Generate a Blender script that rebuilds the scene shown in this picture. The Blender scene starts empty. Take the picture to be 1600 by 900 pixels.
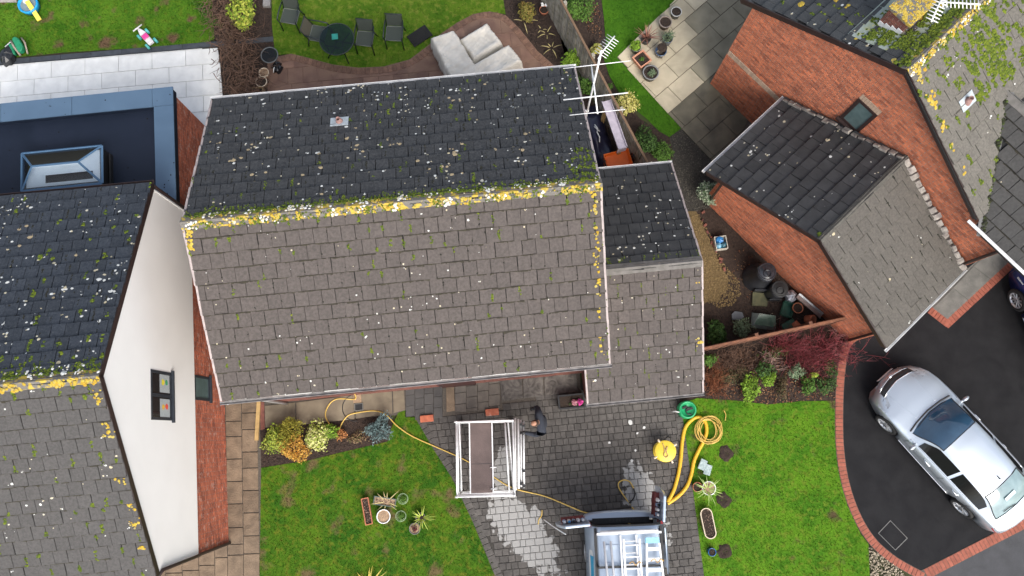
import bpy, math, random
import numpy as np
from mathutils import Vector, Matrix, Euler
random.seed(7); RNG = np.random.default_rng(7)
R = math.radians
scn = bpy.context.scene
C = scn.collection
# ------------------------------------------------------------------ camera, sky, sun, exposure
CAM_H, CAM_F, CAM_T = 22.0, 1245.0, 0.183
cd = bpy.data.cameras.new('camera'); cam = bpy.data.objects.new('camera', cd); C.objects.link(cam)
cam.location = (0, 0, CAM_H); cam.rotation_euler = (CAM_T, 0, 0)
cd.sensor_width = 36.0; cd.lens = CAM_F / 1600 * 36.0; cd.clip_end = 500
scn.camera = cam
SUN = Vector((0.32, -0.66, 0.74)).normalized()
wd = bpy.data.worlds.new('World'); scn.world = wd; wd.use_nodes = True
nt = wd.node_tree
sky = nt.nodes.new('ShaderNodeTexSky'); sky.sky_type = 'NISHITA'; sky.sun_disc = False
sky.sun_elevation = math.asin(SUN.z); sky.sun_rotation = math.atan2(SUN.x, SUN.y)
sky.air_density = 1.0; sky.dust_density = 4.0; sky.ozone_density = 1.0
bg = nt.nodes['Background']; hsv = nt.nodes.new('ShaderNodeHueSaturation'); hsv.inputs['Saturation'].default_value = .58   # thin overcast: whiter than clear blue
nt.links.new(sky.outputs[0], hsv.inputs['Color']); nt.links.new(hsv.outputs[0], bg.inputs[0]); bg.inputs[1].default_value = 0.15
sl = bpy.data.lights.new('sun', 'SUN'); sl.energy = 1.5; sl.angle = R(40); sl.color = (1.0, 0.96, 0.9)
so = bpy.data.objects.new('sun', sl); C.objects.link(so)
so.rotation_euler = (-SUN).to_track_quat('-Z', 'Y').to_euler()
so.location = SUN * 60
scn.view_settings.view_transform = 'Standard'; scn.view_settings.look = 'None'
scn.view_settings.exposure = 0.88; scn.view_settings.gamma = 1.0
# ------------------------------------------------------------------ helpers
def G(px, py, z=0.0):
    """where the sight line of a photo pixel meets the height z (metres)"""
    u = (px - 800) / CAM_F; v = (450 - py) / CAM_F
    ct, st = math.cos(CAM_T), math.sin(CAM_T)
    d = (u, v * ct + st, v * st - ct); s = (z - CAM_H) / d[2]
    return Vector((d[0] * s, d[1] * s, z))
def PX(pts, z=0.0): return [G(x, y, z) for x, y in pts]

class MB:
    def __init__(s): s.v = []; s.f = []; s.m = []
    def add(s, vs, fs, m=0, mat=None):
        b = len(s.v)
        s.v += [tuple(mat @ Vector(p)) if mat is not None else tuple(p) for p in vs]
        s.f += [tuple(i + b for i in f) for f in fs]; s.m += [m] * len(fs); return s
    def box(s, x0, x1, y0, y1, z0, z1, m=0, mat=None):
        return s.add([(x0,y0,z0),(x1,y0,z0),(x1,y1,z0),(x0,y1,z0),(x0,y0,z1),(x1,y0,z1),(x1,y1,z1),(x0,y1,z1)],
                     [(3,2,1,0),(4,5,6,7),(0,1,5,4),(1,2,6,5),(2,3,7,6),(3,0,4,7)], m, mat)
    def prism(s, poly, z0, z1, m=0, mat=None):
        n = len(poly)
        a = sum(poly[i][0]*poly[(i+1)%n][1]-poly[(i+1)%n][0]*poly[i][1] for i in range(n))
        if a < 0: poly = poly[::-1]
        vs = [(p[0],p[1],z0) for p in poly] + [(p[0],p[1],z1) for p in poly]
        fs = [tuple(range(n,2*n)), tuple(range(n-1,-1,-1))] + [(i,(i+1)%n,n+(i+1)%n,n+i) for i in range(n)]
        return s.add(vs, fs, m, mat)
    def tube(s, pts, r, n=6, m=0, mat=None, cap=True, closed=False):
        pts = [Vector(p) for p in pts]; N = len(pts); rr = r if isinstance(r, (list, tuple)) else [r]*N
        vs = []; prev = None
        for i, p in enumerate(pts):
            if closed: t = pts[(i+1)%N] - pts[i-1]
            else: t = pts[min(i+1,N-1)] - pts[max(i-1,0)]
            t = t.normalized() if t.length > 1e-9 else Vector((0,0,1))
            if prev is None:
                a = Vector((0,0,1)) if abs(t.z) < .9 else Vector((1,0,0)); x = t.cross(a).normalized()
            else:
                x = prev - t*prev.dot(t); x = x.normalized() if x.length > 1e-6 else t.orthogonal().normalized()
            prev = x; y = t.cross(x)
            vs += [p + (x*math.cos(2*math.pi*k/n) + y*math.sin(2*math.pi*k/n))*rr[i] for k in range(n)]
        fs = []
        for i in range(N if closed else N-1):
            j = (i+1) % N
            for k in range(n): fs.append((i*n+k, i*n+(k+1)%n, j*n+(k+1)%n, j*n+k))
        if cap and not closed: fs += [tuple(range(n-1,-1,-1)), tuple((N-1)*n+k for k in range(n))]
        return s.add(vs, fs, m, mat)
    def lathe(s, prof, n=20, c=(0,0,0), m=0, mat=None, sx=1, sy=1):
        vs = []; fs = []; P = len(prof)
        for k in range(n):
            a = 2*math.pi*k/n
            vs += [(c[0]+r*math.cos(a)*sx, c[1]+r*math.sin(a)*sy, c[2]+z) for r, z in prof]
        for k in range(n):
            j = (k+1) % n
            for i in range(P-1):
                fs.append((k*P+i, j*P+i, j*P+i+1, k*P+i+1))
        return s.add(vs, fs, m, mat)
    def quad(s, a, b, c, d, m=0): return s.add([a,b,c,d], [(0,1,2,3)], m)
    def build(s, name, mat, parent=None, smooth=False, kind=None, loc=None):
        me = bpy.data.meshes.new(name)
        me.from_pydata([tuple(p) for p in s.v], [], s.f)
        mats = mat if isinstance(mat, (list, tuple)) else [mat]
        for q in mats: me.materials.append(q)
        if len(mats) > 1: me.polygons.foreach_set('material_index', s.m)
        if smooth: me.shade_smooth()
        me.update()
        return link(name, me, parent, kind, loc)
def link(name, me, parent=None, kind=None, loc=None):
    o = bpy.data.objects.new(name, me); C.objects.link(o)
    if parent is not None: o.parent = parent
    if kind: o['kind'] = kind
    if loc is not None: o.location = loc
    return o
def tag(o, label, cat, group=None):
    o['label'] = label; o['category'] = cat
    if group: o['group'] = group
    return o
def thing(name, label, cat, loc=(0,0,0), rotz=0.0, group=None):
    o = bpy.data.objects.new(name, None); C.objects.link(o); o.location = loc; o.rotation_euler = (0,0,rotz)
    o.empty_display_size = .2
    return tag(o, label, cat, group)
def copy_tree(o, parent=None):
    c = o.copy(); C.objects.link(c); c.parent = parent
    for ch in list(o.children): copy_tree(ch, c)
    return c
def bevel(o, w=.01, seg=2):
    b = o.modifiers.new('bevel', 'BEVEL'); b.width = w; b.segments = seg; b.limit_method = 'ANGLE'; b.angle_limit = R(40)
    o.data.shade_smooth(); o.modifiers.new('wn', 'WEIGHTED_NORMAL'); return o
def rotm(loc, rz=0, rx=0, ry=0): return Matrix.Translation(loc) @ Euler((rx, ry, rz)).to_matrix().to_4x4()
def inpoly(x, y, P):
    c = False; n = len(P)
    for i in range(n):
        a, b = P[i], P[i-1]
        if (a[1] > y) != (b[1] > y) and x < (b[0]-a[0])*(y-a[1])/(b[1]-a[1])+a[0]: c = not c
    return c
def catmull(pts, n=8, closed=False):
    P = [Vector(p) for p in pts]; N = len(P); out = []
    for i in range(N if closed else N-1):
        g = lambda k: P[k % N] if closed else P[max(0, min(N-1, k))]
        a, b, c, d = g(i-1), g(i), g(i+1), g(i+2)
        for k in range(n):
            t = k/n
            out.append(.5*((2*b)+(c-a)*t+(2*a-5*b+4*c-d)*t*t+(3*b-a-3*c+d)*t**3))
    if not closed: out.append(P[-1])
    return out
# ------------------------------------------------------------------ materials
MATS = {}
def M(name, c1, c2=None, scale=6, detail=5, rough=.8, bump=0, bscale=60, rand=0., metal=0, spec=.5, coat=0, ramp=None, dist=.3, speck=None, trans=0, lo=.35, hi=.65):
    """procedural material: c1-c2 noise mottling, per-object/per-island brightness jitter or colour ramp, fine speckle, bump"""
    if name in MATS: return MATS[name]
    m = bpy.data.materials.new(name); m.use_nodes = True; n = m.node_tree.nodes; l = m.node_tree.links
    b = n['Principled BSDF']; b.inputs['Roughness'].default_value = rough; b.inputs['Metallic'].default_value = metal
    b.inputs['Specular IOR Level'].default_value = spec; b.inputs['Coat Weight'].default_value = coat
    if trans: b.inputs['Transmission Weight'].default_value = trans
    geo = n.new('ShaderNodeNewGeometry'); pos = geo.outputs['Position']
    if c2 is None: c2 = tuple(x*.78 for x in c1)
    nz = n.new('ShaderNodeTexNoise'); nz.inputs['Scale'].default_value = scale; nz.inputs['Detail'].default_value = detail
    nz.inputs['Distortion'].default_value = dist; l.new(pos, nz.inputs['Vector'])
    mr = n.new('ShaderNodeMapRange'); mr.inputs[1].default_value = lo; mr.inputs[2].default_value = hi; l.new(nz.outputs[0], mr.inputs[0])
    mx = n.new('ShaderNodeMix'); mx.data_type = 'RGBA'; l.new(mr.outputs[0], mx.inputs[0])
    mx.inputs[6].default_value = (*c1, 1); mx.inputs[7].default_value = (*c2, 1)
    col = mx.outputs[2]
    if rand or ramp:
        oi = n.new('ShaderNodeObjectInfo')
        ad = n.new('ShaderNodeMath'); l.new(oi.outputs['Random'], ad.inputs[0]); l.new(geo.outputs['Random Per Island'], ad.inputs[1])
        fr = n.new('ShaderNodeMath'); fr.operation = 'FRACT'; l.new(ad.outputs[0], fr.inputs[0]); rnd = fr.outputs[0]
    if ramp:
        cr = n.new('ShaderNodeValToRGB'); el = cr.color_ramp.elements
        while len(el) < len(ramp): el.new(.5)
        for i, (p, c) in enumerate(ramp): el[i].position = p; el[i].color = (*c, 1)
        l.new(rnd, cr.inputs[0])
        mm = n.new('ShaderNodeMix'); mm.data_type = 'RGBA'; mm.blend_type = 'MULTIPLY'; mm.inputs[0].default_value = 1
        l.new(cr.outputs[0], mm.inputs[6]); l.new(col, mm.inputs[7]); col = mm.outputs[2]
    if rand:
        rr = n.new('ShaderNodeMapRange'); rr.inputs[3].default_value = 1-rand; rr.inputs[4].default_value = 1+rand; l.new(rnd, rr.inputs[0])
        hs = n.new('ShaderNodeHueSaturation'); l.new(rr.outputs[0], hs.inputs['Value']); l.new(col, hs.inputs['Color']); col = hs.outputs[0]
    if speck:
        sc, amt, thr, scol = speck
        s2 = n.new('ShaderNodeTexNoise'); s2.inputs['Scale'].default_value = sc; s2.inputs['Detail'].default_value = 2; l.new(pos, s2.inputs['Vector'])
        r2 = n.new('ShaderNodeMapRange'); r2.inputs[1].default_value = thr; r2.inputs[2].default_value = thr+.08; r2.inputs[4].default_value = amt; l.new(s2.outputs[0], r2.inputs[0])
        m2 = n.new('ShaderNodeMix'); m2.data_type = 'RGBA'; l.new(r2.outputs[0], m2.inputs[0]); l.new(col, m2.inputs[6]); m2.inputs[7].default_value = (*scol, 1); col = m2.outputs[2]
    l.new(col, b.inputs['Base Color'])
    if bump:
        bn = n.new('ShaderNodeTexNoise'); bn.inputs['Scale'].default_value = bscale; bn.inputs['Detail'].default_value = 4; l.new(pos, bn.inputs['Vector'])
        bp = n.new('ShaderNodeBump'); bp.inputs['Strength'].default_value = min(1, bump); bp.inputs['Distance'].default_value = .02; l.new(bn.outputs[0], bp.inputs['Height']); l.new(bp.outputs[0], b.inputs['Normal'])
    MATS[name] = m; return m
def thin_glass(name, tint, gloss=.12, rough=.03):
    """a clear pane: tinted pass-through plus a mirror sheen"""
    if name in MATS: return MATS[name]
    m = bpy.data.materials.new(name); m.use_nodes = True; n = m.node_tree.nodes; l = m.node_tree.links; n.remove(n['Principled BSDF'])
    t = n.new('ShaderNodeBsdfTransparent'); t.inputs[0].default_value = (*tint, 1); g = n.new('ShaderNodeBsdfGlossy'); g.inputs['Roughness'].default_value = rough
    f = n.new('ShaderNodeFresnel'); f.inputs[0].default_value = 1.5; a = n.new('ShaderNodeMath'); a.inputs[1].default_value = gloss; l.new(f.outputs[0], a.inputs[0])
    x = n.new('ShaderNodeMixShader'); l.new(a.outputs[0], x.inputs[0]); l.new(t.outputs[0], x.inputs[1]); l.new(g.outputs[0], x.inputs[2]); l.new(x.outputs[0], n['Material Output'].inputs[0])
    MATS[name] = m; return m
W1 = (1, 1, 1)
mt_front = M('weathered_tile', (.096,.081,.073), (.064,.054,.049), 18, 9, rough=.85, bump=.5, bscale=90, rand=.06, speck=(45,.55,.61,(.045,.04,.04)))
mt_back = M('algae_dark_tile', (.019,.020,.0225), (.042,.043,.045), 20, 9, rough=.62, bump=.6, bscale=70, rand=.16, speck=(38,.4,.60,(.10,.10,.105)))
mt_left = M('slate_grey_tile', (.076,.072,.069), (.052,.049,.047), 20, 9, rough=.75, bump=.5, bscale=90, rand=.06, speck=(45,.5,.62,(.03,.03,.03)))
mt_leftb = M('blue_black_tile', (.016,.021,.030), (.036,.042,.053), 20, 9, rough=.5, bump=.6, bscale=70, rand=.18, speck=(38,.4,.62,(.12,.125,.13)))
mt_right = M('pale_grey_tile', (.138,.128,.110), (.096,.089,.077), 20, 9, rough=.85, bump=.5, bscale=90, rand=.06, speck=(45,.4,.62,(.08,.08,.07)))
mt_gar = M('garage_grey_tile', (.098,.089,.077), (.066,.061,.053), 20, 9, rough=.85, bump=.5, bscale=90, rand=.06, speck=(45,.5,.62,(.05,.05,.05)))
m_deck = M('roof_underlay', (.018,.018,.018), rough=.95)
m_ridge = M('lichened_ridge_tile', (.15,.14,.125), (.46,.33,.05), 7, 8, rough=.9, bump=.8, bscale=60, lo=.50, hi=.58)
m_ridge_grey = M('grey_ridge_tile', (.16,.15,.14), (.11,.105,.095), 6, 8, rough=.9, bump=.6, bscale=60)
m_lichen = M('white_lichen', (.72,.72,.70), (.55,.55,.52), 60, rough=.95, bump=.4, ramp=[(0,(.95,.95,.93)),(.55,(.9,.92,.92)),(.7,(.72,.62,.42)),(1,(.85,.78,.6))])
m_ylichen = M('yellow_lichen', (.56,.40,.03), (.38,.30,.07), 40, rough=.95, bump=.8, bscale=120, ramp=[(0,(.85,.7,.4)),(.6,(1,1,1)),(.8,(.95,1,1.4)),(1,(.8,.9,2.5))])
m_moss = M('green_moss', (.135,.19,.012), (.075,.11,.010), 30, rough=1, bump=1, bscale=150, ramp=[(0,(.5,.6,.5)),(.5,(1,1,1)),(1,(1.5,1.35,1.0))])
m_verge = M('pinkish_verge_trim', (.40,.335,.32), (.28,.24,.23), 8, rough=.7)
m_ggut = M('weathered_grey_gutter', (.26,.245,.24), (.15,.14,.135), 6, rough=.6)
m_gutter = M('white_upvc', (.72,.72,.72), (.60,.60,.60), 5, rough=.4)
m_brown = M('dark_brown_upvc', (.035,.020,.018), (.028,.016,.015), 5, rough=.45)
BR = [(0,(.62,.60,.62)),(.25,(.85,.84,.84)),(.6,(1,1,1)),(.85,(1.12,1.08,1.0)),(1,(1.3,1.2,1.1))]
m_brick = M('red_brick', (.44,.135,.075), (.32,.090,.052), 9, rough=.9, bump=.4, bscale=80, ramp=BR, speck=(7,.38,.60,(.56,.42,.36)))
m_brick_o = M('orange_red_brick', (.52,.185,.100), (.40,.130,.070), 9, rough=.9, bump=.4, bscale=80, ramp=BR)
m_brick_d = M('brown_red_brick', (.20,.075,.055), (.13,.05,.04), 9, rough=.9, bump=.4, bscale=80, ramp=BR)
m_mortar = M('mortar', (.36,.28,.23), (.26,.19,.16), 12, rough=.95)
m_buff = M('buff_brick', (.52,.38,.27), (.42,.30,.22), 14, rough=.9, rand=.15)
m_render = M('white_render', (.86,.845,.82), (.83,.815,.79), 1.2, rough=.9, bump=.15, bscale=200)
m_anth = M('anthracite_frame', (.030,.036,.046), (.024,.028,.036), 5, rough=.4)
m_glass = M('dark_window_glass', (.015,.018,.02), rough=.05, spec=.8)
m_frost = M('frosted_glass', (.10,.15,.15), (.07,.11,.11), 6, rough=.3, spec=.6)
m_soil = M('dark_soil', (.045,.028,.020), (.022,.014,.011), 14, 8, rough=1, bump=1, bscale=40, speck=(60,.6,.66,(.15,.10,.07)))
m_grey_steel = M('galvanised_steel', (.48,.49,.50), (.38,.39,.40), 8, rough=.35, metal=.85)
m_alu = M('aluminium', (.82,.82,.82), (.70,.70,.70), 9, rough=.45, metal=.25)
m_black = M('black_plastic', (.014,.014,.015), (.02,.02,.021), 10, rough=.45)
m_rubber = M('black_rubber', (.012,.012,.012), rough=.8)
m_terra = M('terracotta', (.46,.17,.09), (.36,.13,.07), 12, rough=.85, bump=.2, bscale=60)
m_cream = M('cream_pot', (.68,.58,.45), (.58,.47,.34), 14, rough=.7)
m_white = M('white_plastic', (.78,.78,.77), (.70,.70,.69), 9, rough=.4)
m_wood = M('weathered_fence_wood', (.37,.345,.285), (.24,.22,.18), 5, 8, rough=.95, bump=.6, bscale=50, rand=.22, speck=(6,.5,.55,(.13,.13,.06)))
m_woodbr = M('brown_fence_wood', (.20,.085,.045), (.11,.048,.03), 5, 8, rough=.9, bump=.5, bscale=50, rand=.18)
m_timber = M('new_timber', (.48,.32,.13), (.38,.25,.10), 10, rough=.8)
m_chrome0 = M('polished_steel', (.6,.6,.6), rough=.2, metal=.9)
# ------------------------------------------------------------------ geometry helpers for setting and buildings
def proj(P):
    ct, st = math.cos(CAM_T), math.sin(CAM_T)
    d = Vector(P) - Vector((0, 0, CAM_H)); z = d.y*st - d.z*ct
    return (800 + CAM_F*d.x/z, 450 - CAM_F*(d.y*ct + d.z*st)/z)
def hit(px, py, o, n):
    """sight line of a pixel cut with the plane through o with normal n"""
    a = Vector((0, 0, CAM_H)); b = G(px, py, 0); d = b - a
    return a + d*((Vector(o)-a).dot(n)/d.dot(n))
def sheet(name, poly, z, mat, kind='structure'):
    me = bpy.data.meshes.new(name)
    a = sum(poly[i][0]*poly[(i+1)%len(poly)][1]-poly[(i+1)%len(poly)][0]*poly[i][1] for i in range(len(poly)))
    if a < 0: poly = poly[::-1]
    me.from_pydata([(p[0], p[1], z) for p in poly], [], [tuple(range(len(poly)))])
    me.materials.append(mat); me.update()
    return link(name, me, None, kind)
def blockmesh(name, w, d, h, mat, b=.008):
    """a block with eased top edges, its top at z=0, centred"""
    mb = MB(); x, y = w/2, d/2
    vs = [(-x,-y,-h),(x,-y,-h),(x,y,-h),(-x,y,-h),(-x,-y,-b),(x,-y,-b),(x,y,-b),(-x,y,-b),(-x+b,-y+b,0),(x-b,-y+b,0),(x-b,y-b,0),(-x+b,y-b,0)]
    fs = [(8,9,10,11)] + [(i,(i+1)%4,4+(i+1)%4,4+i) for i in range(4)] + [(4+i,4+(i+1)%4,8+(i+1)%4,8+i) for i in range(4)]
    mb.add(vs, fs); me = bpy.data.meshes.new(name); me.from_pydata([tuple(p) for p in mb.v], [], mb.f); me.materials.append(mat); me.update(); return me
def put(name, me, parent, loc, rz=0, sc=(1,1,1), rx=0, ry=0):
    o = bpy.data.objects.new(name, me); C.objects.link(o); o.parent = parent
    o.location = loc; o.rotation_euler = (rx, ry, rz); o.scale = sc; return o
def slab_poly(name, poly, ztop, h, mat, parent, b=.008):
    """a single flagstone cut to a polygon"""
    c = sum((Vector((p[0],p[1],0)) for p in poly), Vector())/len(poly)
    a = sum(poly[i][0]*poly[(i+1)%len(poly)][1]-poly[(i+1)%len(poly)][0]*poly[i][1] for i in range(len(poly)))
    if a < 0: poly = poly[::-1]
    n = len(poly); q = [Vector((p[0],p[1],0)) for p in poly]; ins = [p + (c-p).normalized()*b for p in q]
    vs = [(p.x,p.y,ztop-h) for p in q] + [(p.x,p.y,ztop-b*.6) for p in q] + [(p.x,p.y,ztop) for p in ins]
    fs = [tuple(range(2*n,3*n))] + [(i,(i+1)%n,n+(i+1)%n,n+i) for i in range(n)] + [(n+i,n+(i+1)%n,2*n+(i+1)%n,2*n+i) for i in range(n)]
    return MB().add(vs, fs).build(name, mat, parent)
def clip_half(poly, a, b):
    """keep the part of a polygon left of the line a->b"""
    out = []; n = len(poly)
    side = lambda p: (b[0]-a[0])*(p[1]-a[1]) - (b[1]-a[1])*(p[0]-a[0])
    for i in range(n):
        p, q = poly[i], poly[(i+1)%n]; sp, sq = side(p), side(q)
        if sp >= 0: out.append(p)
        if sp*sq < 0: t = sp/(sp-sq); out.append((p[0]+(q[0]-p[0])*t, p[1]+(q[1]-p[1])*t))
    return out
def clip_convex(poly, clip):
    a = sum(clip[i][0]*clip[(i+1)%len(clip)][1]-clip[(i+1)%len(clip)][0]*clip[i][1] for i in range(len(clip)))
    if a < 0: clip = clip[::-1]
    for i in range(len(clip)):
        poly = clip_half(poly, clip[i], clip[(i+1)%len(clip)])
        if len(poly) < 3: return []
    return poly
def area(P): return abs(sum(P[i][0]*P[(i+1)%len(P)][1]-P[(i+1)%len(P)][0]*P[i][1] for i in range(len(P))))/2
def slab_grid(parent, clip, org, ang, sw, sd, mat, ztop, stagger=.5, gap=.012, name='slab', nx=12, ny=12, hvar=.004):
    """flagstones in courses clipped to a convex outline, each a piece of its own"""
    c, s = math.cos(ang), math.sin(ang); clip = [(p[0], p[1]) for p in clip]
    for j in range(-ny, ny):
        for i in range(-nx, nx):
            x0 = i*sw + (j % 2)*stagger*sw; y0 = j*sd; g = gap/2
            q = [(x0+g,y0+g),(x0+sw-g,y0+g),(x0+sw-g,y0+sd-g),(x0+g,y0+sd-g)]
            q = [(org[0]+c*x-s*y, org[1]+s*x+c*y) for x, y in q]
            q = clip_convex(q, clip)
            if len(q) >= 3 and area(q) > .01: slab_poly(name, q, ztop+random.uniform(-hvar,hvar), .04, mat, parent)

# ---- brick walls: real bricks on a mortar backing
def brickwork(parent, O, U, Nn, outline, mat, holes=(), name='brickwork', proud=.007, skip=()):
    """O origin at ground level of the wall face, U along, Nn outward; outline/holes polygons in (u,z)"""
    mb = MB(); us = [p[0] for p in outline]; zs = [p[1] for p in outline]
    O = Vector(O); U = Vector(U); Nn = Vector(Nn); Z = Vector((0,0,1))
    def spans(P, z):
        xs = []
        for i in range(len(P)):
            a, b = P[i], P[i-1]
            if (a[1] > z) != (b[1] > z): xs.append((b[0]-a[0])*(z-a[1])/(b[1]-a[1])+a[0])
        xs.sort(); return list(zip(xs[::2], xs[1::2]))
    z = min(zs); row = 0
    while z < max(zs)-.02:
        zc = z+.0375
        for a, b in spans(outline, zc):
            seg = [(a, b)]
            for h in holes:
                for p, q in spans(h, zc):
                    seg = [t for x, y in seg for t in ((x, min(y, p)), (max(x, q), y)) if t[1]-t[0] > .02]
            for x, y in seg:
                k = math.floor((x - (row % 2)*.1125)/.225)
                while True:
                    s0 = k*.225 + (row % 2)*.1125; k += 1
                    if s0 > y: break
                    p0, p1 = max(s0, x)+.005, min(s0+.215, y)-.003
                    if p1-p0 < .025: continue
                    pr = proud + random.uniform(-.002,.003); dz = random.uniform(-.0015,.0015)
                    A = O+U*p0+Z*(z+.005+dz); B = O+U*p1+Z*(z+.005+dz); D = Z*.065; N2 = Nn*pr
                    mb.add([A, B, B+D, A+D, A+N2, B+N2, B+D+N2, A+D+N2], [(4,5,6,7),(0,1,5,4),(2,3,7,6),(1,2,6,5),(3,0,4,7)])
        z += .075; row += 1
    return mb.build(name, mat, parent, kind='stuff')

# ---- tiled roofs
class Roof:
    """collects the tiles of a roof; the 300 that show largest become pieces of their own"""
    def __init__(s, house, roof): s.house = house; s.roof = roof; s.t = []; s.fr = []; s.mesh = {}
    def slope(s, O, U, D, width, length, mat, gauge=.318, tw=.28, clip=None, wt=1.0, phase=0.0):
        O = Vector(O); U = Vector(U); D = Vector(D); up = -D; N = U.cross(up).normalized()
        nrow = max(1, round(length/gauge)); g = length/nrow; W = s.house.matrix_world if False else Matrix.Translation(s.house.location) @ Euler(s.house.rotation_euler).to_matrix().to_4x4()
        s.fr.append(dict(O=O, U=U, D=D, N=N, w=width, l=length, g=g, clip=clip, W=W))
        for r in range(nrow):
            off = ((r % 2)*.5 + phase)*tw + .02*math.sin(r*2.1); k = -1
            while True:
                a = k*tw + off - tw*.5; b = a + tw; k += 1
                if a >= width-.02: break
                a = max(a, 0); b = min(b, width)
                if b-a < .05: continue
                cu = (a+b)/2; cs = (r+1)*g
                if clip and not clip(cu, cs-g/2): continue
                P = O + U*cu + D*cs
                Rm = Matrix((U, up, N)).transposed().to_4x4()
                m = Matrix.Translation(P) @ Rm @ Euler((R(random.gauss(0,.8)), R(random.gauss(0,.6)), R(random.gauss(0,.55)))).to_matrix().to_4x4()
                m = m @ Matrix.Translation((random.gauss(0,.003), random.gauss(0,.0045), abs(random.gauss(0,.0015)))) @ Matrix.Diagonal(((b-a)/tw, 1, 1, 1))
                c = [proj(W @ (P + U*x - D*y)) for x, y in ((-tw/2,0),(tw/2,0),(tw/2,g),(-tw/2,g))]
                ins = all(-5 < p[0] < 1605 and -5 < p[1] < 905 for p in c)
                s.t.append((area(c)*wt if ins else 0, m, mat, g, tw))
    def tile_data(s, g, tw):
        x = tw/2-.0042; y1 = g+.07; e = .007
        vs = [(-x,0,.030),(x,0,.030),(x,y1,-.004),(-x,y1,-.004),(-x,.004,.052),(x,.004,.052),(x-e*.4,e,.058),(-x+e*.4,e,.058),(x-e*.4,y1,.014),(-x+e*.4,y1,.014),(x,y1,.008),(-x,y1,.008)]
        fs = [(3,2,1,0),(0,1,5,4),(4,5,6,7),(7,6,8,9),(1,2,10,5),(5,10,8,6),(3,0,4,11),(4,7,9,11)]
        return vs, fs
    def finish(s, limit=300, name='roof_tile'):
        s.t.sort(key=lambda t: -t[0]); rest = {}
        for i, (k, m, mat, g, tw) in enumerate(s.t):
            key = (round(g,4), tw, mat.name)
            if i < limit and k > 0:
                if key not in s.mesh:
                    vs, fs = s.tile_data(g, tw); me = bpy.data.meshes.new(name); me.from_pydata(vs, [], fs); me.materials.append(mat); me.update(); s.mesh[key] = me
                o = bpy.data.objects.new(name, s.mesh[key]); C.objects.link(o); o.parent = s.roof; o.matrix_basis = m
            else:
                vs, fs = s.tile_data(g, tw); rest.setdefault(mat.name, (mat, MB()))[1].add(vs, fs, 0, m)
        if rest:
            mats = [a for a, b in rest.values()]; big = MB()
            for i, (a, b) in enumerate(rest.values()): big.add(b.v, b.f, i)
            big.build('further_roof_tiles', mats, s.roof, kind='stuff')
    # growth and dark edge strips on the tiles ------------------------------------------------------------
    def surf(s, f, u, q):
        g = f['g']; r = math.floor(q/g); fr = (r+1)-q/g
        return f['O'] + f['U']*u + f['D']*q + f['N']*(.057 - .044*fr*g/(g+.07) + .001)
    def dome(s, mb, P, U, D, N, r, h, n=7, el=1.0, ang=None):
        a0 = random.random()*6.28 if ang is None else ang
        ca, sa = math.cos(a0), math.sin(a0); X = U*ca + D*sa; Y = D*ca - U*sa
        ring = []; mid = []
        for k in range(n):
            a = 2*math.pi*k/n; q = r*random.uniform(.75,1.2)
            d = X*(math.cos(a)*q*el) + Y*(math.sin(a)*q); ring.append(P+d); mid.append(P+d*.6+N*h*random.uniform(.7,1))
        mb.add(ring+mid+[P+N*h], [(k,(k+1)%n,n+(k+1)%n,n+k) for k in range(n)] + [(n+k,n+(k+1)%n,2*n) for k in range(n)])
    def lichen(s, fi, n, rng=(.012,.035), bias=None, mat=None, name='lichen', h=.004):
        f = s.fr[fi]; mb = MB(); cl = [(random.uniform(.03, f['w']-.03), random.uniform(.02, f['l']-.02)) for _ in range(max(3, n//7))]
        for _ in range(n):
            u = random.uniform(.03, f['w']-.03); q = random.uniform(.02, f['l']-.02)
            if random.random() < .6: c_ = random.choice(cl); u = c_[0]+random.gauss(0,.22); q = c_[1]+random.gauss(0,.16)
            if bias: u, q = bias(f)
            if not (0 < u < f['w'] and 0 < q < f['l']): continue
            if f['clip'] and not f['clip'](u, q): continue
            r = random.uniform(*rng) * (1.5 if random.random() < .12 else 1)
            s.dome(mb, s.surf(f, u, q), f['U'], f['D'], f['N'], r, h, 8)
            if random.random() < .35:
                s.dome(mb, s.surf(f, u, q)+f['U']*r*random.uniform(-2,2)+f['D']*r*random.uniform(-1,1), f['U'], f['D'], f['N'], r*.6, h, 7)
        if mb.v: mb.build(name, mat or m_lichen, s.roof, smooth=True, kind='stuff')
    def moss(s, fi, spots, size=.03, mat=None, name='moss'):
        """spots: (u, q, length down the joint, amount)"""
        f = s.fr[fi]; mb = MB()
        for u, q, ln, am in spots:
            for _ in range(am):
                uu = u + random.gauss(0, size*.45); qq = q + random.uniform(-.5,.5)*ln
                if not (0 < uu < f['w'] and 0 < qq < f['l']): continue
                if f['clip'] and not f['clip'](uu, qq): continue
                s.dome(mb, s.surf(f, uu, qq), f['U'], f['D'], f['N'], size*random.uniform(.35,.8), size*random.uniform(.25,.6), 6, 1.3)
        if mb.v: mb.build(name, mat or m_moss, s.roof, smooth=True, kind='stuff')
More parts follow.
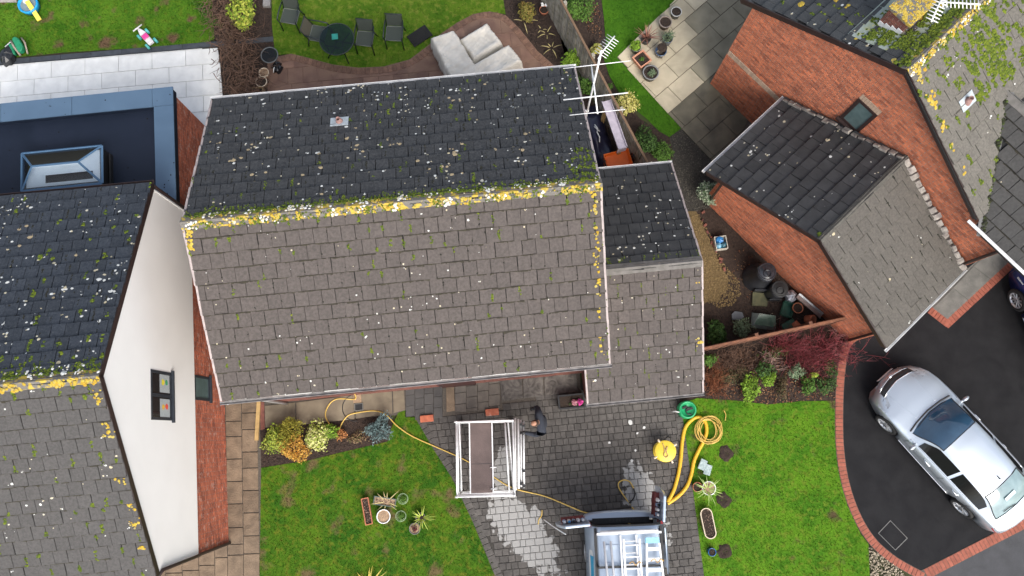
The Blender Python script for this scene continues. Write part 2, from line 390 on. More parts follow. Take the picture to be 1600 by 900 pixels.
    def grime(s, fi, amt=.85, mat=None, k=1.3):
        """thin near-black strips of uneven width along the lower edges of the courses"""
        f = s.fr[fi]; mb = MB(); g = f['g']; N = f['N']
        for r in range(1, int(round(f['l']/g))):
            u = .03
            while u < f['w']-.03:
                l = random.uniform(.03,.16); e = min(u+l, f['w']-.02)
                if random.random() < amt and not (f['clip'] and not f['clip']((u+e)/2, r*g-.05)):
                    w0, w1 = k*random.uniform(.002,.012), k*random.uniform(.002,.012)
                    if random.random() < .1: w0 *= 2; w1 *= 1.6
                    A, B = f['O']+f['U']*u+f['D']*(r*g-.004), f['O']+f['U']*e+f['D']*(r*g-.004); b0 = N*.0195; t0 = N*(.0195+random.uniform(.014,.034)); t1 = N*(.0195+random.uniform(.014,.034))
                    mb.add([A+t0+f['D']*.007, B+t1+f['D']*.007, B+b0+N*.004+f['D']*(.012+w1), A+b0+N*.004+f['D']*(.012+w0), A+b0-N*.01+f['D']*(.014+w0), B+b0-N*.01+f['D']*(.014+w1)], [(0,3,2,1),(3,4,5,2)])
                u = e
        if mb.v: mb.build('dark_edge_strips', mat or m_strip, s.roof, kind='stuff')
    def joints(s, fi, n, tw=.28, weight=None):
        f = s.fr[fi]; out = []
        for _ in range(n):
            r = random.randrange(int(round(f['l']/f['g']))); k = random.randrange(int(f['w']/tw)+1)
            u = k*tw + ((r % 2)*.5)*tw + .02*math.sin(r*2.1) - tw*.5; q = (r+random.uniform(.25,.95))*f['g']
            if weight and random.random() > weight(u, q, f): continue
            out.append((u, q, random.uniform(.05,.22), random.randint(4,10)))
        return out
def ridge_caps(roof, A, B, zr, pitch, mat, seg=.45, wd=.13, name='ridge_tile'):
    """angled ridge tiles from A to B (2-d, house coordinates), each a piece"""
    A = Vector((A[0],A[1],zr)); B = Vector((B[0],B[1],zr)); L = (B-A).length; n = max(1, round(L/seg)); d = (B-A)/n
    mb = MB(); l = seg*1.0/2*(L/n/seg)+.004; t = math.tan(pitch)
    prof = [(-wd, -wd*t), (-wd*.35, -wd*.35*t+.012), (0, .022), (wd*.35, -wd*.35*t+.012), (wd, -wd*t)]
    vs = [(x, y, z+.055) for x in (-l, l) for y, z in prof] + [(x, y, z+.033) for x in (-l, l) for y, z in prof]
    fs = [(i,5+i,6+i,1+i) for i in range(4)] + [(10+i,11+i,16+i,15+i) for i in range(4)] + [(0,10,15,5),(4,9,19,14)] + [(i,i+1,11+i,10+i) for i in range(4)] + [(5+i,15+i,16+i,6+i) for i in range(4)]
    mb.add(vs, [f[::-1] for f in fs]); me = bpy.data.meshes.new(name); me.from_pydata([tuple(v) for v in mb.v], [], mb.f); me.materials.append(mat); me.update()
    rz = math.atan2(d.y, d.x)
    for i in range(n):
        put(name, me, roof, A + d*(i+.5) + Vector((0,0,random.uniform(-.004,.006))), rz + random.gauss(0,.006), rx=random.gauss(0,.02), ry=random.gauss(0,.006))
def ridge_growth(rf, fi, w, n, rng=(.02,.055), lo=0., hi=.12, mat=None, name='ridge_lichen'):
    f = rf.fr[fi]; mb = MB()
    cl = [random.uniform(0, f['w']) for _ in range(max(8, n//8))]
    for _ in range(n):
        u = random.choice(cl)+random.gauss(0,.045) if random.random() < .8 else random.uniform(0, f['w']); q = random.uniform(lo, hi); a = 1.0
        if not 0 < u < f['w']: continue
        P = f['O'] + f['U']*u + f['D']*q + f['N']*(.078 if q < .12 else .05)
        rf.dome(mb, P, f['U'], f['D'], f['N'], random.uniform(*rng), .012, 8)
    mb.build(name, mat or m_ylichen, rf.roof, smooth=True, kind='stuff')
def verge_units(rf, fi, u, mat, name='verge_trim', w=.06):
    """stepped verge clips down one edge of a slope, one for each course"""
    f = rf.fr[fi]; g = f['g']; n = round(f['l']/g); m0 = Matrix((f['U'], -f['D'], f['N'])).transposed().to_4x4()
    w *= .72; mb = MB().box(-w/2, w/2, 0, g+.02, -.07, .058)
    me = bpy.data.meshes.new(name); me.from_pydata([tuple(v) for v in mb.v], [], mb.f); me.materials.append(mat); me.update()
    for i in range(n):
        o = bpy.data.objects.new(name, me); C.objects.link(o); o.parent = rf.roof
        o.matrix_basis = Matrix.Translation(f['O'] + f['U']*u + f['D']*(i+1)*g + f['U']*random.gauss(0,.003)) @ m0 @ Euler((R(-3.0),0,R(random.gauss(0,.4)))).to_matrix().to_4x4()
m_strip = M('near_black_strip', (.026,.022,.018), (.040,.036,.022), 25, rough=1)  # near-black colour of the strips under the course edges
def gutter(name, A, B, mat, parent, r=.038, outdir=None):
    """open half-round gutter from A to B"""
    A = Vector(A); B = Vector(B); t = (B-A).normalized(); x = t.cross(Vector((0,0,1))).normalized(); mb = MB(); n = 8
    for rad, flip in ((r, 0), (r-.006, 1)):
        vs = []
        for P in (A, B):
            for k in range(n+1):
                a = math.pi + math.pi*k/n; vs.append(P + x*math.cos(a)*rad + Vector((0,0,math.sin(a)*rad)))
        fs = [(k, k+1, n+2+k, n+1+k) for k in range(n)]
        mb.add(vs, [f[::-1] for f in fs] if flip else fs)
    for s in (-1, 1):
        a = x*s*r; b = x*s*(r-.012)
        mb.add([A+a, B+a, B+b, A+b, A+a+Vector((0,0,.012)), B+a+Vector((0,0,.012)), B+b+Vector((0,0,.012)), A+b+Vector((0,0,.012))], [(4,5,6,7),(0,1,5,4),(2,3,7,6),(3,0,4,7),(1,2,6,5)])
    for P in (A, B):
        mb.add([P + x*math.cos(math.pi+math.pi*k/n)*r + Vector((0,0,math.sin(math.pi+math.pi*k/n)*r)) for k in range(n+1)], [tuple(range(n+1))])
    return mb.build(name, mat, parent)
def gable_shell(house, u0, u1, w0, w1, ze, zr, mat, name='wall', z0=0.0, wr=0.0):
    """solid pentagonal body between u0 and u1; w0<w1 wall faces, ridge at w=wr"""
    mb = MB(); P = [(w0,z0),(w1,z0),(w1,ze),(wr,zr),(w0,ze)]
    mb.add([(u0,w,z) for w,z in P]+[(u1,w,z) for w,z in P], [(4,3,2,1,0),(5,6,7,8,9)]+[(i,(i+1)%5,5+(i+1)%5,5+i) for i in range(5)])
    return mb.build(name, mat, house)
def gable_deck(house, u0, u1, wb, wf, ze, zr, th=.05):
    """the boarding under the tiles"""
    mb = MB()
    top = [(-wf,ze-.012),(0,zr-.012),(wb,ze-.012)]; bot = [(-wf,ze-.012-th),(0,zr-.012-th),(wb,ze-.012-th)]
    vs = [(u,w,z) for u in (u0,u1) for w,z in top+bot]
    mb.add(vs, [(0,6,7,1),(1,7,8,2),(3,4,10,9),(4,5,11,10),(0,3,9,6),(2,8,11,5),(0,1,4,3),(1,2,5,4),(6,9,10,7),(7,10,11,8)])
    return mb.build('roof', m_deck, house)
def house_mat(h): return Matrix.Translation(h.location) @ Euler(h.rotation_euler).to_matrix().to_4x4()
# ------------------------------------------------------------------ the setting: ground, lawns, beds, paving
m_ground = M('rough_ground', (.05,.04,.025), (.04,.055,.015), 3, 6, rough=1)
sheet('ground', [(-120,-120),(120,-120),(120,120),(-120,120)], -.05, m_ground)
def grass_mat(name, a, b, c, bare, thr=.62, seed=0.):
    m = bpy.data.materials.new(name); m.use_nodes = True; n = m.node_tree.nodes; l = m.node_tree.links; p = n['Principled BSDF']
    p.inputs['Roughness'].default_value = .9; p.inputs['Specular IOR Level'].default_value = .2
    geo = n.new('ShaderNodeNewGeometry'); mp = n.new('ShaderNodeMapping'); mp.inputs['Location'].default_value = (seed, seed*.7, 0); l.new(geo.outputs['Position'], mp.inputs[0])
    def nz(sc, d=4): q = n.new('ShaderNodeTexNoise'); q.inputs['Scale'].default_value = sc; q.inputs['Detail'].default_value = d; l.new(mp.outputs[0], q.inputs['Vector']); return q.outputs[0]
    def rg(x, lo, hi): q = n.new('ShaderNodeMapRange'); q.inputs[1].default_value = lo; q.inputs[2].default_value = hi; l.new(x, q.inputs[0]); return q.outputs[0]
    def mix(f, x, y):
        q = n.new('ShaderNodeMix'); q.data_type = 'RGBA'; l.new(f, q.inputs[0])
        for i, v in ((6, x), (7, y)):
            if isinstance(v, tuple): q.inputs[i].default_value = (*v, 1)
            else: l.new(v, q.inputs[i])
        return q.outputs[2]
    c1 = mix(rg(nz(1.4, 8), .38, .62), a, b); c2 = mix(rg(nz(6.5, 8), .50, .68), c1, c)
    c3 = mix(rg(nz(1.6, 9), thr, thr+.10), c2, bare)
    r = n.new('ShaderNodeMapRange'); r.inputs[3].default_value = .45; r.inputs[4].default_value = 1.6; l.new(geo.outputs['Random Per Island'], r.inputs[0])
    h = n.new('ShaderNodeHueSaturation'); l.new(c3, h.inputs['Color']); l.new(r.outputs[0], h.inputs['Value']); l.new(h.outputs[0], p.inputs['Base Color'])
    return m
g_front = grass_mat('front_lawn_grass', (.022,.080,.003), (.058,.124,.005), (.098,.124,.010), (.11,.085,.036), .575)
g_right = grass_mat('right_lawn_grass', (.040,.124,.004), (.078,.176,.007), (.106,.162,.013), (.075,.055,.026), .60, 7.3)
g_back = grass_mat('back_lawn_grass', (.042,.102,.004), (.076,.136,.008), (.122,.156,.020), (.12,.10,.04), .70, 3.1)
g_toy = grass_mat('play_lawn_grass', (.034,.104,.004), (.066,.150,.008), (.082,.142,.009), (.12,.075,.042), .585, 11.7)
g_far = grass_mat('fine_lawn_grass', (.030,.095,.003), (.044,.122,.005), (.026,.084,.003), (.07,.10,.01), .80, 5.5)
def lawn(name, poly, mat, label, dens=1500, hgt=.035, z=.0, wd=.007, skip=()):
    sheet(name, poly, z, mat)
    P = np.array([(p[0], p[1]) for p in poly]); lo, hi = P.min(0), P.max(0); n = int(dens*np.prod(hi-lo))
    q = RNG.uniform(lo, hi, (n, 2)); ins = np.zeros(n, bool); x, y = q[:,0], q[:,1]
    for i in range(len(P)):
        a, b = P[i], P[i-1]; t = (a[1] > y) != (b[1] > y)
        with np.errstate(all='ignore'): ins ^= t & (x < (b[0]-a[0])*(y-a[1])/(b[1]-a[1]+1e-12)+a[0])
    q = q[ins]; n = len(q); th = RNG.uniform(0, 6.283, n); w = RNG.uniform(.6, 1.4, n)*wd; h = RNG.uniform(.5, 1.3, n)*hgt
    ln = RNG.uniform(.3, 1.3, n)*h; v = np.zeros((n, 3, 3))
    v[:,0,:2] = q + np.stack([np.cos(th)*w, np.sin(th)*w], 1); v[:,1,:2] = q - np.stack([np.cos(th)*w, np.sin(th)*w], 1)
    a2 = RNG.uniform(0, 6.283, n); v[:,2,:2] = q + np.stack([np.cos(a2)*ln, np.sin(a2)*ln], 1); v[:,2,2] = h; v[:,:,2] += z
    me = bpy.data.meshes.new('grass'); me.from_pydata(v.reshape(-1,3).tolist(), [], np.arange(3*n).reshape(n,3).tolist()); me.materials.append(mat); me.update()
    o = link('grass', me, None, 'stuff'); tag(o, label, 'grass'); return o
FL = PX([(408,731),(440,726),(480,720),(545,704),(606,690),(612,668),(622,645),(636,640),(652,655),(683,700),(712,745),(745,815),(780,900),(800,945),(405,945)])
lawn('front_lawn', FL, g_front, 'patchy green front lawn left of the block driveway')
RL = PX([(1064,630),(1090,622),(1150,626),(1200,632),(1250,627),(1307,626),(1306,690),(1311,740),(1324,790),(1345,835),(1357,850),(1359,905),(1366,945),(1104,945),(1098,900),(1080,760)])
lawn('side_lawn', RL, g_right, 'bright green lawn between block driveway and brick edged asphalt')
BL = PX([(424,-40),(425,40),(430,86),(455,84),(480,90),(520,101),(560,106),(600,104),(640,93),(668,72),(690,52),(715,35),(740,22),(765,18),(790,22),(780,-40)])
lawn('back_lawn', BL, g_back, 'yellowish green back lawn under the garden table and chairs', 1100)
TL = PX([(-60,-40),(-60,102),(0,92),(100,82),(200,76),(318,70),(335,60),(330,-40)])
lawn('play_lawn', TL, g_toy, 'mossy back lawn with bare patches and toys, top left', 1100, .045, wd=.009)
UR = PX([(935,-40),(944,30),(946,60),(943,90),(952,118),(968,145),(985,165),(1010,185),(1030,205),(1046,214),(1066,200),(1026,152),(964,90),(1010,45),(1062,0),(1095,-40)])
lawn('neighbour_lawn', UR, g_far, 'smooth dark green lawn beside the potted plant patio', 1500, .03)
# beds
sheet('flower_bed', PX([(405,660),(470,655),(560,645),(612,640),(612,690),(545,705),(470,723),(406,733)]), -.006, m_soil)
sheet('shrub_bed', PX([(1095,545),(1345,495),(1345,525),(1318,545),(1308,600),(1307,628),(1250,630),(1200,634),(1150,628),(1090,624),(1064,632),(1060,600),(1095,600)]), -.008, m_soil)
sheet('back_bed_soil', PX([(330,-40),(424,-40),(425,40),(430,90),(420,110),(420,175),(340,175)]), -.012, m_soil)
sheet('patio_bed_soil', PX([(778,-40),(790,24),(810,45),(840,80),(875,110),(905,125),(1000,270),(960,300),(930,270),(900,130),(885,60),(850,-40)]), -.016, m_soil)
sheet('fence_bed_soil', PX([(850,-40),(870,20),(905,110),(990,270),(1050,262),(1052,235),(1045,212),(1000,185),(965,145),(950,115),(946,60),(938,-40)]), -.014, m_soil)
m_wetg = M('wet_gravel', (.050,.045,.036), (.022,.020,.017), 30, 8, rough=.85, bump=1, bscale=90, speck=(70,.7,.62,(.12,.11,.09)))
m_tan = M('tan_gravel', (.17,.115,.048), (.11,.075,.033), 24, 6, rough=.95, bump=1, bscale=90)
sheet('gravel_path', PX([(1048,205),(1075,180),(1200,300),(1135,350),(1170,400),(1180,520),(1070,560),(1040,300)]), -.018, m_wetg)
sheet('compost_yard_soil', PX([(1085,330),(1135,320),(1250,420),(1350,500),(1345,520),(1100,556),(1100,480)]), -.010, m_soil)
sheet('tan_gravel_path', PX([(1062,330),(1088,330),(1104,365),(1118,392),(1121,405),(1132,422),(1138,438),(1136,452),(1128,460),(1122,473),(1108,470),(1100,475),(1085,440)]), -.002, m_tan)
def stones(name, poly, n, rng, mat, label, z=0.0, parent=None, cat='gravel'):
    poly = [(p[0], p[1]) for p in poly]; xs = [p[0] for p in poly]; ys = [p[1] for p in poly]; mb = MB(); k = 0
    while k < n:
        x = random.uniform(min(xs), max(xs)); y = random.uniform(min(ys), max(ys))
        if not inpoly(x, y, poly): k += .3; continue
        k += 1; r = random.uniform(*rng); h = r*random.uniform(.5,.9); a = random.random()*6; c = 5
        ring = [(x+r*random.uniform(.7,1.2)*math.cos(a+6.283*i/c), y+r*random.uniform(.7,1.2)*math.sin(a+6.283*i/c), z-.004) for i in range(c)]
        top = [(x+(p[0]-x)*.6, y+(p[1]-y)*.6, z+h*random.uniform(.7,1)) for p in ring]
        mb.add(ring+top, [tuple(range(c,2*c))]+[(i,(i+1)%c,c+(i+1)%c,c+i) for i in range(c)])
    o = mb.build(name, mat, parent, kind='stuff')
    if parent is None: tag(o, label, cat)
    return o
m_peb = M('tan_pebbles', (.21,.145,.062), (.16,.11,.047), 40, rough=.9, rand=.4)
m_peb2 = M('pale_pebbles', (.40,.34,.25), (.30,.25,.18), 40, rough=.9, rand=.45)
m_peb3 = M('dark_pebbles', (.075,.068,.055), (.05,.045,.036), 40, rough=.85, rand=.55)
m_clod = M('soil_clods', (.050,.031,.023), (.026,.017,.013), 40, rough=1, rand=.5)
stones('gravel', PX([(1068,335),(1092,335),(1112,370),(1130,410),(1155,440),(1158,460),(1143,478),(1125,483),(1102,470),(1090,430)]), 2600, (.010,.026), m_peb, 'loose tan gravel spilling along the narrow path beside attached garage')
stones('gravel', PX([(1050,210),(1075,188),(1130,240),(1120,300),(1105,330),(1065,330),(1052,262)]), 1300, (.012,.026), m_peb3, 'dark wet gravel in the gap left of the brick garage', -.016)
stones('gravel', PX([(1357,852),(1372,865),(1400,884),(1416,900),(1440,925),(1362,925)]), 900, (.012,.028), m_peb2, 'pale gravel corner between lawn and red brick edging')
for nm, pl, n in (('soil', [(410,668),(560,650),(608,648),(606,688),(545,702),(470,720),(410,728)], 900), ('soil', [(1098,555),(1335,510),(1312,560),(1305,622),(1205,630),(1100,620)], 1400),
                  ('soil', [(1140,360),(1250,430),(1340,500),(1215,520),(1105,545),(1105,490),(1160,470)], 1200), ('soil', [(785,0),(835,0),(905,125),(870,108),(812,45)], 700), ('soil', [(905,0),(935,0),(945,60),(942,95),(925,70)], 400), ('soil', [(345,0),(420,0),(425,80),(418,150),(350,150)], 900)):
    stones('soil_clods', PX(pl), n, (.012,.035), m_clod, {0:'',410:'crumbled dark soil of the front shrub bed under the eaves',1098:'crumbled soil under the red stemmed shrubs',1140:'dark soil around the compost bins',785:'dug soil between curved patio edge and grey fence',905:'leaf strewn soil on the far side of grey fence',345:'brown soil under the bare hedge'}[pl[0][0]], -.008, cat='soil')

# asphalt, road, kerbs of red brick
m_asph = M('fresh_asphalt', (.0085,.0085,.010), (.0145,.0145,.016), 2.2, 8, rough=.85, spec=.25, bump=.6, bscale=160, speck=(120,.35,.62,(.06,.06,.06)))
m_pave = M('grey_footway_asphalt', (.060,.061,.066), (.047,.048,.052), 3, 6, rough=.9, bump=.5, bscale=160, speck=(120,.4,.60,(.13,.13,.13)))
m_road = M('dark_road_asphalt', (.020,.020,.022), (.028,.028,.030), 3, 6, rough=.85, bump=.5, bscale=160)
EDGE = PX([(1362,518),(1345,522),(1328,533),(1319,550),(1315,575),(1312,610),(1311,650),(1312,695),(1318,742),(1330,785),(1347,822),(1368,851),(1395,874),(1420,889),(1441,900)])
EDGE2 = PX([(1441,900),(1600,818),(1760,735)])
sheet('asphalt_driveway', [p for p in EDGE] + [p for p in EDGE2[1:]] + PX([(1760,300),(1620,330),(1500,420),(1370,500)]), .0, m_asph)
sheet('footway', PX([(1441,905),(1600,823),(1760,740),(1760,820),(1600,905),(1520,950),(1430,950),(1410,925)]), -.004, m_pave)
sheet('road', PX([(1520,940),(1570,900),(1600,874),(1760,780),(1900,800),(1900,1200),(1300,1200),(1430,1000)]), -.030, m_road)
m_edge = M('red_edging_paver', (.31,.095,.060), (.24,.072,.045), 10, rough=.85, bump=.3, bscale=80, rand=.14)
me_edge = blockmesh('edging_brick', .205, .098, .08, m_edge, .006)
def soldier(parent, pts, step=.107, off=0.0, me=None, z=.012):
    L = 0; nxt = step/2
    for a, b in zip(pts[:-1], pts[1:]):
        a = Vector((a[0],a[1],0)); b = Vector((b[0],b[1],0)); d = b-a; l = d.length
        if l < 1e-6: continue
        while nxt <= L+l:
            p = a + d*((nxt-L)/l); rz = math.atan2(d.y, d.x)+math.pi/2
            put('edging_brick', me or me_edge, parent, p + Vector((-d.y, d.x, 0)).normalized()*off + Vector((0,0,z+random.uniform(-.002,.002))), rz+random.gauss(0,.012)); nxt += step
        L += l
m_bed = M('sandy_jointing', (.10,.085,.07), (.07,.06,.05), 20, rough=1)
def ribbon(name, pts, w, z, mat):
    mb = MB(); P = [Vector((p[0],p[1],0)) for p in pts]; vs = []
    for i, p in enumerate(P):
        t = (P[min(i+1,len(P)-1)]-P[max(i-1,0)]).normalized(); nn = Vector((-t.y,t.x,0))*w/2; vs += [(*(p+nn).xy, z), (*(p-nn).xy, z)]
    mb.add(vs, [(2*i,2*i+1,2*i+3,2*i+2) for i in range(len(P)-1)]); o = mb.build(name, mat, None, kind='structure')
    return o
ed = catmull(EDGE, 6)
e1 = ribbon('brick_edging', ed, .23, .004, m_bed); soldier(e1, ed)
e2 = ribbon('brick_edging', EDGE2, .27, .006, m_bed)
me_edge2 = blockmesh('edging_brick', .25, .104, .08, m_edge, .006)
soldier(e2, [EDGE2[0]+Vector((.1,.05,0)), EDGE2[2]], .112, 0, me_edge2, .014)
m_conc = M('grey_concrete', (.17,.165,.15), (.12,.118,.108), 4, 8, rough=.95, bump=.3, bscale=90, speck=(30,.35,.62,(.24,.23,.21)))
cs = sheet('concrete_strip', PX([(1456,480),(1482,500),(1600,392),(1640,350),(1560,380),(1505,425)]), .004, m_conc)
for q in ([(1456,482),(1480,500),(1513,470),(1488,450)], [(1488,450),(1513,470),(1548,437),(1520,416)], [(1520,416),(1548,437),(1585,402),(1560,380)]):
    c = sum(PX(q), Vector())/4; slab_poly('slab', [p+(c-p).normalized()*.012 for p in PX(q)], .02, .03, m_conc, cs)
soldier(cs, PX([(1452,484),(1483,508)]), .107, 0, None, .022); soldier(cs, PX([(1477,509),(1590,404)]), .107, 0, None, .022)
# manhole cover set in the asphalt
mh = thing('manhole_cover', 'square recessed manhole cover with thin metal rim in the asphalt', 'manhole', tuple(sum(PX([(1391,813),(1418,841),(1399,860),(1372,833)]), Vector())/4))
q = [p - mh.location for p in PX([(1391,813),(1418,841),(1399,860),(1372,833)])]
mb = MB(); inn = [p*.955 for p in q]
mb.add([(p.x,p.y,.004) for p in q]+[(p.x,p.y,.004) for p in inn]+[(p.x,p.y,.010) for p in q]+[(p.x,p.y,.010) for p in inn], [(8+i,8+(i+1)%4,12+(i+1)%4,12+i) for i in range(4)]+[(i,(i+1)%4,8+(i+1)%4,8+i) for i in range(4)]+[(4+(i+1)%4,4+i,12+i,12+(i+1)%4) for i in range(4)])
mb.build('rim', M('dull_steel', (.22,.22,.21), (.16,.16,.15), 20, rough=.5, metal=.3), mh)
mb = MB(); mb.add([(p.x*.95,p.y*.95,.006) for p in q], [(0,1,2,3)]); mb.build('cover_infill', m_asph, mh)

# block driveway: sandy bed plus tumbled setts in courses, 300 of them single pieces
YAW = .096; cy_, sy_ = math.cos(YAW), math.sin(YAW)
DR = PX([(652,655),(690,650),(783,640),(784,627),(905,612),(912,585),(1060,585),(1062,625),(1080,760),(1098,900),(1106,960),(805,960),(780,900),(745,815),(712,745),(683,700)])
m_sett = M('charcoal_sett', (.088,.080,.073), (.064,.058,.053), 8, rough=.85, bump=.4, bscale=90, rand=.22, speck=(50,.3,.62,(.17,.16,.15)))
m_dry = m_sett
def add_dry(m, spots):
    """dry chalky patches with ragged outlines over the damp setts"""
    n = m.node_tree.nodes; l = m.node_tree.links; p = n['Principled BSDF']; src = p.inputs['Base Color'].links[0].from_socket
    geo = n.new('ShaderNodeNewGeometry'); nz = n.new('ShaderNodeTexNoise'); nz.inputs['Scale'].default_value = 5.5; nz.inputs['Detail'].default_value = 7; l.new(geo.outputs['Position'], nz.inputs['Vector']); last = None
    for c, a, sx, sy in spots:
        mp = n.new('ShaderNodeMapping'); mp.vector_type = 'TEXTURE'; mp.inputs['Location'].default_value = (c.x, c.y, 0); mp.inputs['Rotation'].default_value = (0, 0, a); mp.inputs['Scale'].default_value = (sx, sy, 1000); l.new(geo.outputs['Position'], mp.inputs[0])
        ln = n.new('ShaderNodeVectorMath'); ln.operation = 'LENGTH'; l.new(mp.outputs[0], ln.inputs[0])
        if last is None: last = ln.outputs['Value']
        else: mi = n.new('ShaderNodeMath'); mi.operation = 'MINIMUM'; l.new(last, mi.inputs[0]); l.new(ln.outputs['Value'], mi.inputs[1]); last = mi.outputs[0]
    ad = n.new('ShaderNodeMath'); ad.operation = 'MULTIPLY_ADD'; l.new(nz.outputs[0], ad.inputs[0]); ad.inputs[1].default_value = 1.5; l.new(last, ad.inputs[2])
    a2 = n.new('ShaderNodeMath'); a2.operation = 'MULTIPLY_ADD'; l.new(geo.outputs['Random Per Island'], a2.inputs[0]); a2.inputs[1].default_value = .16; l.new(ad.outputs[0], a2.inputs[2])
    rg = n.new('ShaderNodeMapRange'); rg.inputs[1].default_value = 1.88; rg.inputs[2].default_value = 1.80; l.new(a2.outputs[0], rg.inputs[0])
    mx = n.new('ShaderNodeMix'); mx.data_type = 'RGBA'; l.new(rg.outputs[0], mx.inputs[0]); l.new(src, mx.inputs[6]); mx.inputs[7].default_value = (.29,.285,.275,1); l.new(mx.outputs[2], p.inputs['Base Color'])
def _sp(a, b, w): A, B = G(*a), G(*b); d = B-A; return ((A+B)/2, math.atan2(d.y, d.x), d.length/2, w)
add_dry(m_sett, [_sp((768,775),(868,892),.52), _sp((985,728),(1036,858),.46), _sp((790,700),(780,762),.26), _sp((830,790),(842,815),.14)])
drive = sheet('block_driveway', DR, -.004, M('dark_jointing_sand', (.035,.032,.028), (.05,.046,.04), 20, rough=1))
DRY = [PX(q) for q in ([(765,780),(790,775),(812,790),(822,802),(845,815),(858,835),(862,860),(878,870),(874,886),(836,890),(824,872),(800,842),(783,818),(768,800)],
       [(978,740),(990,728),(1005,730),(1022,742),(1033,770),(1040,800),(1046,828),(1036,852),(1012,842),(1000,800),(984,772),(976,750)], [(772,706),(796,708),(797,758),(770,757),(780,738),(771,725)], [(826,800),(836,792),(844,805),(836,812)])]
DRpoly = [(p[0],p[1]) for p in DR]; DRl = [(p[0]*cy_+p[1]*sy_, -p[0]*sy_+p[1]*cy_) for p in DRpoly]
me_s = {}; recs = []
y = min(p[1] for p in DRl); row = 0
while y < max(p[1] for p in DRl):
    x = min(p[0] for p in DRl) - random.uniform(0,.2); hh = .172
    while x < max(p[0] for p in DRl):
        w = random.choice((.135,.172,.172,.21,.235)); cx, cyy = x+w/2, y+hh/2
        if inpoly(cx, cyy, DRl) and inpoly(cx-w*.4, cyy, DRl) and inpoly(cx+w*.4, cyy, DRl):
            wx, wy = cx*cy_-cyy*sy_, cx*sy_+cyy*cy_
            jx, jy = wx+random.gauss(0,.05), wy+random.gauss(0,.05)
            dry = any(inpoly(jx, jy, [(p[0],p[1]) for p in d]) for d in DRY)
            px, py = proj((wx, wy, 0)); vis = px > 690 and 640 < py < 900 and not (712 < px < 822 and 650 < py < 780) and not (910 < px < 1050 and py > 800)
            recs.append((((wx-2.2)**2+(wy+.2)**2) if vis else 1e3, wx, wy, w, dry))
        x += w + .008
    y += hh + .008; row += 1
recs.sort(key=lambda r: r[0]); rest = {0: MB(), 1: MB()}
for i, (k, wx, wy, w, dry) in enumerate(recs):
    key = (w, dry)
    if key not in me_s: me_s[key] = blockmesh('paver', w, .172, .05, m_dry if dry else m_sett, .012)
    rz = YAW + random.gauss(0, .02); zz = .018 + random.gauss(0, .0025)
    if i < 290 and k < 1e3: put('paver', me_s[key], drive, (wx, wy, zz), rz)
    else:
        me = me_s[key]; rest[int(dry)].add([v.co for v in me.vertices], [tuple(p.vertices) for p in me.polygons], 0, rotm((wx,wy,zz), rz))
big = MB(); big.add(rest[0].v, rest[0].f, 0); big.add(rest[1].v, rest[1].f, 1); big.build('further_pavers', [m_sett, m_dry], drive, kind='stuff')
me_k = blockmesh('edging_paver', .20, .16, .06, m_sett, .012)
ek = ribbon('driveway_edging', PX([(655,652),(683,700),(712,745),(745,815),(780,900),(798,945)]), .19, -.001, m_bed); soldier(ek, PX([(655,652),(683,700),(712,745),(745,815),(780,900),(798,945)]), .165, 0, me_k, .022)
ek = ribbon('driveway_edging', PX([(1058,632),(1076,760),(1094,900),(1102,950)]), .19, .001, m_bed); soldier(ek, PX([(1058,632),(1076,760),(1094,900),(1102,950)]), .165, 0, me_k, .024)
mb = MB()
for px, py, r in ((985,660,4),(1006,668,2.4),(952,692,2),(996,677,2),(987,720,2.6),(993,704,1.8)):
    c = G(px, py, .021); r /= 56; pts = [(c.x+r*random.uniform(.6,1.2)*math.cos(k*.785), c.y+r*random.uniform(.6,1.2)*math.sin(k*.785), .024) for k in range(8)]
    mb.add(pts+[(c.x,c.y,.028)], [(k,(k+1)%8,8) for k in range(8)])
mb.build('dried_splashes', M('chalky_splash', (.6,.6,.58), rough=1), drive, kind='stuff')

# paths in front of the house
m_path = M('stained_concrete_slab', (.20,.165,.115), (.125,.10,.072), 2.5, 8, rough=.9, bump=.3, bscale=80, rand=.06)
m_flag = M('brown_riven_slab', (.205,.148,.098), (.125,.090,.060), 3.5, 8, rough=.85, bump=.7, bscale=25, rand=.14)
m_dslab = M('dark_wet_slab', (.050,.047,.046), (.07,.066,.062), 3, 8, rough=.7, bump=.4, bscale=60, rand=.12)
m_gslab = M('grey_brown_slab', (.15,.13,.11), (.105,.092,.08), 4, 8, rough=.9, bump=.4, bscale=60, rand=.14)
m_wet = M('wet_imprinted_slab', (.14,.125,.11), (.045,.038,.033), 3.0, 10, rough=.6, bump=.6, bscale=30, rand=.10, dist=2.5)
p1 = sheet('path', PX([(406,630),(470,620),(632,600),(634,648),(560,652),(470,662),(406,668)]), -.001, m_bed)
for q in ([(414,634),(461,629),(461,664),(415,668)], [(463,629),(553,617),(554,655),(463,664)], [(555,616),(612,609),(613,646),(556,654)], [(614,608),(631,606),(633,641),(615,645)]):
    slab_poly('slab', PX(q), .022, .03, m_path, p1)
slab_poly('edging_strip', PX([(407,628),(413,628),(414,670),(407,672)]), .015, .03, m_brick_d, p1)
p2 = sheet('entrance_path', PX([(632,585),(905,560),(908,626),(785,640),(690,652),(633,652)]), .0, m_bed)
for i in range(4):
    for j in range(3):
        x0 = 634+i*14.5; y0 = 601+j*17+(i % 2)*6-i*1.2
        q = [(x0,y0),(x0+14,y0-1.5),(x0+14,y0+15),(x0,y0+16.5)]; slab_poly('slab', PX(q), .022, .03, m_dslab, p2)
slab_poly('edging_strip', PX([(697,594),(709,593),(711,642),(698,644)]), .028, .035, m_flag, p2)
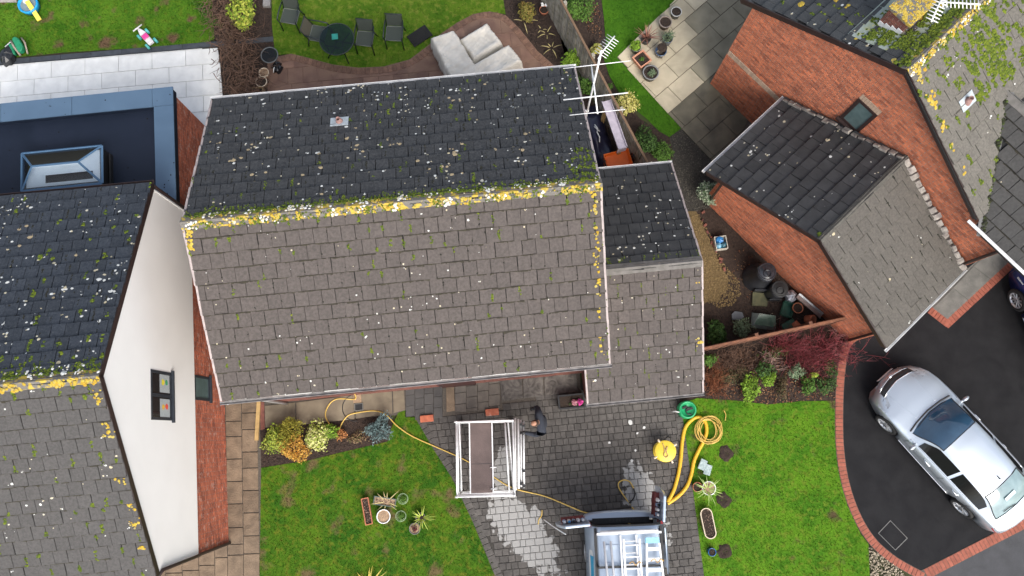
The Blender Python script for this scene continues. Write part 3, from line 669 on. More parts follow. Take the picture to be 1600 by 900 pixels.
for i in range(4):
    for j in range(4):
        x0 = 711+i*17.6; y0 = 580+j*17.5+(i % 2)*8-i*1.6; q = [(x0,y0),(x0+17,y0-2),(x0+17.4,y0+14.6),(x0+.4,y0+16.8)]
        y1 = min(q[2][1], 640-i*1.5); q = [(a, min(b, 643-i*1.6)) for a, b in q]
        if q[2][1]-q[1][1] > 4: slab_poly('slab', PX(q), .024, .03, m_gslab, p2)
for q in ([(781,592),(815,588),(817,622),(784,627)], [(817,588),(848,584),(850,619),(818,622)], [(850,584),(900,578),(903,612),(851,618)]): slab_poly('slab', PX(q), .026, .03, m_wet, p2)
p3 = sheet('side_path', PX([(340,625),(405,622),(408,730),(410,960),(120,960),(300,860),(357,840)]), -.003, m_bed)
def col(x0, x1, ys, y_end):
    for a, b in zip(ys, ys[1:]+[y_end]):
        k = (a-628)/270; X = lambda x: x + 4*k
        slab_poly('slab', PX([(X(x0),a),(X(x1),a-.6),(X(x1),b-2),(X(x0),b-1.4)]), .022+random.uniform(-.003,.003), .03, m_flag, p3)
col(353,377,[628,659,683,718,753,788,825,851,868],950); col(378,402,[628,646,672,707,732,767,802,838,866],950); col(333,352,[846,872],950); col(308,332,[846,884],950); col(282,307,[852,892],950); col(256,281,[860,896],950); col(228,255,[866],950)
tb = tag(MB().box(-.05,.05,-.55,.55,0,.07).build('timber_edging', m_timber, None, loc=tuple(G(403.5,656))), 'new yellow timber edging board at corner of the side path', 'board')

# back patio of the main house, with curved soldier edge
m_sand = M('plum_sandstone', (.155,.085,.062), (.21,.125,.085), 2.6, 8, rough=.75, bump=.5, bscale=25, rand=.22)
m_sandb = M('sandstone_edging', (.19,.105,.07), (.13,.072,.05), 8, rough=.85, bump=.4, bscale=60, rand=.2)
bp = sheet('back_patio', PX([(418,180),(418,92),(455,84),(480,90),(520,101),(560,106),(600,104),(640,93),(668,72),(690,52),(715,35),(740,22),(765,18),(790,24),(812,45),(840,80),(875,110),(905,122),(905,180)]), .008, m_sand)
CUR = PX([(438,88),(455,84),(480,90),(520,101),(560,106),(600,104),(640,93),(668,72),(690,52),(715,35),(740,22),(765,18),(790,24),(812,45),(840,80),(875,110),(905,124)])
cc = catmull(CUR, 5); soldier(bp, cc, .13, -.11, blockmesh('edging_brick', .19, .12, .05, m_sandb, .01), .022)
inner = []
for i, p in enumerate(cc):
    t = (cc[min(i+1,len(cc)-1)]-cc[max(i-1,0)]).normalized(); inner.append((p.x+t.y*.22, p.y-t.x*.22))
e0 = G(905,180); e9 = G(420,180)
POLY = inner + [(e0.x,e0.y),(e9.x,e9.y)]
for j in range(-2, 9):                      # random-width courses clipped to the curve by splitting it into convex strips
    y0 = 8.3 + j*.5; x = -8.2 + (j % 3)*.2
    while x < 3:
        w = random.choice((.45,.6,.75,.9)); q0 = [(x+.008,y0+.008),(x+w-.008,y0+.008),(x+w-.008,y0+.492),(x+.008,y0+.492)]
        q0 = [(a*cy_-(b-9)*sy_, a*sy_+(b-9)*cy_+9) for a, b in q0]; x += w
        if all(inpoly(a, b, POLY) for a, b in q0): slab_poly('slab', q0, .02+random.uniform(-.003,.003), .03, m_sand, bp)
        else:                                # cut piece: keep the corners inside, pull the others to the edge
            ins = [inpoly(a, b, POLY) for a, b in q0]
            if sum(ins) >= 1:
                cen = [q for q, k in zip(q0, ins) if k]; cx = sum(a for a, b in cen)/len(cen); cyv = sum(b for a, b in cen)/len(cen); out = []
                for (a, b), k in zip(q0, ins):
                    if k: out.append((a, b)); continue
                    lo, hi = 0., 1.
                    for _ in range(14):
                        m_ = (lo+hi)/2
                        if inpoly(cx+(a-cx)*m_, cyv+(b-cyv)*m_, POLY): lo = m_
                        else: hi = m_
                    out.append((cx+(a-cx)*lo, cyv+(b-cyv)*lo))
                if area(out) > .02: slab_poly('slab', out, .02, .03, m_sand, bp)
# left neighbour's pale porcelain terrace
m_porc = M('pale_porcelain_slab', (.80,.80,.77), (.69,.69,.665), 3.2, 8, rough=.45, bump=.1, bscale=60, rand=.05)
m_slate = M('dark_slate_edging', (.055,.062,.072), (.038,.043,.05), 6, rough=.6, bump=.3, bscale=40, rand=.12)
TER = PX([(-80,111),(0,103),(340,74),(344,98),(350,175),(345,420),(-80,420)])
ter = sheet('terrace', TER, -.002, M('grout', (.10,.10,.10), rough=1))
o0 = G(54.5,99.5); o1 = G(340,75); ang = math.atan2(o1.y-o0.y, o1.x-o0.x)
slab_grid(ter, TER, (o0.x, o0.y-.0), ang, .99, .495, m_porc, .022, .5, .010, nx=9, ny=9, hvar=.001)
EDG = PX([(-80,104),(0,95),(318,71),(340,66),(341,73),(0,102),(-80,110)]); oo = G(0,102)
for i in range(-2, 9):
    a = oo + Vector((math.cos(ang), math.sin(ang), 0))*i*.9; b = a + Vector((math.cos(ang), math.sin(ang), 0))*.892; nrm = Vector((-math.sin(ang), math.cos(ang), 0))*.16
    slab_poly('edging_slab', [a, b, b+nrm, a+nrm], .03, .05, m_slate, ter)
# right neighbour's patio of big grey slabs
m_yslab = M('buff_grey_slab', (.50,.44,.32), (.38,.335,.245), 2.2, 8, rough=.9, spec=.2, bump=.25, bscale=60, rand=.12)
m_dark2 = M('mossy_wet_slab', (.14,.125,.085), (.08,.072,.05), 2.2, 8, rough=.6, bump=.25, bscale=60, rand=.12)
m_mid = M('olive_grey_slab', (.27,.245,.18), (.20,.18,.13), 2.2, 8, rough=.9, spec=.2, bump=.25, bscale=60, rand=.1)
a0 = G(1071,35); a1 = G(1091,54); a2 = G(1124,26)
PT = [G(964,90), G(1115,-60), G(1260,-60), G(1130,140), G(1205,205), G(1130,270), G(1065,201)]
pat = sheet('patio', PT, -.004, m_bed); an2 = math.atan2((a2-a1).y, (a2-a1).x)
c2, s2 = math.cos(an2), math.sin(an2)
for j in range(-11, 4):
    for i in range(-6, 6):
        x0, y0 = i*.92 + (.46 if j % 2 else 0), j*.61; q = [(x0+.008,y0+.008),(x0+.912,y0+.008),(x0+.912,y0+.602),(x0+.008,y0+.602)]
        q = [(a1.x+c2*x-s2*y, a1.y+s2*x+c2*y) for x, y in q]
        q = clip_convex(q, [(p.x,p.y) for p in (PT[0], PT[1], PT[2], G(1190,140), PT[5], PT[6])])
        if len(q) >= 3 and area(q) > .02:
            c = (sum(p[0] for p in q)/len(q), sum(p[1] for p in q)/len(q)); px, py = proj((*c, 0)); wet = (py + .6*px) > 790 + random.uniform(-25,25)
            slab_poly('slab', q, .02+random.uniform(-.003,.003), .03, m_dark2 if wet else (m_mid if px > 1095+random.uniform(-25,25) else m_yslab), pat)
# ------------------------------------------------------------------ buildings
def frames(rf, ul, ur, wb, wf, ze, zr, mf, mbk, gauge=.318, tw=.28, wtf=1., clipf=None, clipb=None):
    lf = math.hypot(wf, zr-ze); lb = math.hypot(wb, zr-ze)
    rf.slope((-ul,0,zr), (1,0,0), (0,-wf/lf,-(zr-ze)/lf), ul+ur, lf, mf, gauge, tw, clipf, wtf)
    rf.slope((ur,0,zr), (-1,0,0), (0,wb/lb,-(zr-ze)/lb), ul+ur, lb, mbk, gauge, tw, clipb, .5, .3)
# ---- the main house
H1 = thing('house', 'detached brick house in the centre with brown grey front roof slope and dark back slope', 'house', (-2.397,4.575,0), .096)
ul = ur = 4.23; wb = wf = 3.445; ze, zr = 4.7, 6.58
gable_shell(H1, -4.15, 4.15, -3.28, 3.2, ze-.05, zr-.22, m_mortar)
brickwork(H1, (-4.15,-3.28,0), (1,0,0), (0,-1,0), [(0,0),(8.3,0),(8.3,4.55),(0,4.55)], m_brick_d)
rd = gable_deck(H1, -ul+.03, ur-.03, wb, wf, ze, zr); r1 = Roof(H1, rd)
frames(r1, ul-.03, ur-.03, wb, wf, ze, zr, mt_front, mt_back); r1.finish(300)
ridge_caps(rd, (-ul,0), (ur,0), zr, math.atan2(zr-ze, wf), m_ridge)
for fi in (0, 1):
    verge_units(r1, fi, 0, m_verge); verge_units(r1, fi, ul+ur-.06, m_verge)
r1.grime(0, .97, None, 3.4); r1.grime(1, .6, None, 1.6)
r1.lichen(0, 150, (.008,.024)); r1.lichen(1, 330, (.012,.034)); r1.lichen(1, 60, (.03,.05), mat=M('tan_lichen', (.42,.33,.20), (.32,.25,.15), 50, rough=1), name='tan_lichen')
r1.moss(0, r1.joints(0, 230, weight=lambda u, q, f: .25 + .75*max(0, 1-q/1.2)*1.0 + (.7 if u > 7.9 else 0)), .032)
r1.moss(1, r1.joints(1, 260, weight=lambda u, q, f: .2 + .9*max(0, 1-q/.9) + (.4 if u < 1.0 else 0)), .028)
mdk = M('dry_dark_moss', (.022,.022,.014), (.012,.012,.009), 30, rough=1)
r1.moss(0, [(u, q, .03, 3) for u, q, a, b in r1.joints(0, 170)], .02, mdk, 'dark_moss'); r1.moss(1, r1.joints(1, 230), .022, mdk, 'dark_moss')
r1.moss(1, [(u, random.uniform(.06,.28), .1, 5) for u in np.arange(.1, 8.4, .055)], .026)
r1.moss(1, [(random.gauss(.25,.2), random.uniform(.2,1.1), .12, 7) for _ in range(45)], .03)
ridge_growth(r1, 0, 0, 190, (.012,.038), -.02, .13); ridge_growth(r1, 0, 0, 100, (.012,.035), -.02, .12, m_lichen); ridge_growth(r1, 1, 0, 200, (.012,.035), 0, .18, m_lichen)
ridge_growth(r1, 1, 0, 60, (.012,.03), .0, .10); ridge_growth(r1, 1, 0, 900, (.010,.028), .04, .20, m_moss, 'ridge_moss'); ridge_growth(r1, 0, 0, 420, (.010,.024), -.02, .15, m_moss, 'ridge_moss')
mb = MB(); f = r1.fr[0]
for u0, n, l in ((8.25,60,3.7), (.08,60,.55)):
    for _ in range(n):
        q = random.random()**(1.6)*l; r1.dome(mb, r1.surf(f, u0+random.gauss(0,.035), q)+f['N']*.012, f['U'], f['D'], f['N'], random.uniform(.012,.04), .010, 8)
mb.build('verge_lichen', m_ylichen, rd, smooth=True, kind='stuff')
gutter('gutter', (-4.25,-3.51,ze-.02), (4.25,-3.51,ze-.02), m_ggut, H1); gutter('gutter', (-4.25,3.51,ze-.02), (4.25,3.51,ze-.02), m_gutter, H1)
MB().box(-4.2,4.2,-3.45,-3.42,ze-.22,ze-.03).build('fascia', m_white, H1); MB().box(-4.2,4.2,3.40,3.43,ze-.22,ze-.03).build('fascia', m_white, H1)
MB().tube([(-4.1,-3.52,ze-.07),(-4.1,-3.48,ze-.2),(-4.1,-3.34,ze-.35),(-4.1,-3.34,0)], .034, 8).build('downpipe', m_gutter, H1, True)
def front_window(u0, u1, z0, z1, n):
    y = -3.289 if z0 > 3 else -3.268; f = .07; w = MB().box(u0,u1,y-.03,y+.01,z0,z0+f).box(u0,u1,y-.03,y+.01,z1-f,z1).box(u0,u0+f,y-.03,y+.01,z0+f,z1-f).box(u1-f,u1,y-.03,y+.01,z0+f,z1-f)
    for k in range(1, n): c = u0+(u1-u0)*k/n; w.box(c-.03,c+.03,y-.03,y+.01,z0+f,z1-f)
    wo = w.build('window', m_white if z0 > 3 else m_brown, H1); MB().box(u0-.06,u1+.06,y-(.07 if z0 > 3 else .012),y-.001,z0-.06,z0-.003).build('sill', m_white if z0 > 3 else m_brick_d, wo)
    for k in range(n): a, b = u0+(u1-u0)*k/n, u0+(u1-u0)*(k+1)/n; MB().box(a+.045,b-.045,y-.014,y-.006,z0+f+.01,z1-f-.01).build('pane', m_glass, wo)
for a in ((-3.3,-1.5,.85,2.1,3), (-3.2,-1.6,3.2,4.35,3), (1.2,2.7,3.2,4.35,2), (-.6,.4,3.3,4.35,1), (1.9,3.2,.9,2.1,2)): front_window(*a)
dr_ = MB().box(.15,1.10,-3.33,-3.288,.05,2.1).build('front_door', M('dark_door_paint', (.05,.012,.012), rough=.4), H1); MB().tube([(.24,-3.36,1.0),(.24,-3.36,1.16)], .012, 6).build('handle', m_chrome0, dr_, True)
# soil vent through the back slope, on a lead slate
def vent(parent, P, N, U, D, sc=1.0):
    m = Matrix.Translation(P) @ Matrix((U, -D, N)).transposed().to_4x4()
    fl = MB().box(-.20*sc,.20*sc,-.14*sc,.14*sc,.05,.058,0,m).build('lead_slate', M('lead_flashing', (.42,.47,.50), (.30,.34,.37), 12, rough=.5, bump=.3), parent)
    up = Vector((0,0,1)); b = P + N*.05
    MB().lathe([(.10*sc,-.06),(.075*sc,.03),(.068*sc,.07),(.050*sc,.07),(.050*sc,.17),(.040*sc,.17),(.040*sc,.05),(.001,.05)], 16, tuple(b)).build('vent_pipe', M('red_grey_pipe', (.28,.16,.14), (.20,.12,.11), 20, rough=.7), fl, True)
f = r1.fr[1]; v = house_mat(H1).inverted() @ G(524,180,5.75); uu = f['O'].x - v.x; vent(rd, f['O']+f['U']*uu+f['D']*(v.y/f['D'].y), f['N'], f['U'], f['D'])

# ---- attached single garage of the main house
H2 = thing('attached_garage', 'low pitched garage attached to the right of central house, black back slope', 'garage', (2.979,3.825,0), .096)
gable_shell(H2, -1.26, 1.36, -2.72, 2.7, 2.38, 3.82, m_mortar)
brickwork(H2, (-1.26,-2.72,0), (0,1,0), (-1,0,0), [(0,0),(1.1,0),(1.1,2.3),(0,2.3)], m_brick_d)
brickwork(H2, (-1.26,-2.72,0), (1,0,0), (0,-1,0), [(0,0),(2.62,0),(2.62,2.3),(0,2.3)], m_brick_d)
MB().box(-.95,1.05,-2.76,-2.735,.0,2.05).build('garage_door', M('garage_door_paint', (.55,.55,.54), rough=.5), H2)
rd2 = gable_deck(H2, -1.43, 1.41, 2.92, 2.92, 2.4, 4.008); r2 = Roof(H2, rd2)
clip2 = lambda u, q: u > .50 or q > 2.13      # the part beside the tall wall of the house starts at that wall
frames(r2, 1.43, 1.41, 2.92, 2.92, 2.4, 4.008, M('garage_brown_tile', (.098,.083,.076), (.066,.056,.051), 18, 9, rough=.85, bump=.5, bscale=90, rand=.12, speck=(45,.5,.62,(.05,.045,.045))), M('black_mossy_tile', (.020,.021,.022), (.030,.031,.032), 5, rough=.6, bump=.6, bscale=70, rand=.22, speck=(38,.3,.62,(.07,.07,.07))), clipf=None); r2.finish(300)
ridge_caps(rd2, (-1.43,0), (1.41,0), 4.008, .503, m_ridge_grey)
verge_units(r2, 0, 2.84, m_verge); verge_units(r2, 1, 0, m_verge); verge_units(r2, 0, 0, m_verge)
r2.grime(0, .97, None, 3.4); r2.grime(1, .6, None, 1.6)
r2.lichen(0, 70, (.008,.022)); r2.lichen(1, 95, (.013,.036)); r2.moss(0, r2.joints(0, 40), .022); r2.moss(0, r2.joints(0, 70), .018, mdk, 'dark_moss')
r2.moss(1, [(random.uniform(0,2.8), random.uniform(.05,.3), .1, 5) for _ in range(36)], .022)
r2.lichen(0, 9, (.02,.045), bias=lambda f: (random.gauss(2.75,.04), random.choice((.5,1.9,2.0,2.1))), mat=m_ylichen, name='yellow_lichen', h=.012)
gutter('gutter', (-1.46,-2.985,2.38), (1.45,-2.985,2.38), m_ggut, H2); gutter('gutter', (-1.0,2.985,2.38), (1.45,2.985,2.38), m_gutter, H2)

# ---- the left neighbour's house: white render over red brick
H3 = thing('house', 'white rendered gable house with blue black roof at the left edge', 'house', (-7.814,1.098,0), .095)
wb, wf, ze, zr = 4.55, 4.03, 4.6, 6.97; LU = 6.2
gable_shell(H3, -LU, -.07, -3.92, 4.4, 2.35, 2.36, m_mortar, 'ground_floor_wall')
mb = MB(); Pn = [(-3.95,2.32),(4.42,2.32),(4.42,ze-.06),(.0,zr-.14),(-3.95,ze-.06)]
mb.add([(-LU,w,z) for w,z in Pn]+[(.03,w,z) for w,z in Pn], [(4,3,2,1,0),(5,6,7,8,9)]+[(i,(i+1)%5,5+(i+1)%5,5+i) for i in range(5)]); mb.build('rendered_wall', m_render, H3)
HM3 = house_mat(H3); I3 = HM3.inverted(); n3 = (HM3.to_3x3() @ Vector((1,0,0)))
def wall3(px, py, u): p = I3 @ hit(px, py, HM3 @ Vector((u,0,0)), n3); return p.y, p.z
ya, zt = wall3(235,578,.03); yb, _ = wall3(235,655,.03); yc, zb_ = wall3(267,582,.03); yd, _ = wall3(268,658,.03)
w0, w1 = (yb+yd)/2, (ya+yc)/2
def window(parent, u, w0, w1, z0, z1, nsplit=2, glass=None, posters=False, frame=m_anth, th=.06, proud=.014):
    wn = MB(); f = th; wn.box(u+proud-.05, u+proud, w0, w1, z0, z0+f).box(u+proud-.05, u+proud, w0, w1, z1-f, z1).box(u+proud-.05, u+proud, w0, w0+f, z0+f, z1-f).box(u+proud-.05, u+proud, w1-f, w1, z0+f, z1-f)
    for k in range(1, nsplit):
        c = w0+(w1-w0)*k/nsplit; wn.box(u+proud-.05, u+proud+.001, c-f*.6, c+f*.6, z0+f, z1-f)
    wo = wn.build('window', frame, parent)
    MB().box(u+.001, u+.05+proud, w0-.05, w1+.05, z0-.05, z0-.002).build('sill', frame, wo)
    for k in range(nsplit):
        a, b = w0+(w1-w0)*k/nsplit+f*.6, w0+(w1-w0)*(k+1)/nsplit-f*.6
        MB().box(u+.0015, u+.004, a, b, z0+f, z1-f).build('pane', glass or m_glass, wo)
    return wo
wo = window(H3, .03, w0, w1, zb_, zt)
m_post = M('pale_net_panel', (.42,.45,.46), (.33,.36,.37), 30, rough=.8); dz = zt-zb_
for k, (cols) in enumerate((((.75,.45,.05),(.75,.08,.05)), ((.80,.68,.05),(.05,.35,.15)))):
    a = w0+(w1-w0)*(k/2)+.07; b = w0+(w1-w0)*((k+1)/2)-.07
    pn = MB().box(.0346,.036,a,b,zb_+.1,zb_+dz*.58).build('paper_panel', m_post, wo)
    mb = MB()
    for j, zc in enumerate((.42,.25)):
        c = (a+b)/2+.03; rr = .075
        mb.add([(.037,c+rr*random.uniform(.6,1.1)*math.cos(t*.7),zb_+dz*zc+rr*1.3*random.uniform(.6,1.1)*math.sin(t*.7)) for t in range(9)], [tuple(range(9))], j)
    for p in mb.v: pass
    o = mb.build('paper_cutout', [M('cutout%d%d' % (k,j), cols[j], rough=.8) for j in (0,1)], pn)
ya, zt = wall3(300,588,-.07); yb, zb2 = wall3(326,590,-.07); y2, _ = wall3(326,627,-.07)
brickwork(H3, (-.07,-3.92,0), (0,1,0), (1,0,0), [(0,0),(8.3,0),(8.3,2.32),(0,2.32)], m_brick, holes=[[(y2+3.92,zb2),(yb+3.92,zb2),(yb+3.92,2.1),(y2+3.92,2.1)]])
window(H3, -.07, y2, yb, zb2, 2.1, 1, m_frost, proud=.02)
rd3 = gable_deck(H3, -LU, .05, wb, wf, ze, zr); r3 = Roof(H3, rd3)
frames(r3, LU, .06, wb, wf, ze, zr, mt_left, mt_leftb); r3.finish(300)
ridge_caps(rd3, (-LU,0), (.07,0), zr, math.atan2(zr-ze, wf), m_ridge)
for fi, u in ((0, LU+.055), (1, .005)):
    f = r3.fr[fi]; a = f['O']+f['U']*u; b = a+f['D']*f['l']; s = Vector((.008,0,0)); dn = f['N']*-.13
    MB().add([a+s+f['N']*.02, b+s+f['N']*.02, b+s+dn, a+s+dn, a-s+f['N']*.02, b-s+f['N']*.02, b-s+dn, a-s+dn], [(0,3,2,1),(4,5,6,7),(0,1,5,4),(2,3,7,6),(1,2,6,5),(0,4,7,3)]).build('bargeboard', m_brown, H3)
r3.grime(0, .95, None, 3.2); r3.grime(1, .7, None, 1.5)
r3.lichen(0, 110, (.01,.030)); r3.lichen(1, 320, (.013,.04)); r3.lichen(1, 40, (.03,.05), mat=MATS['tan_lichen'], name='tan_lichen')
r3.moss(0, r3.joints(0, 260, weight=lambda u, q, f: .35 + max(0, 1-q/.8)), .036); r3.moss(1, r3.joints(1, 420, weight=lambda u, q, f: .15 + 1.2*max(0, 1-q/1.4)), .040); r3.moss(1, r3.joints(1, 300), .02, mdk, 'dark_moss')
r3.moss(1, [(random.uniform(0,6), random.uniform(.05,.4), .12, 5) for _ in range(120)], .03)
ridge_growth(r3, 0, 0, 240, (.012,.05), -.02, .14); ridge_growth(r3, 1, 0, 350, (.012,.03), .05, .25, m_moss, 'ridge_moss'); ridge_growth(r3, 1, 0, 130, (.015,.04), .02, .3, m_lichen)
mb = MB(); f = r3.fr[0]
for _ in range(70): r3.dome(mb, r3.surf(f, 6.14+random.gauss(0,.05), random.choice((.35,.5,1.0,1.25,2.3,2.9,3.3,3.9))+random.gauss(0,.05))+f['N']*.008, f['U'], f['D'], f['N'], random.uniform(.012,.04), .010, 8)
mb.build('verge_lichen', m_ylichen, rd3, smooth=True, kind='stuff')
gutter('gutter', (-LU,wb+.06,ze-.03), (.08,wb+.06,ze-.03), m_brown, H3); gutter('gutter', (-LU,-wf-.06,ze-.03), (.08,-wf-.06,ze-.03), m_brown, H3)
MB().tube([(-.02,-wf-.05,ze-.08),(.08,-wf+.12,ze-.22),(.085,-wf+.13,2.4),(.0,-wf+.12,2.2),(-.02,-wf+.12,.05)], .038, 8).build('downpipe', m_brown, H3, True)
MB().tube([(-.02,wb+.05,ze-.08),(.04,wb-.02,ze-.3),(.06,wb-.05,2.0)], .038, 8).build('downpipe', m_brown, H3, True)
MB().box(-.14,.055,4.425,4.46,2.3,ze-.05).build('corner_trim', m_white, H3)

# ---- its flat-roofed rear extension with a roof lantern
cA, cB = G(268,137,3.1), G(0,163.5,3.1); exa = math.atan2(cA.y-cB.y, cA.x-cB.x)
H4 = thing('flat_roof_extension', 'flat roofed rear extension with blue grey parapet coping and glass lantern', 'extension', (cA.x, cA.y, 0), exa)
dep = 3.62; LX = 6.0
MB().box(-LX,-.06,-dep,-.06,0,2.80).build('wall', m_mortar, H4)
brickwork(H4, (-.06,-dep,0), (0,1,0), (1,0,0), [(0,0),(dep-.06,0),(dep-.06,2.8),(0,2.8)], m_brick)
m_cop = M('blue_grey_coping', (.070,.120,.185), (.060,.105,.165), 1.5, rough=.38, spec=.6)
m_mem = M('roof_membrane', (.0055,.010,.021), (.009,.014,.028), 1.2, 5, rough=.5, spec=.3, speck=(14,.5,.70,(.006,.008,.012)))
MB().box(-LX,-.44,-dep,-.44,2.80,2.86).build('roof_membrane', m_mem, H4)
pw = .44
MB().box(-LX,0,-pw,0,2.80,3.06).box(-pw,0,-dep,-pw,2.80,3.06).build('parapet', m_mem, H4)
for a, b in ((-6.0,-4.31),(-4.30,-2.51),(-2.505,-pw-.052)): MB().box(a,b-.006,-pw-.02,.03,3.062,3.10).build('coping_panel', m_cop, H4)
MB().box(-pw-.05,.03,-pw-.02,.03,3.062,3.10).build('coping_panel', m_cop, H4)
MB().box(-pw-.02,.03,-dep,-pw-.03,3.062,3.10).build('coping_panel', m_cop, H4)
mb = MB(); I4 = house_mat(H4).inverted()
for _ in range(130):
    x, y = random.uniform(-6,0), random.uniform(-dep,-.02)
    if random.random() < .45: x = random.uniform(-1.6,-.05); y = random.uniform(-3.6,-2.2)
    z = 3.101 if x > -pw-.02 or y > -pw-.02 else 2.861
    r = random.uniform(.010,.026); mb.add([(x+r*random.uniform(.6,1.2)*math.cos(k*1.05), y+r*random.uniform(.6,1.2)*math.sin(k*1.05), z+.001) for k in range(6)]+[(x,y,z+.008)], [(k,(k+1)%6,6) for k in range(6)])
mb.build('moss_crumbs', M('black_crumbs', (.006,.006,.006), rough=1), H4, kind='stuff')
# lantern: kerb, bars, four glass panes
q = [I4 @ G(*p) for p in ((33,238,3.35),(157,228,3.35),(159,286,3.35),(32,297,3.35))]
x0, x1 = (q[0].x+q[3].x)/2, (q[1].x+q[2].x)/2; y1, y0 = (q[0].y+q[1].y)/2, (q[2].y+q[3].y)/2
la = MB().box(x0+.03,x1-.03,y0+.03,y1-.03,2.861,3.25).build('roof_lantern', m_black, H4)
MB().box(x1+.02,x1+.06,y0,y1-.1,2.862,3.0).build('upstand', m_black, la)
m_lbar = M('blue_grey_bar', (.085,.17,.28), (.075,.15,.25), 4, rough=.35)
ra, rb = (x0+.42, (y0+y1)/2, 3.62), (x1-.42, (y0+y1)/2, 3.62); cs4 = [(x0,y0,3.31),(x1,y0,3.31),(x1,y1,3.31),(x0,y1,3.31)]
for a, b in ((cs4[0],ra),(cs4[3],ra),(cs4[1],rb),(cs4[2],rb),(ra,rb)): MB().tube([a,b], .028, 4).build('glazing_bar', m_lbar, la)
for i in range(4): MB().tube([cs4[i],cs4[(i+1)%4]], .034, 4).build('eaves_bar', m_lbar, la)
m_lg = thin_glass('lantern_glass', (.93,.97,1.0), .03)
for P in ((cs4[0],cs4[1],rb,ra),(cs4[2],cs4[3],ra,rb),(cs4[1],cs4[2],rb),(cs4[3],cs4[0],ra)):
    c = sum((Vector(p) for p in P), Vector())/len(P); v = [Vector(p)+(c-Vector(p))*.03 for p in P]; nn = (v[1]-v[0]).cross(v[2]-v[0]).normalized()
    n = len(v); MB().add([p for p in v]+[p-nn*.012 for p in v], [tuple(range(n)), tuple(range(2*n-1,n-1,-1))]+[(i,n+i,n+(i+1)%n,(i+1)%n) for i in range(n)]).build('pane', m_lg, la)
m_room = M('bright_room_below', (.85,.86,.86), (.80,.81,.81), 3, rough=.9)
MB().box(x0+.08,x1-.08,y0+.08,y1-.08,3.2502,3.256).build('light_well_lining', m_room, la)
MB().box(x0+.55,x1-.25,y0+.16,y0+.36,3.257,3.262).build('dark_well_edge', m_brown, la)

# ---- the right neighbour's house: tall red brick gable
H5 = thing('house', 'red brick gable house with mossy chimney roof at top right', 'house', (8.182,7.44,0), .748)
wb, wf, ze, zr = 3.95, 3.56, 4.41, 6.55; RU = 6.5; U5 = .16
HM5 = house_mat(H5); I5 = HM5.inverted(); n5 = HM5.to_3x3() @ Vector((-1,0,0))
def wall5(px, py): p = I5 @ hit(px, py, HM5 @ Vector((U5,0,0)), n5); return p.y, p.z
wc = (I5 @ G(1571,393,4.1)).y
gable_shell(H5, U5, RU, -3.27, 3.62, ze-.04, zr-.14, m_mortar)
MB().box(U5, 4.0, wc, -3.27, 0, 4.12).build('wall', m_mortar, H5)
pts = [wall5(1311,181), wall5(1342,156), wall5(1375,179), wall5(1340,207)]
a0 = (pts[0][0]+pts[1][0])/2; a1 = (pts[2][0]+pts[3][0])/2; zlo = (pts[0][1]+pts[3][1])/2; zhi = (pts[1][1]+pts[2][1])/2
bw = [wall5(1136,80), wall5(1198,138)]; zb5 = (bw[0][1]+bw[1][1])/2
K = -wc; cv = lambda w: w+K     # brickwork runs along +w from the front corner
outl = [(0,0),(cv(3.62),0),(cv(3.62),ze-.05),(cv(0),zr-.15),(cv(-3.27),ze-.05),(0,4.1)]
lo_, hi_ = min(a0,a1), max(a0,a1)
brickwork(H5, (U5,wc,0), (0,1,0), (-1,0,0), outl, m_brick_o, holes=[[(cv(lo_)-.0,zlo),(cv(hi_),zlo),(cv(hi_),zhi+.21),(cv(lo_)-.0,zhi+.21)], [(cv(.3),zb5-.11),(cv(3.7),zb5-.11),(cv(3.7),zb5+.10),(cv(.3),zb5+.10)]])
me_bf = MB().box(-.006-.004,0,0,.068,0,.205); me = bpy.data.meshes.new('buff_brick'); me.from_pydata([tuple(v) for v in me_bf.v], [], me_bf.f); me.materials.append(m_buff); me.update()
w = .3
while w < 3.60: put('buff_brick', me, H5, (U5,w,zb5-.105)); w += .075
w = lo_
while w < hi_-.05: put('buff_brick', me, H5, (U5,w,zhi+.002)); w += .075
fr = MB(); f = .085; a, b = lo_, hi_
fr.box(U5-.03,U5+.03,a,b,zlo,zlo+f).box(U5-.03,U5+.03,a,b,zhi-f,zhi).box(U5-.03,U5+.03,a,a+f,zlo+f,zhi-f).box(U5-.03,U5+.03,b-f,b,zlo+f,zhi-f); wo = fr.build('window', m_brown, H5)
MB().box(U5-.10,U5-.002,a-.05,b+.05,zlo-.06,zlo-.003).build('sill', m_brown, wo); MB().box(U5-.012,U5-.004,a+f,b-f,zlo+f,zhi-f).build('pane', m_frost, wo)
rd5 = gable_deck(H5, 0, RU, wb, wf, ze, zr); r5 = Roof(H5, rd5); tp = (zr-ze)/wf
lf5 = math.hypot(wf, zr-ze); kf = wf/lf5
UR_, VU = 2.05, .35
vclip = lambda u, q: not (u > VU-.2 and (-q*kf) < u-VU-3.56 and u < UR_) and not (u >= UR_ and (-q*kf) < (2*UR_-u)-VU-3.56 and u < 2*UR_+.05)
lb5 = math.hypot(wb, zr-ze)
mt_rb = M('mossy_black_tile', (.045,.048,.05), (.032,.034,.036), 5, rough=.6, bump=.6, bscale=70, rand=.18, speck=(38,.4,.62,(.10,.10,.10)))
r5.slope((0.02,0,zr), (1,0,0), (0,-wf/lf5,-(zr-ze)/lf5), RU, lf5, mt_right, .33, .30, vclip)
r5.slope((RU,0,zr), (-1,0,0), (0,wb/lb5,-(zr-ze)/lb5), RU-.02, lb5, mt_rb, .33, .30, None, .5)
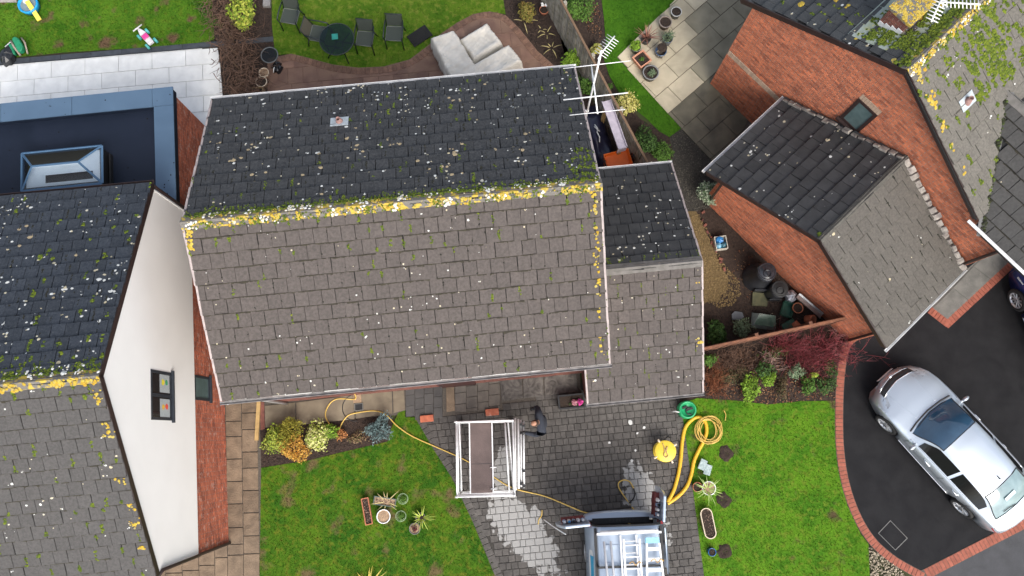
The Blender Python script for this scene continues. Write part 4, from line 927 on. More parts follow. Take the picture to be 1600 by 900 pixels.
# side wing: its slope drains to the white gutter
wz0 = ze + (-.05-VU)*tp; wzr = ze + (UR_-VU)*tp; wl = math.hypot(UR_+.05, wzr-wz0); W0 = -8.0
wcl = lambda u, q: (W0+u) < (UR_-q*(UR_+.05)/wl)-VU-3.56+.02
r5.slope((UR_,-2.0-0.0,wzr), (0,-1,0), (-(UR_+.05)/wl,0,-(wzr-wz0)/wl), 6.0, wl, M('wing_dark_tile', (.050,.049,.047), (.034,.033,.032), 18, rough=.8, bump=.5, bscale=90, rand=.12), .33, .30, lambda u, q: (-2.0-u) < (UR_-q*(UR_+.05)/wl)-VU-3.56+.02)
mb = MB(); va = Vector((VU+UR_-.35, 0, 0))
vt = Vector((UR_, UR_-VU-3.56, wzr)); vb = Vector((-.05, -.05-VU-3.56, wz0)); e1_ = Vector((UR_,W0,wzr)); e2_ = Vector((-.05,W0,wz0)); z_ = Vector((0,0,-.012))
r_b = Vector((2*UR_+.05,-.05-VU-3.56,wz0)); r_e = Vector((2*UR_+.05,W0,wz0))
mb.add([p+z_ for p in (vt,vb,e2_,e1_,r_b,r_e)]+[p+z_*5 for p in (vt,vb,e2_,e1_,r_b,r_e)], [(0,1,2,3),(0,3,5,4),(7,6,9,8),(6,10,11,9),(1,7,8,2),(2,8,9,3),(3,9,11,5),(4,5,11,10)])
mb.build('wing_roof', m_deck, H5)
r5.finish(300)
ridge_caps(rd5, (0,0), (RU,0), zr, math.atan2(zr-ze, wf), m_ridge)
mb = MB()
for _ in range(420):
    f_ = random.random(); P = vt.lerp(vb, f_)+Vector((random.gauss(0,.022), random.gauss(0,.022), .028)); r5.dome(mb, P, Vector((1,0,0)), Vector((0,1,0)), Vector((0,0,1)), random.uniform(.015,.048), random.uniform(.015,.035), 6)
mb.build('valley_moss', M('valley_moss', (.030,.034,.012), (.014,.015,.009), 18, rough=1, ramp=[(0,(.6,.6,.6)),(.7,(1,1,1)),(1,(2.2,3.0,1.2))]), H5, True, kind='stuff')
vd = Vector((1,1,0)).normalized(); vl = Vector((-vd.y,vd.x,0))
MB().add([vt+vl*.16+Vector((0,0,.03)), vb+vl*.16+Vector((0,0,.03)), vb+Vector((0,0,.012)), vt+Vector((0,0,.012)), vb-vl*.16+Vector((0,0,.03)), vt-vl*.16+Vector((0,0,.03))], [(0,1,2,3),(3,2,4,5)]).build('valley_lining', M('dull_lead', (.12,.12,.12), (.08,.08,.08), 8, rough=.7), H5)
ridge_caps(rd5, (UR_,UR_-VU-3.5), (UR_,W0), wzr, .53, m_ridge_grey)
for fi, u in ((0, 0.0), (1, RU-.0)):
    f = r5.fr[fi]; a = f['O']+f['U']*u; b = a+f['D']*f['l']; s = Vector((.010,0,0)); dn = f['N']*-.13
    MB().add([a+s+f['N']*.03, b+s+f['N']*.03, b+s+dn, a+s+dn, a-s+f['N']*.03, b-s+f['N']*.03, b-s+dn, a-s+dn], [(0,3,2,1),(4,5,6,7),(0,1,5,4),(2,3,7,6),(1,2,6,5),(0,4,7,3)]).build('bargeboard', m_brown, H5)
gutter('gutter', (-.10,-3.45,wz0+.15), (-.10,W0,wz0+.15), m_gutter, H5)
MB().tube([(-.08,wc-.1,4.2),(.08,wc+.08,4.0),(.10,wc+.1,0)], .04, 8).build('downpipe', m_brown, H5, True)
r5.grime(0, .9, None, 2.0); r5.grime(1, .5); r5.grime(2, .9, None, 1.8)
r5.lichen(0, 60, (.012,.035)); r5.lichen(1, 70, (.015,.045)); r5.lichen(2, 30, (.015,.04))
r5.lichen(1, 26, (.04,.08), bias=lambda f: (random.uniform(4.0,6.4), random.uniform(.3,3.5)), mat=m_ylichen, name='yellow_lichen', h=.012)
r5.moss(0, r5.joints(0, 260, .30, lambda u, q, f: .35 + (.65 if q < 2 else 0)), .046)
r5.moss(0, [(random.gauss(2.1,.55), random.uniform(.08,1.9), .25, 14) for _ in range(95)], .055)
r5.moss(1, [(RU-random.uniform(.3,3.4), random.uniform(.05,1.35), .3, 18) for _ in range(300)], .05)
r5.moss(1, r5.joints(1, 110, .30), .04)
ridge_growth(r5, 0, 0, 260, (.012,.038), -.02, .15); ridge_growth(r5, 0, 0, 130, (.012,.03), -.02, .16, m_lichen); ridge_growth(r5, 0, 0, 200, (.015,.03), .03, .17, m_moss, 'ridge_moss'); ridge_growth(r5, 1, 0, 420, (.02,.05), .02, .3, m_moss, 'ridge_moss')
mb = MB(); f = r5.fr[0]
for _ in range(70): r5.dome(mb, r5.surf(f, .12+abs(random.gauss(0,.09)), random.choice((.1,.2,.35,.9,1.0,1.6,2.2,2.9))+random.gauss(0,.07))+f['N']*.006, f['U'], f['D'], f['N'], random.uniform(.015,.05), .012, 8)
mb.build('verge_lichen', m_ylichen, rd5, smooth=True, kind='stuff')
f = r5.fr[0]; v = I5 @ G(1503,162,5.6); vent(rd5, f['O']+f['U']*(v.x-.02)+f['D']*(-v.y/kf), f['N'], f['U'], f['D'], 1.05)
# chimney on the back slope
ca = I5 @ G(1402,33,6.05); cx_, cy5 = ca.x, ca.y
chm = MB().box(cx_-.32,cx_+.42,cy5-.26,cy5+.26,4.8,6.62).build('chimney', m_mortar, H5)
def stack_face(O, U, N, L):
    return brickwork(chm, O, U, N, [(0,0),(L,0),(L,.9),(0,.9)], m_brick_d)
zc = 5.72
stack_face((cx_-.32,cy5-.26,zc), (0,1,0), (-1,0,0), .52); stack_face((cx_-.32,cy5-.26,zc), (1,0,0), (0,-1,0), .74)
stack_face((cx_+.42,cy5-.26,zc), (0,1,0), (1,0,0), .52); stack_face((cx_-.32,cy5+.26,zc), (1,0,0), (0,1,0), .74)
MB().box(cx_-.37,cx_+.47,cy5-.31,cy5+.31,6.62,6.70).build('capping', m_ridge, chm)
m_lead = M('lead_tray', (.33,.38,.36), (.26,.30,.22), 5, rough=.6, bump=.3, speck=(8,.6,.60,(.45,.42,.10)))
zt5 = lambda w: zr - abs(w)*(zr-ze)/wb + .055
for i in range(4):
    w_ = cy5-.26+i*.13; MB().box(cx_-.345,cx_-.326,w_,w_+.128,zt5(w_+.13)-.02,zt5(w_)+.10).build('stepped_flashing', M('white_lead', (.62,.64,.65), (.5,.52,.54), 12, rough=.5), chm)
for a, b, c, d in ((cx_-.85,cx_-.33,cy5-.35,cy5+.55), (cx_-.33,cx_+.8,cy5-.62,cy5-.26), (cx_-.33,cx_+.8,cy5+.26,cy5+.55), (cx_+.42,cx_+.8,cy5-.26,cy5+.26)):
    MB().add([(a,c,zt5(c)),(b,c,zt5(c)),(b,d,zt5(d)),(a,d,zt5(d)),(a,c,zt5(c)-.01),(b,c,zt5(c)-.01),(b,d,zt5(d)-.01),(a,d,zt5(d)-.01)], [(0,1,2,3),(0,4,5,1),(1,5,6,2),(2,6,7,3),(3,7,4,0)]).build('lead_tray', m_lead, chm)
mb = MB()
for _ in range(200):
    x, y = random.uniform(cx_-.36,cx_+.46), random.uniform(cy5-.3,cy5+.3); r5.dome(mb, Vector((x,y,6.70)), Vector((1,0,0)), Vector((0,1,0)), Vector((0,0,1)), random.uniform(.012,.035), .010, 7)
mb.build('capping_lichen', m_ylichen, chm, smooth=True, kind='stuff')

# ---- the right neighbour's garage, leaning its roof on that gable wall
H6 = thing('brick_garage', 'detached looking brick garage with two tone roof against the red gable wall', 'garage', (8.281,5.521,0), .75)
wb, wf, ze, zr = 3.08, 3.12, 2.4, 4.16; gl, gr = 1.63, 1.34; GW = -1.27
gable_shell(H6, GW, gr+.05, -2.9, 2.72, ze-.04, zr-.14, m_mortar)
brickwork(H6, (GW,-2.9,0), (0,1,0), (-1,0,0), [(0,0),(5.62,0),(5.62,ze-.06),(2.9,zr-.16),(0,ze-.06)], m_brick_o)
brickwork(H6, (GW,-2.9,0), (1,0,0), (0,-1,0), [(0,0),(2.6,0),(2.8,2.3),(0,2.3)], m_brick_o)
rd6 = gable_deck(H6, -gl, gr, wb, wf, ze, zr); r6 = Roof(H6, rd6)
frames(r6, gl, gr, wb, wf, ze, zr, mt_gar, M('garage_black_tile', (.028,.029,.030), (.040,.041,.043), 5, rough=.6, bump=.6, bscale=70, rand=.2, speck=(38,.3,.62,(.08,.08,.08))), .36, .32); r6.finish(300)
ridge_caps(rd6, (-gl,0), (gr,0), zr, .51, M('dull_ridge_tile', (.10,.095,.083), (.06,.057,.05), 14, 8, rough=.9, bump=.6, bscale=60), wd=.085)
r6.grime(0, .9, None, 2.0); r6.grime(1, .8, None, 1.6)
r6.lichen(0, 30, (.012,.03)); r6.lichen(1, 75, (.012,.036)); r6.moss(0, r6.joints(0, 34, .32), .022, mdk, 'dark_moss'); r6.moss(1, [(2.85,.1,.1,24)], .05)
for fi, u in ((0, 0.0), (1, gl+gr)):
    f = r6.fr[fi]; a = f['O']+f['U']*u; b = a+f['D']*f['l']; s = Vector((.015,0,0)); dn = f['N']*-.13
    MB().add([a+s+f['N']*.03, b+s+f['N']*.03, b+s+dn, a+s+dn, a-s+f['N']*.03, b-s+f['N']*.03, b-s+dn, a-s+dn], [(0,3,2,1),(4,5,6,7),(0,1,5,4),(2,3,7,6),(1,2,6,5),(0,4,7,3)]).build('bargeboard', m_brown, H6)
m_fl = M('old_mortar_flashing', (.36,.33,.29), (.16,.14,.13), 7, 9, rough=.9, bump=.8, bscale=40, rand=.2)
for fi in (0, 1):                           # ragged mortar fillet and lead soakers where the roof meets the wall
    f = r6.fr[fi]; n = 17; uu = gl+gr-.10 if fi == 0 else .10
    for i in range(n):
        q0 = f['l']*i/n; l_ = f['l']/n*random.uniform(.7,1.0); P = f['O']+f['U']*(uu+random.uniform(-.02,.02))+f['D']*q0+f['N']*.04
        m = Matrix.Translation(P) @ Matrix((f['U'], f['D'], -f['N'])).transposed().to_4x4()
        hw = random.uniform(.03,.085); hh = random.uniform(.03,.13)
        MB().add([(-hw,0,0),(hw,0,0),(hw,l_,0),(-hw,l_,0),(-hw*.5,.01,-hh*.5),(hw,.01,-hh),(hw,l_-.01,-hh*random.uniform(.6,1)),(-hw*.6,l_,-hh*.4)], [(4,7,6,5),(0,4,5,1),(1,5,6,2),(2,6,7,3),(3,7,4,0)], 0, m).build('mortar_flashing', m_fl, H6)
gutter('gutter', (-gl-.05,-wf-.06,ze-.03), (gr,-wf-.06,ze-.03), m_gutter, H6); gutter('gutter', (-gl-.05,wb+.06,ze-.03), (gr,wb+.06,ze-.03), m_gutter, H6)
MB().tube([(-gl+.05,-wf-.05,ze-.08),(-1.42,-2.92,ze-.28),(GW-.06,-2.80,ze-.35),(GW-.06,-2.80,0)], .036, 8).build('downpipe', m_brown, H6, True)
MB().tube([(-gl+.05,wb+.05,ze-.08),(-1.42,2.85,ze-.3),(GW-.08,2.60,ze-.36),(GW-.06,2.56,0)], .036, 8).build('downpipe', m_brown, H6, True)
# ------------------------------------------------------------------ plants
def ncomb(*cols):
    n = len(cols); return [(i/(n-1) if n > 1 else 0, c) for i, c in enumerate(cols)]
def leafmat(name, *cols): return M(name, (1,1,1), (.72,.72,.72), 9, rough=.75, ramp=ncomb(*cols), spec=.25)
def leaves(name, mat, parent, c, rad, n, size, asp=.5, shell=.45, lobes=7, up=.35, lob=.35, zmin=.01, spiky=0):
    """foliage: many small leaf faces spread through an uneven crown"""
    c = np.array(c, float); rad = np.array(rad, float)
    d = RNG.normal(size=(n,3)); d[:,2] = np.where(d[:,2] < -.35, -d[:,2]*.6, d[:,2]); d /= np.linalg.norm(d, axis=1)[:,None]
    L = RNG.normal(size=(lobes,3)); L[:,2] = np.abs(L[:,2])*.7; L /= np.linalg.norm(L, axis=1)[:,None]
    k = (np.clip(d @ L.T, 0, 1)**6).max(1)
    r = (shell + (1-shell)*RNG.random(n)**.5)*((1-lob) + lob*1.5*k) * (1+.12*RNG.normal(size=n))
    p = c + d*r[:,None]*rad; p[:,2] = np.maximum(p[:,2], zmin)
    nrm = d*.8 + np.array([0,0,up]) + RNG.normal(size=(n,3))*.55; nrm /= np.linalg.norm(nrm, axis=1)[:,None]
    t = np.cross(nrm, RNG.normal(size=(n,3))) if not spiky else d + RNG.normal(size=(n,3))*.5
    t /= np.linalg.norm(t, axis=1)[:,None]+1e-9; b = np.cross(nrm, t); b /= np.linalg.norm(b, axis=1)[:,None]+1e-9
    s = size*RNG.uniform(.6,1.35,n)[:,None]
    v = np.stack([p - t*s, p + b*s*asp - t*s*.1, p + t*s, p - b*s*asp - t*s*.1], 1).reshape(-1,3)
    me = bpy.data.meshes.new(name); me.from_pydata(v.tolist(), [], np.arange(4*n).reshape(n,4).tolist()); me.materials.append(mat); me.update()
    return link(name, me, parent, 'stuff')
m_stem = M('brown_stem', (.10,.06,.035), (.07,.042,.025), 30, rough=.9)
def shrub(px, py, rx, ry, h, n, size, mat, label, name='shrub', cat='shrub', group=None, asp=.5, extra=None, spiky=0, lob=.35, shell=.45, z=0.0):
    """photo pixel of the crown's middle; the crown centre sits at half its height"""
    P = G(px, py, h*.5+z); t = thing(name, label, cat, (P.x, P.y, z), random.uniform(0,6), group)
    fo = leaves('foliage', mat, t, (0,0,h*.5), (rx, ry, h*.55), n, size, asp, shell, spiky=spiky, lob=lob)
    if extra: leaves('pale_foliage', extra[0], t, (0,0,h*.52), (rx*1.02, ry*1.02, h*.57), extra[1], size, asp, .8, spiky=spiky, lob=lob)
    mb = MB()
    for _ in range(6):
        a = random.random()*6.28; mb.tube([(0.03*math.cos(a),.03*math.sin(a),0),(rx*.3*math.cos(a),ry*.3*math.sin(a),h*.3),(rx*.6*math.cos(a+.3),ry*.6*math.sin(a+.3),h*.7)], [.014,.010,.004], 5)
    mb.build('stem', m_stem, t, True); return t
def twigs(name, mat, parent, n, base, spread, length, r=.005, lean=.6, curl=.5, branch=2):
    mb = MB()
    for _ in range(n):
        b = Vector((random.gauss(0,base[0]), random.gauss(0,base[1]), 0)); a = random.random()*6.28
        d = Vector((math.cos(a)*lean*random.random(), math.sin(a)*lean*random.random(), 1)).normalized(); L = length*random.uniform(.5,1.1)
        pts = [b]; dd = d.copy()
        for k in range(4):
            dd = (dd + Vector((random.gauss(0,.25),random.gauss(0,.25),random.gauss(0,.12)))*curl + Vector((d.x,d.y,0))*.25).normalized(); pts.append(pts[-1]+dd*L/4)
        mb.tube(pts, [r, r*.9, r*.75, r*.55, r*.3], 4, cap=False)
        for _ in range(branch):
            k = random.randint(1,3); e = (dd + Vector((random.gauss(0,.8),random.gauss(0,.8),random.gauss(.1,.4)))).normalized()
            mb.tube([pts[k], pts[k]+e*L*.18+Vector((0,0,.02)), pts[k]+e*L*.36], [r*.6,r*.5,r*.25], 3, cap=False)
    return mb.build(name, mat, parent, kind='stuff')
def twig_shrub(px, py, mat, label, n, base, length, r=.005, lean=.9, branch=3, name='bare_shrub', group=None, curl=.6):
    P = G(px, py, length*.35); t = thing(name, label, 'shrub', (P.x,P.y,0), 0, group); twigs('twigs', mat, t, n, base, 1, length, r, lean, curl, branch)
    MB().tube([(0,0,-.02),(0,0,.06)], [.04,.03], 7).build('root_crown', m_stem, t, True); return t
def straps(parent, mat, n, length, width, name='leaf', droop=.8, c=(0,0,0), spread=.05, up=1.0, each=False, lo=.55):
    """arching strap leaves, each one a piece when each=True"""
    mb = MB()
    for i in range(n):
        a = 6.283*i/n + random.uniform(-.3,.3); L = length*random.uniform(lo,1.1); o = Vector(c)+Vector((math.cos(a)*spread, math.sin(a)*spread, 0)); el = random.uniform(.35,1.25)*up
        d = Vector((math.cos(a)*math.cos(el), math.sin(a)*math.cos(el), math.sin(el))); pts = []; p = o
        for k in range(6):
            pts.append(p.copy()); p = p + d*L/5; d = (d + Vector((0,0,-droop*.22))).normalized()
        sd = Vector((-math.sin(a), math.cos(a), 0)); q = mb if not each else MB(); vs = []
        for k, s in enumerate(pts):
            w = width*(.7, 1, .95, .8, .5, .08)[k]/2; vs += [s+sd*w, s+Vector((0,0,-w*.35)), s-sd*w]
        q.add(vs, [f for k in range(5) for f in ((3*k,3*k+1,3*k+4,3*k+3),(3*k+1,3*k+2,3*k+5,3*k+4))])
        if each: q.build(name, mat, parent, True)
    if not each: return mb.build(name, mat, parent, kind='stuff')
lm_box = leafmat('variegated_box', (.13,.22,.02), (.42,.48,.06), (.07,.13,.015), (.55,.58,.12))
lm_gold = leafmat('orange_gold_conifer', (.62,.27,.04), (.72,.42,.09), (.42,.20,.04), (.62,.48,.10))
lm_olive = leafmat('olive_gold', (.22,.22,.03), (.33,.28,.04), (.15,.16,.02))
lm_cream = leafmat('cream_yellow_leaf', (.62,.62,.20), (.70,.68,.32), (.40,.46,.08), (.25,.34,.05))
lm_bright = leafmat('bright_green_leaf', (.14,.26,.02), (.22,.36,.035), (.09,.17,.015))
lm_blue = leafmat('blue_spruce_needle', (.12,.19,.19), (.20,.28,.28), (.07,.12,.12))
lm_rust = leafmat('rust_leaf', (.36,.13,.04), (.48,.22,.08), (.22,.08,.03))
lm_dark = leafmat('dark_green_leaf', (.035,.08,.018), (.06,.12,.025), (.02,.05,.012))
lm_mid = leafmat('mid_green_leaf', (.06,.14,.02), (.10,.20,.03), (.04,.09,.015))
lm_grey = leafmat('grey_green_leaf', (.13,.19,.10), (.20,.26,.16), (.08,.13,.06))
lm_pale = leafmat('frosted_leaf', (.30,.38,.24), (.45,.50,.38), (.14,.22,.12), (.10,.16,.07))
lm_lime = leafmat('lime_yellow_leaf', (.34,.42,.04), (.48,.50,.08), (.20,.30,.03), (.12,.22,.02))
lm_butter = leafmat('butter_yellow_leaf', (.55,.50,.14), (.62,.55,.22), (.40,.36,.08), (.25,.28,.05))
lm_litter = leafmat('fallen_leaves', (.24,.11,.05), (.13,.06,.03), (.38,.22,.11), (.09,.045,.025), (.30,.10,.05))
m_red = M('red_dogwood_stem', (.24,.042,.050), (.13,.028,.033), 10, rough=.6, rand=.5)
m_tw = M('brown_twig', (.15,.085,.055), (.10,.058,.04), 10, rough=.9, rand=.35)
m_pink = M('pinkish_dry_stem', (.36,.24,.20), (.28,.18,.15), 10, rough=.9, rand=.25)
m_brk = M('rusty_bracken', (.24,.085,.035), (.16,.055,.025), 10, rough=.9, rand=.3)
# front bed
shrub(430,686,.36,.36,.55,1500,.030,lm_box,'round green and yellow variegated bush at left end of front bed')
shrub(452,672,.42,.34,.62,1500,.028,lm_olive,'olive yellow feathery conifer behind the orange one', spiky=1)
shrub(459,701,.40,.40,.50,2200,.026,lm_gold,'orange gold dwarf conifer beside the front lawn', spiky=1)
shrub(492,684,.42,.34,.52,1300,.036,lm_cream,'pale cream yellow bush next to orange conifer')
shrub(515,672,.20,.30,.40,420,.034,lm_bright,'lime green leafy plant right of the pale yellow bush')
shrub(531,678,.17,.22,.24,300,.030,lm_rust,'small rust brown plant between yellow hose and bed edge')
shrub(591,668,.38,.36,.42,1700,.038,lm_blue,'blue grey dwarf spruce beside the concrete path', asp=.28, spiky=1, lob=.6)
shrub(557,684,.30,.20,.12,260,.026,leafmat('dry_brown_tuft', (.30,.20,.11), (.20,.13,.07), (.14,.15,.05)),'low dry brown ground cover in the front bed', shell=.2)
# big border by the asphalt
twig_shrub(1290,548,m_red,'large red stemmed bare shrub leaning over brick edging', 280, (.46,.22), .72, .0065)
twig_shrub(1232,541,m_red,'narrow clump of red stems against the brown fence', 110, (.2,.13), .8, .0055)
twig_shrub(1262,572,m_red,'lower red stemmed clump in middle of border', 100, (.24,.16), .6, .005)
twig_shrub(1200,566,m_pink,'pale pinkish dry stems fanned out in the border', 80, (.10,.10), .55, .006, 1.3, 1)
twig_shrub(1118,595,m_brk,'rusty brown fern like clump against the attached garage', 170, (.14,.2), .45, .007, 1.5, 2)
twig_shrub(1150,562,m_tw,'tangled brown twigs below the brown fence', 240, (.36,.18), .5, .005, 1.3, 3)
twig_shrub(1318,520,m_pink,'few pale arching stems at the garage corner', 16, (.08,.06), .7, .006, 1.2, 2)
shrub(1172,607,.38,.25,.42,800,.038,lm_bright,'bright lime green shrub at lawn edge of border')
shrub(1200,592,.26,.20,.45,420,.036,lm_bright,'smaller lime green shrub behind the bright one')
shrub(1192,577,.30,.22,.5,520,.035,lm_dark,'dark green bush under the pinkish stems')
shrub(1262,602,.26,.20,.38,420,.04,lm_mid,'mid green leafy plant below the red stems')
shrub(1288,600,.30,.26,.40,600,.032,lm_dark,'dark blue green bush beside the brick edging')
shrub(1242,580,.28,.2,.45,420,.032,lm_grey,'grey green shrub in middle of the border')
shrub(1108,563,.18,.26,.4,420,.034,lm_mid,'green bush tight to the attached garage wall')
shrub(1270,586,.10,.10,.55,90,.030,lm_lime,'thin yellow tipped sprig among red stems')
lm_cover = leafmat('brown_green_cover', (.07,.06,.03), (.13,.08,.04), (.04,.06,.02), (.18,.10,.06))
for px, py, rx, ry, n, mt, lab in ((1140,588,.45,.25,600,lm_cover,'low brownish ground cover left in the border'), (1222,604,.40,.16,520,lm_cover,'low brownish ground cover along the lawn edge'), (1215,548,.5,.2,520,lm_dark,'dark low evergreen under the red stems'), (1298,575,.22,.3,380,lm_dark,'dark leafy clump beside brick edging below red stems'), (1160,582,.25,.16,300,lm_cover,'brownish tuft behind the bright lime shrub')):
    shrub(px, py, rx, ry, .26, n, .028, mt, lab, 'ground_cover_plant', 'plant', shell=.15)
def litter(poly, n, mat, label, size=.025):
    P = [(p[0],p[1]) for p in PX(poly)]; mb = MB(); k = 0; xs = [p[0] for p in P]; ys = [p[1] for p in P]
    while k < n:
        x, y = random.uniform(min(xs),max(xs)), random.uniform(min(ys),max(ys))
        if not inpoly(x, y, P): continue
        k += 1; m = rotm((x,y,.018), random.random()*6, random.gauss(0,.4), random.gauss(0,.4)); s = size*random.uniform(.5,1.2)
        mb.add([(-s,0,0),(0,s*.55,.004),(s,0,0),(0,-s*.55,.004)], [(0,3,2,1)], 0, m)
    return tag(mb.build('fallen_leaves', mat, None, kind='stuff'), label, 'leaves')
litter([(1100,560),(1180,545),(1300,560),(1303,622),(1205,632),(1110,620)], 1500, lm_litter, 'brown fallen leaves under the border shrubs')
litter([(905,5),(935,5),(940,60),(915,45)], 160, lm_litter, 'orange fallen leaves beyond the grey fence')
litter([(1150,380),(1215,420),(1170,470),(1140,430)], 90, lm_litter, 'scattered leaves around the compost bins')
# compost corner
shrub(1122,520,.30,.34,.5,600,.055,lm_dark,'glossy dark green plant in corner of compost yard', asp=.6)
shrub(1160,513,.28,.26,.45,1000,.022,lm_grey,'small leaved grey green bush beside the cold frame')
shrub(1106,304,.30,.36,.75,1500,.032,lm_pale,'silvery variegated bush at corner of brick garage')
shrub(1118,262,.10,.22,.35,160,.03,lm_bright,'small yellow green weed below the garage gutter', z=0)
# along the grey fence
shrub(978,165,.36,.34,.8,1100,.036,lm_butter,'butter yellow variegated bush over the grey fence')
shrub(1008,222,.45,.40,.6,1400,.036,lm_dark,'broad dark green bush below yellow bush at fence end')
shrub(1032,240,.32,.30,.6,1000,.036,lm_mid,'mid green bush beside the attached garage roof corner')
shrub(893,96,.26,.22,.8,520,.045,lm_bright,'fresh green shrub behind the back gutter corner')
shrub(918,138,.24,.40,.8,700,.04,lm_mid,'green shrub squeezed between house and grey fence')
shrub(898,14,.42,.55,.8,1500,.04,lm_mid,'large green shrub on far side of grey fence')
shrub(931,78,.22,.18,.4,150,.05,lm_butter,'pale cream flower heads by the fence', asp=.8)
shrub(953,136,.10,.10,.25,160,.026,lm_mid,'tiny round green plant at edge of neighbour lawn')
shrub(822,18,.24,.38,.5,700,.036,leafmat('ochre_leaf', (.25,.20,.05), (.16,.17,.03), (.32,.20,.06)),'ochre tinged bush at top of dug bed')
m_straw = M('straw_leaf', (.45,.36,.18), (.34,.30,.12), 14, rough=.8, rand=.3)
for px, py, n, L, lab in ((854,52,5,.35,'few withered strap leaves in bare soil near fence'), (862,75,6,.38,'withered pale strap leaves close to curved patio edge'), (818,33,4,.45,'long pale leaf blades at the lawn corner'), (846,46,3,.2,'short dry stalks between two withered clumps')):
    P = G(px, py); t = thing('withered_plant', lab, 'plant', tuple(P), 0, 'withered plants in the dug bed'); straps(t, m_straw, n, L, .03, each=True, droop=1.2, up=.6)
# bare hedge and laurel on the left boundary
t = thing('bare_hedge', 'bare brown twiggy hedge along the boundary beside the white terrace', 'hedge', tuple(G(372,85)))
hp0, hp1 = G(342,-20,.4), G(385,150,.4)
mb = MB()
for _ in range(1050):
    f_ = random.random(); b = hp0.lerp(hp1, f_) + Vector((random.gauss(0,.26), random.gauss(0,.1), 0)) - t.location; b.z = random.uniform(0,.8)
    a = random.gauss(-.9,1.2); L = random.uniform(.25,.7); d = Vector((math.cos(a),math.sin(a),random.gauss(.25,.35))).normalized(); pts = [b]
    for k in range(3): d = (d+Vector((random.gauss(0,.3),random.gauss(0,.3),random.gauss(0,.2)))).normalized(); pts.append(pts[-1]+d*L/3)
    r = random.choice((.006,.008,.012)); mb.tube(pts, [r,r*.9,r*.7,r*.4], 4, cap=False)
mb.build('twigs', m_tw, t, kind='stuff')
mb = MB()
for k in range(7):
    p = hp0.lerp(hp1, (k+.5)/7)-t.location; mb.tube([(p.x,p.y,0),(p.x+.05,p.y,.5),(p.x-.03,p.y+.05,.95)], [.03,.024,.012], 6)
mb.build('trunk', m_stem, t, True)
shrub(382,24,.42,.62,1.0,1100,.055,lm_lime,'yellow green spotted laurel over the bare hedge', asp=.45)
shrub(330,28,.16,.7,.35,700,.03,lm_mid,'green weeds at foot of the bare hedge')
# soil heaps in the right lawn
for k, (px, py, lab) in enumerate(((1134,708,'dark soil hole in lawn nearest the coiled yellow hose'), (1130,781,'dark soil hole in lawn right of the spider plant pots'), (1132,862,'dark soil hole in lawn beside the blue pot'))):
    P = G(px, py); mb = MB(); n = 14
    ring = [(math.cos(6.283*i/n)*random.uniform(.15,.24), math.sin(6.283*i/n)*random.uniform(.15,.24), .006) for i in range(n)]; mid = [(x*.62,y*.62,random.uniform(.03,.055)) for x,y,z in ring]; inn = [(x*.35,y*.35,random.uniform(.012,.03)) for x,y,z in ring]
    mb.add(ring+mid+inn+[(0,0,-.0+.01)], [(i,(i+1)%n,n+(i+1)%n,n+i) for i in range(n)]+[(n+i,n+(i+1)%n,2*n+(i+1)%n,2*n+i) for i in range(n)]+[(2*n+i,2*n+(i+1)%n,3*n) for i in range(n)])
    o = mb.build('soil_heap', m_soil, None, True, loc=tuple(P)); tag(o, lab, 'soil', 'soil holes in the right lawn')
# strap plants
t = thing('phormium', 'yellow striped strap leaved plant at bottom of front lawn', 'plant', tuple(G(577,916)))
straps(t, M('yellow_strap', (.50,.38,.07), (.36,.30,.05), 10, rough=.6, rand=.3), 26, .62, .045, each=True, droop=1.1, spread=.04)
# ------------------------------------------------------------------ vehicles
def pch(x, xs, ys): 
    """smooth monotone interpolation"""
    xs = np.array(xs, float); ys = np.array(ys, float); h = np.diff(xs); d = np.diff(ys)/h; m = np.zeros(len(xs)); m[0] = d[0]; m[-1] = d[-1]
    for i in range(1, len(xs)-1):
        if d[i-1]*d[i] > 0: w1 = 2*h[i]+h[i-1]; w2 = h[i]+2*h[i-1]; m[i] = (w1+w2)/(w1/d[i-1]+w2/d[i])
    i = int(np.clip(np.searchsorted(xs, x)-1, 0, len(xs)-2)); t = (x-xs[i])/h[i]; t = min(1, max(0, t))
    return (2*t**3-3*t*t+1)*ys[i]+(t**3-2*t*t+t)*h[i]*m[i]+(-2*t**3+3*t*t)*ys[i+1]+(t**3-t*t)*h[i]*m[i+1]
m_chrome = M('chrome_trim', (.75,.76,.78), (.7,.71,.73), 5, rough=.15, metal=.9)
m_tyre = M('tyre_rubber', (.014,.014,.014), (.02,.02,.02), 30, rough=.85)
m_alloy = M('silver_alloy', (.62,.63,.64), (.52,.53,.54), 12, rough=.3, metal=.6)
m_cglass = M('blue_tinted_car_glass', (.030,.075,.13), (.022,.055,.10), 2.5, rough=.06, spec=.9, coat=.5)
m_rglass = M('pale_rear_glass', (.20,.29,.30), (.13,.20,.21), 3, rough=.06, spec=.9, coat=.5)
m_sglass = M('black_side_glass', (.006,.007,.008), rough=.06, spec=.6)
m_tail = M('red_tail_lamp', (.50,.012,.012), (.38,.008,.008), 12, rough=.15, coat=.5)
m_lamp = M('headlamp_glass', (.45,.50,.55), (.25,.28,.32), 14, rough=.1, coat=1)
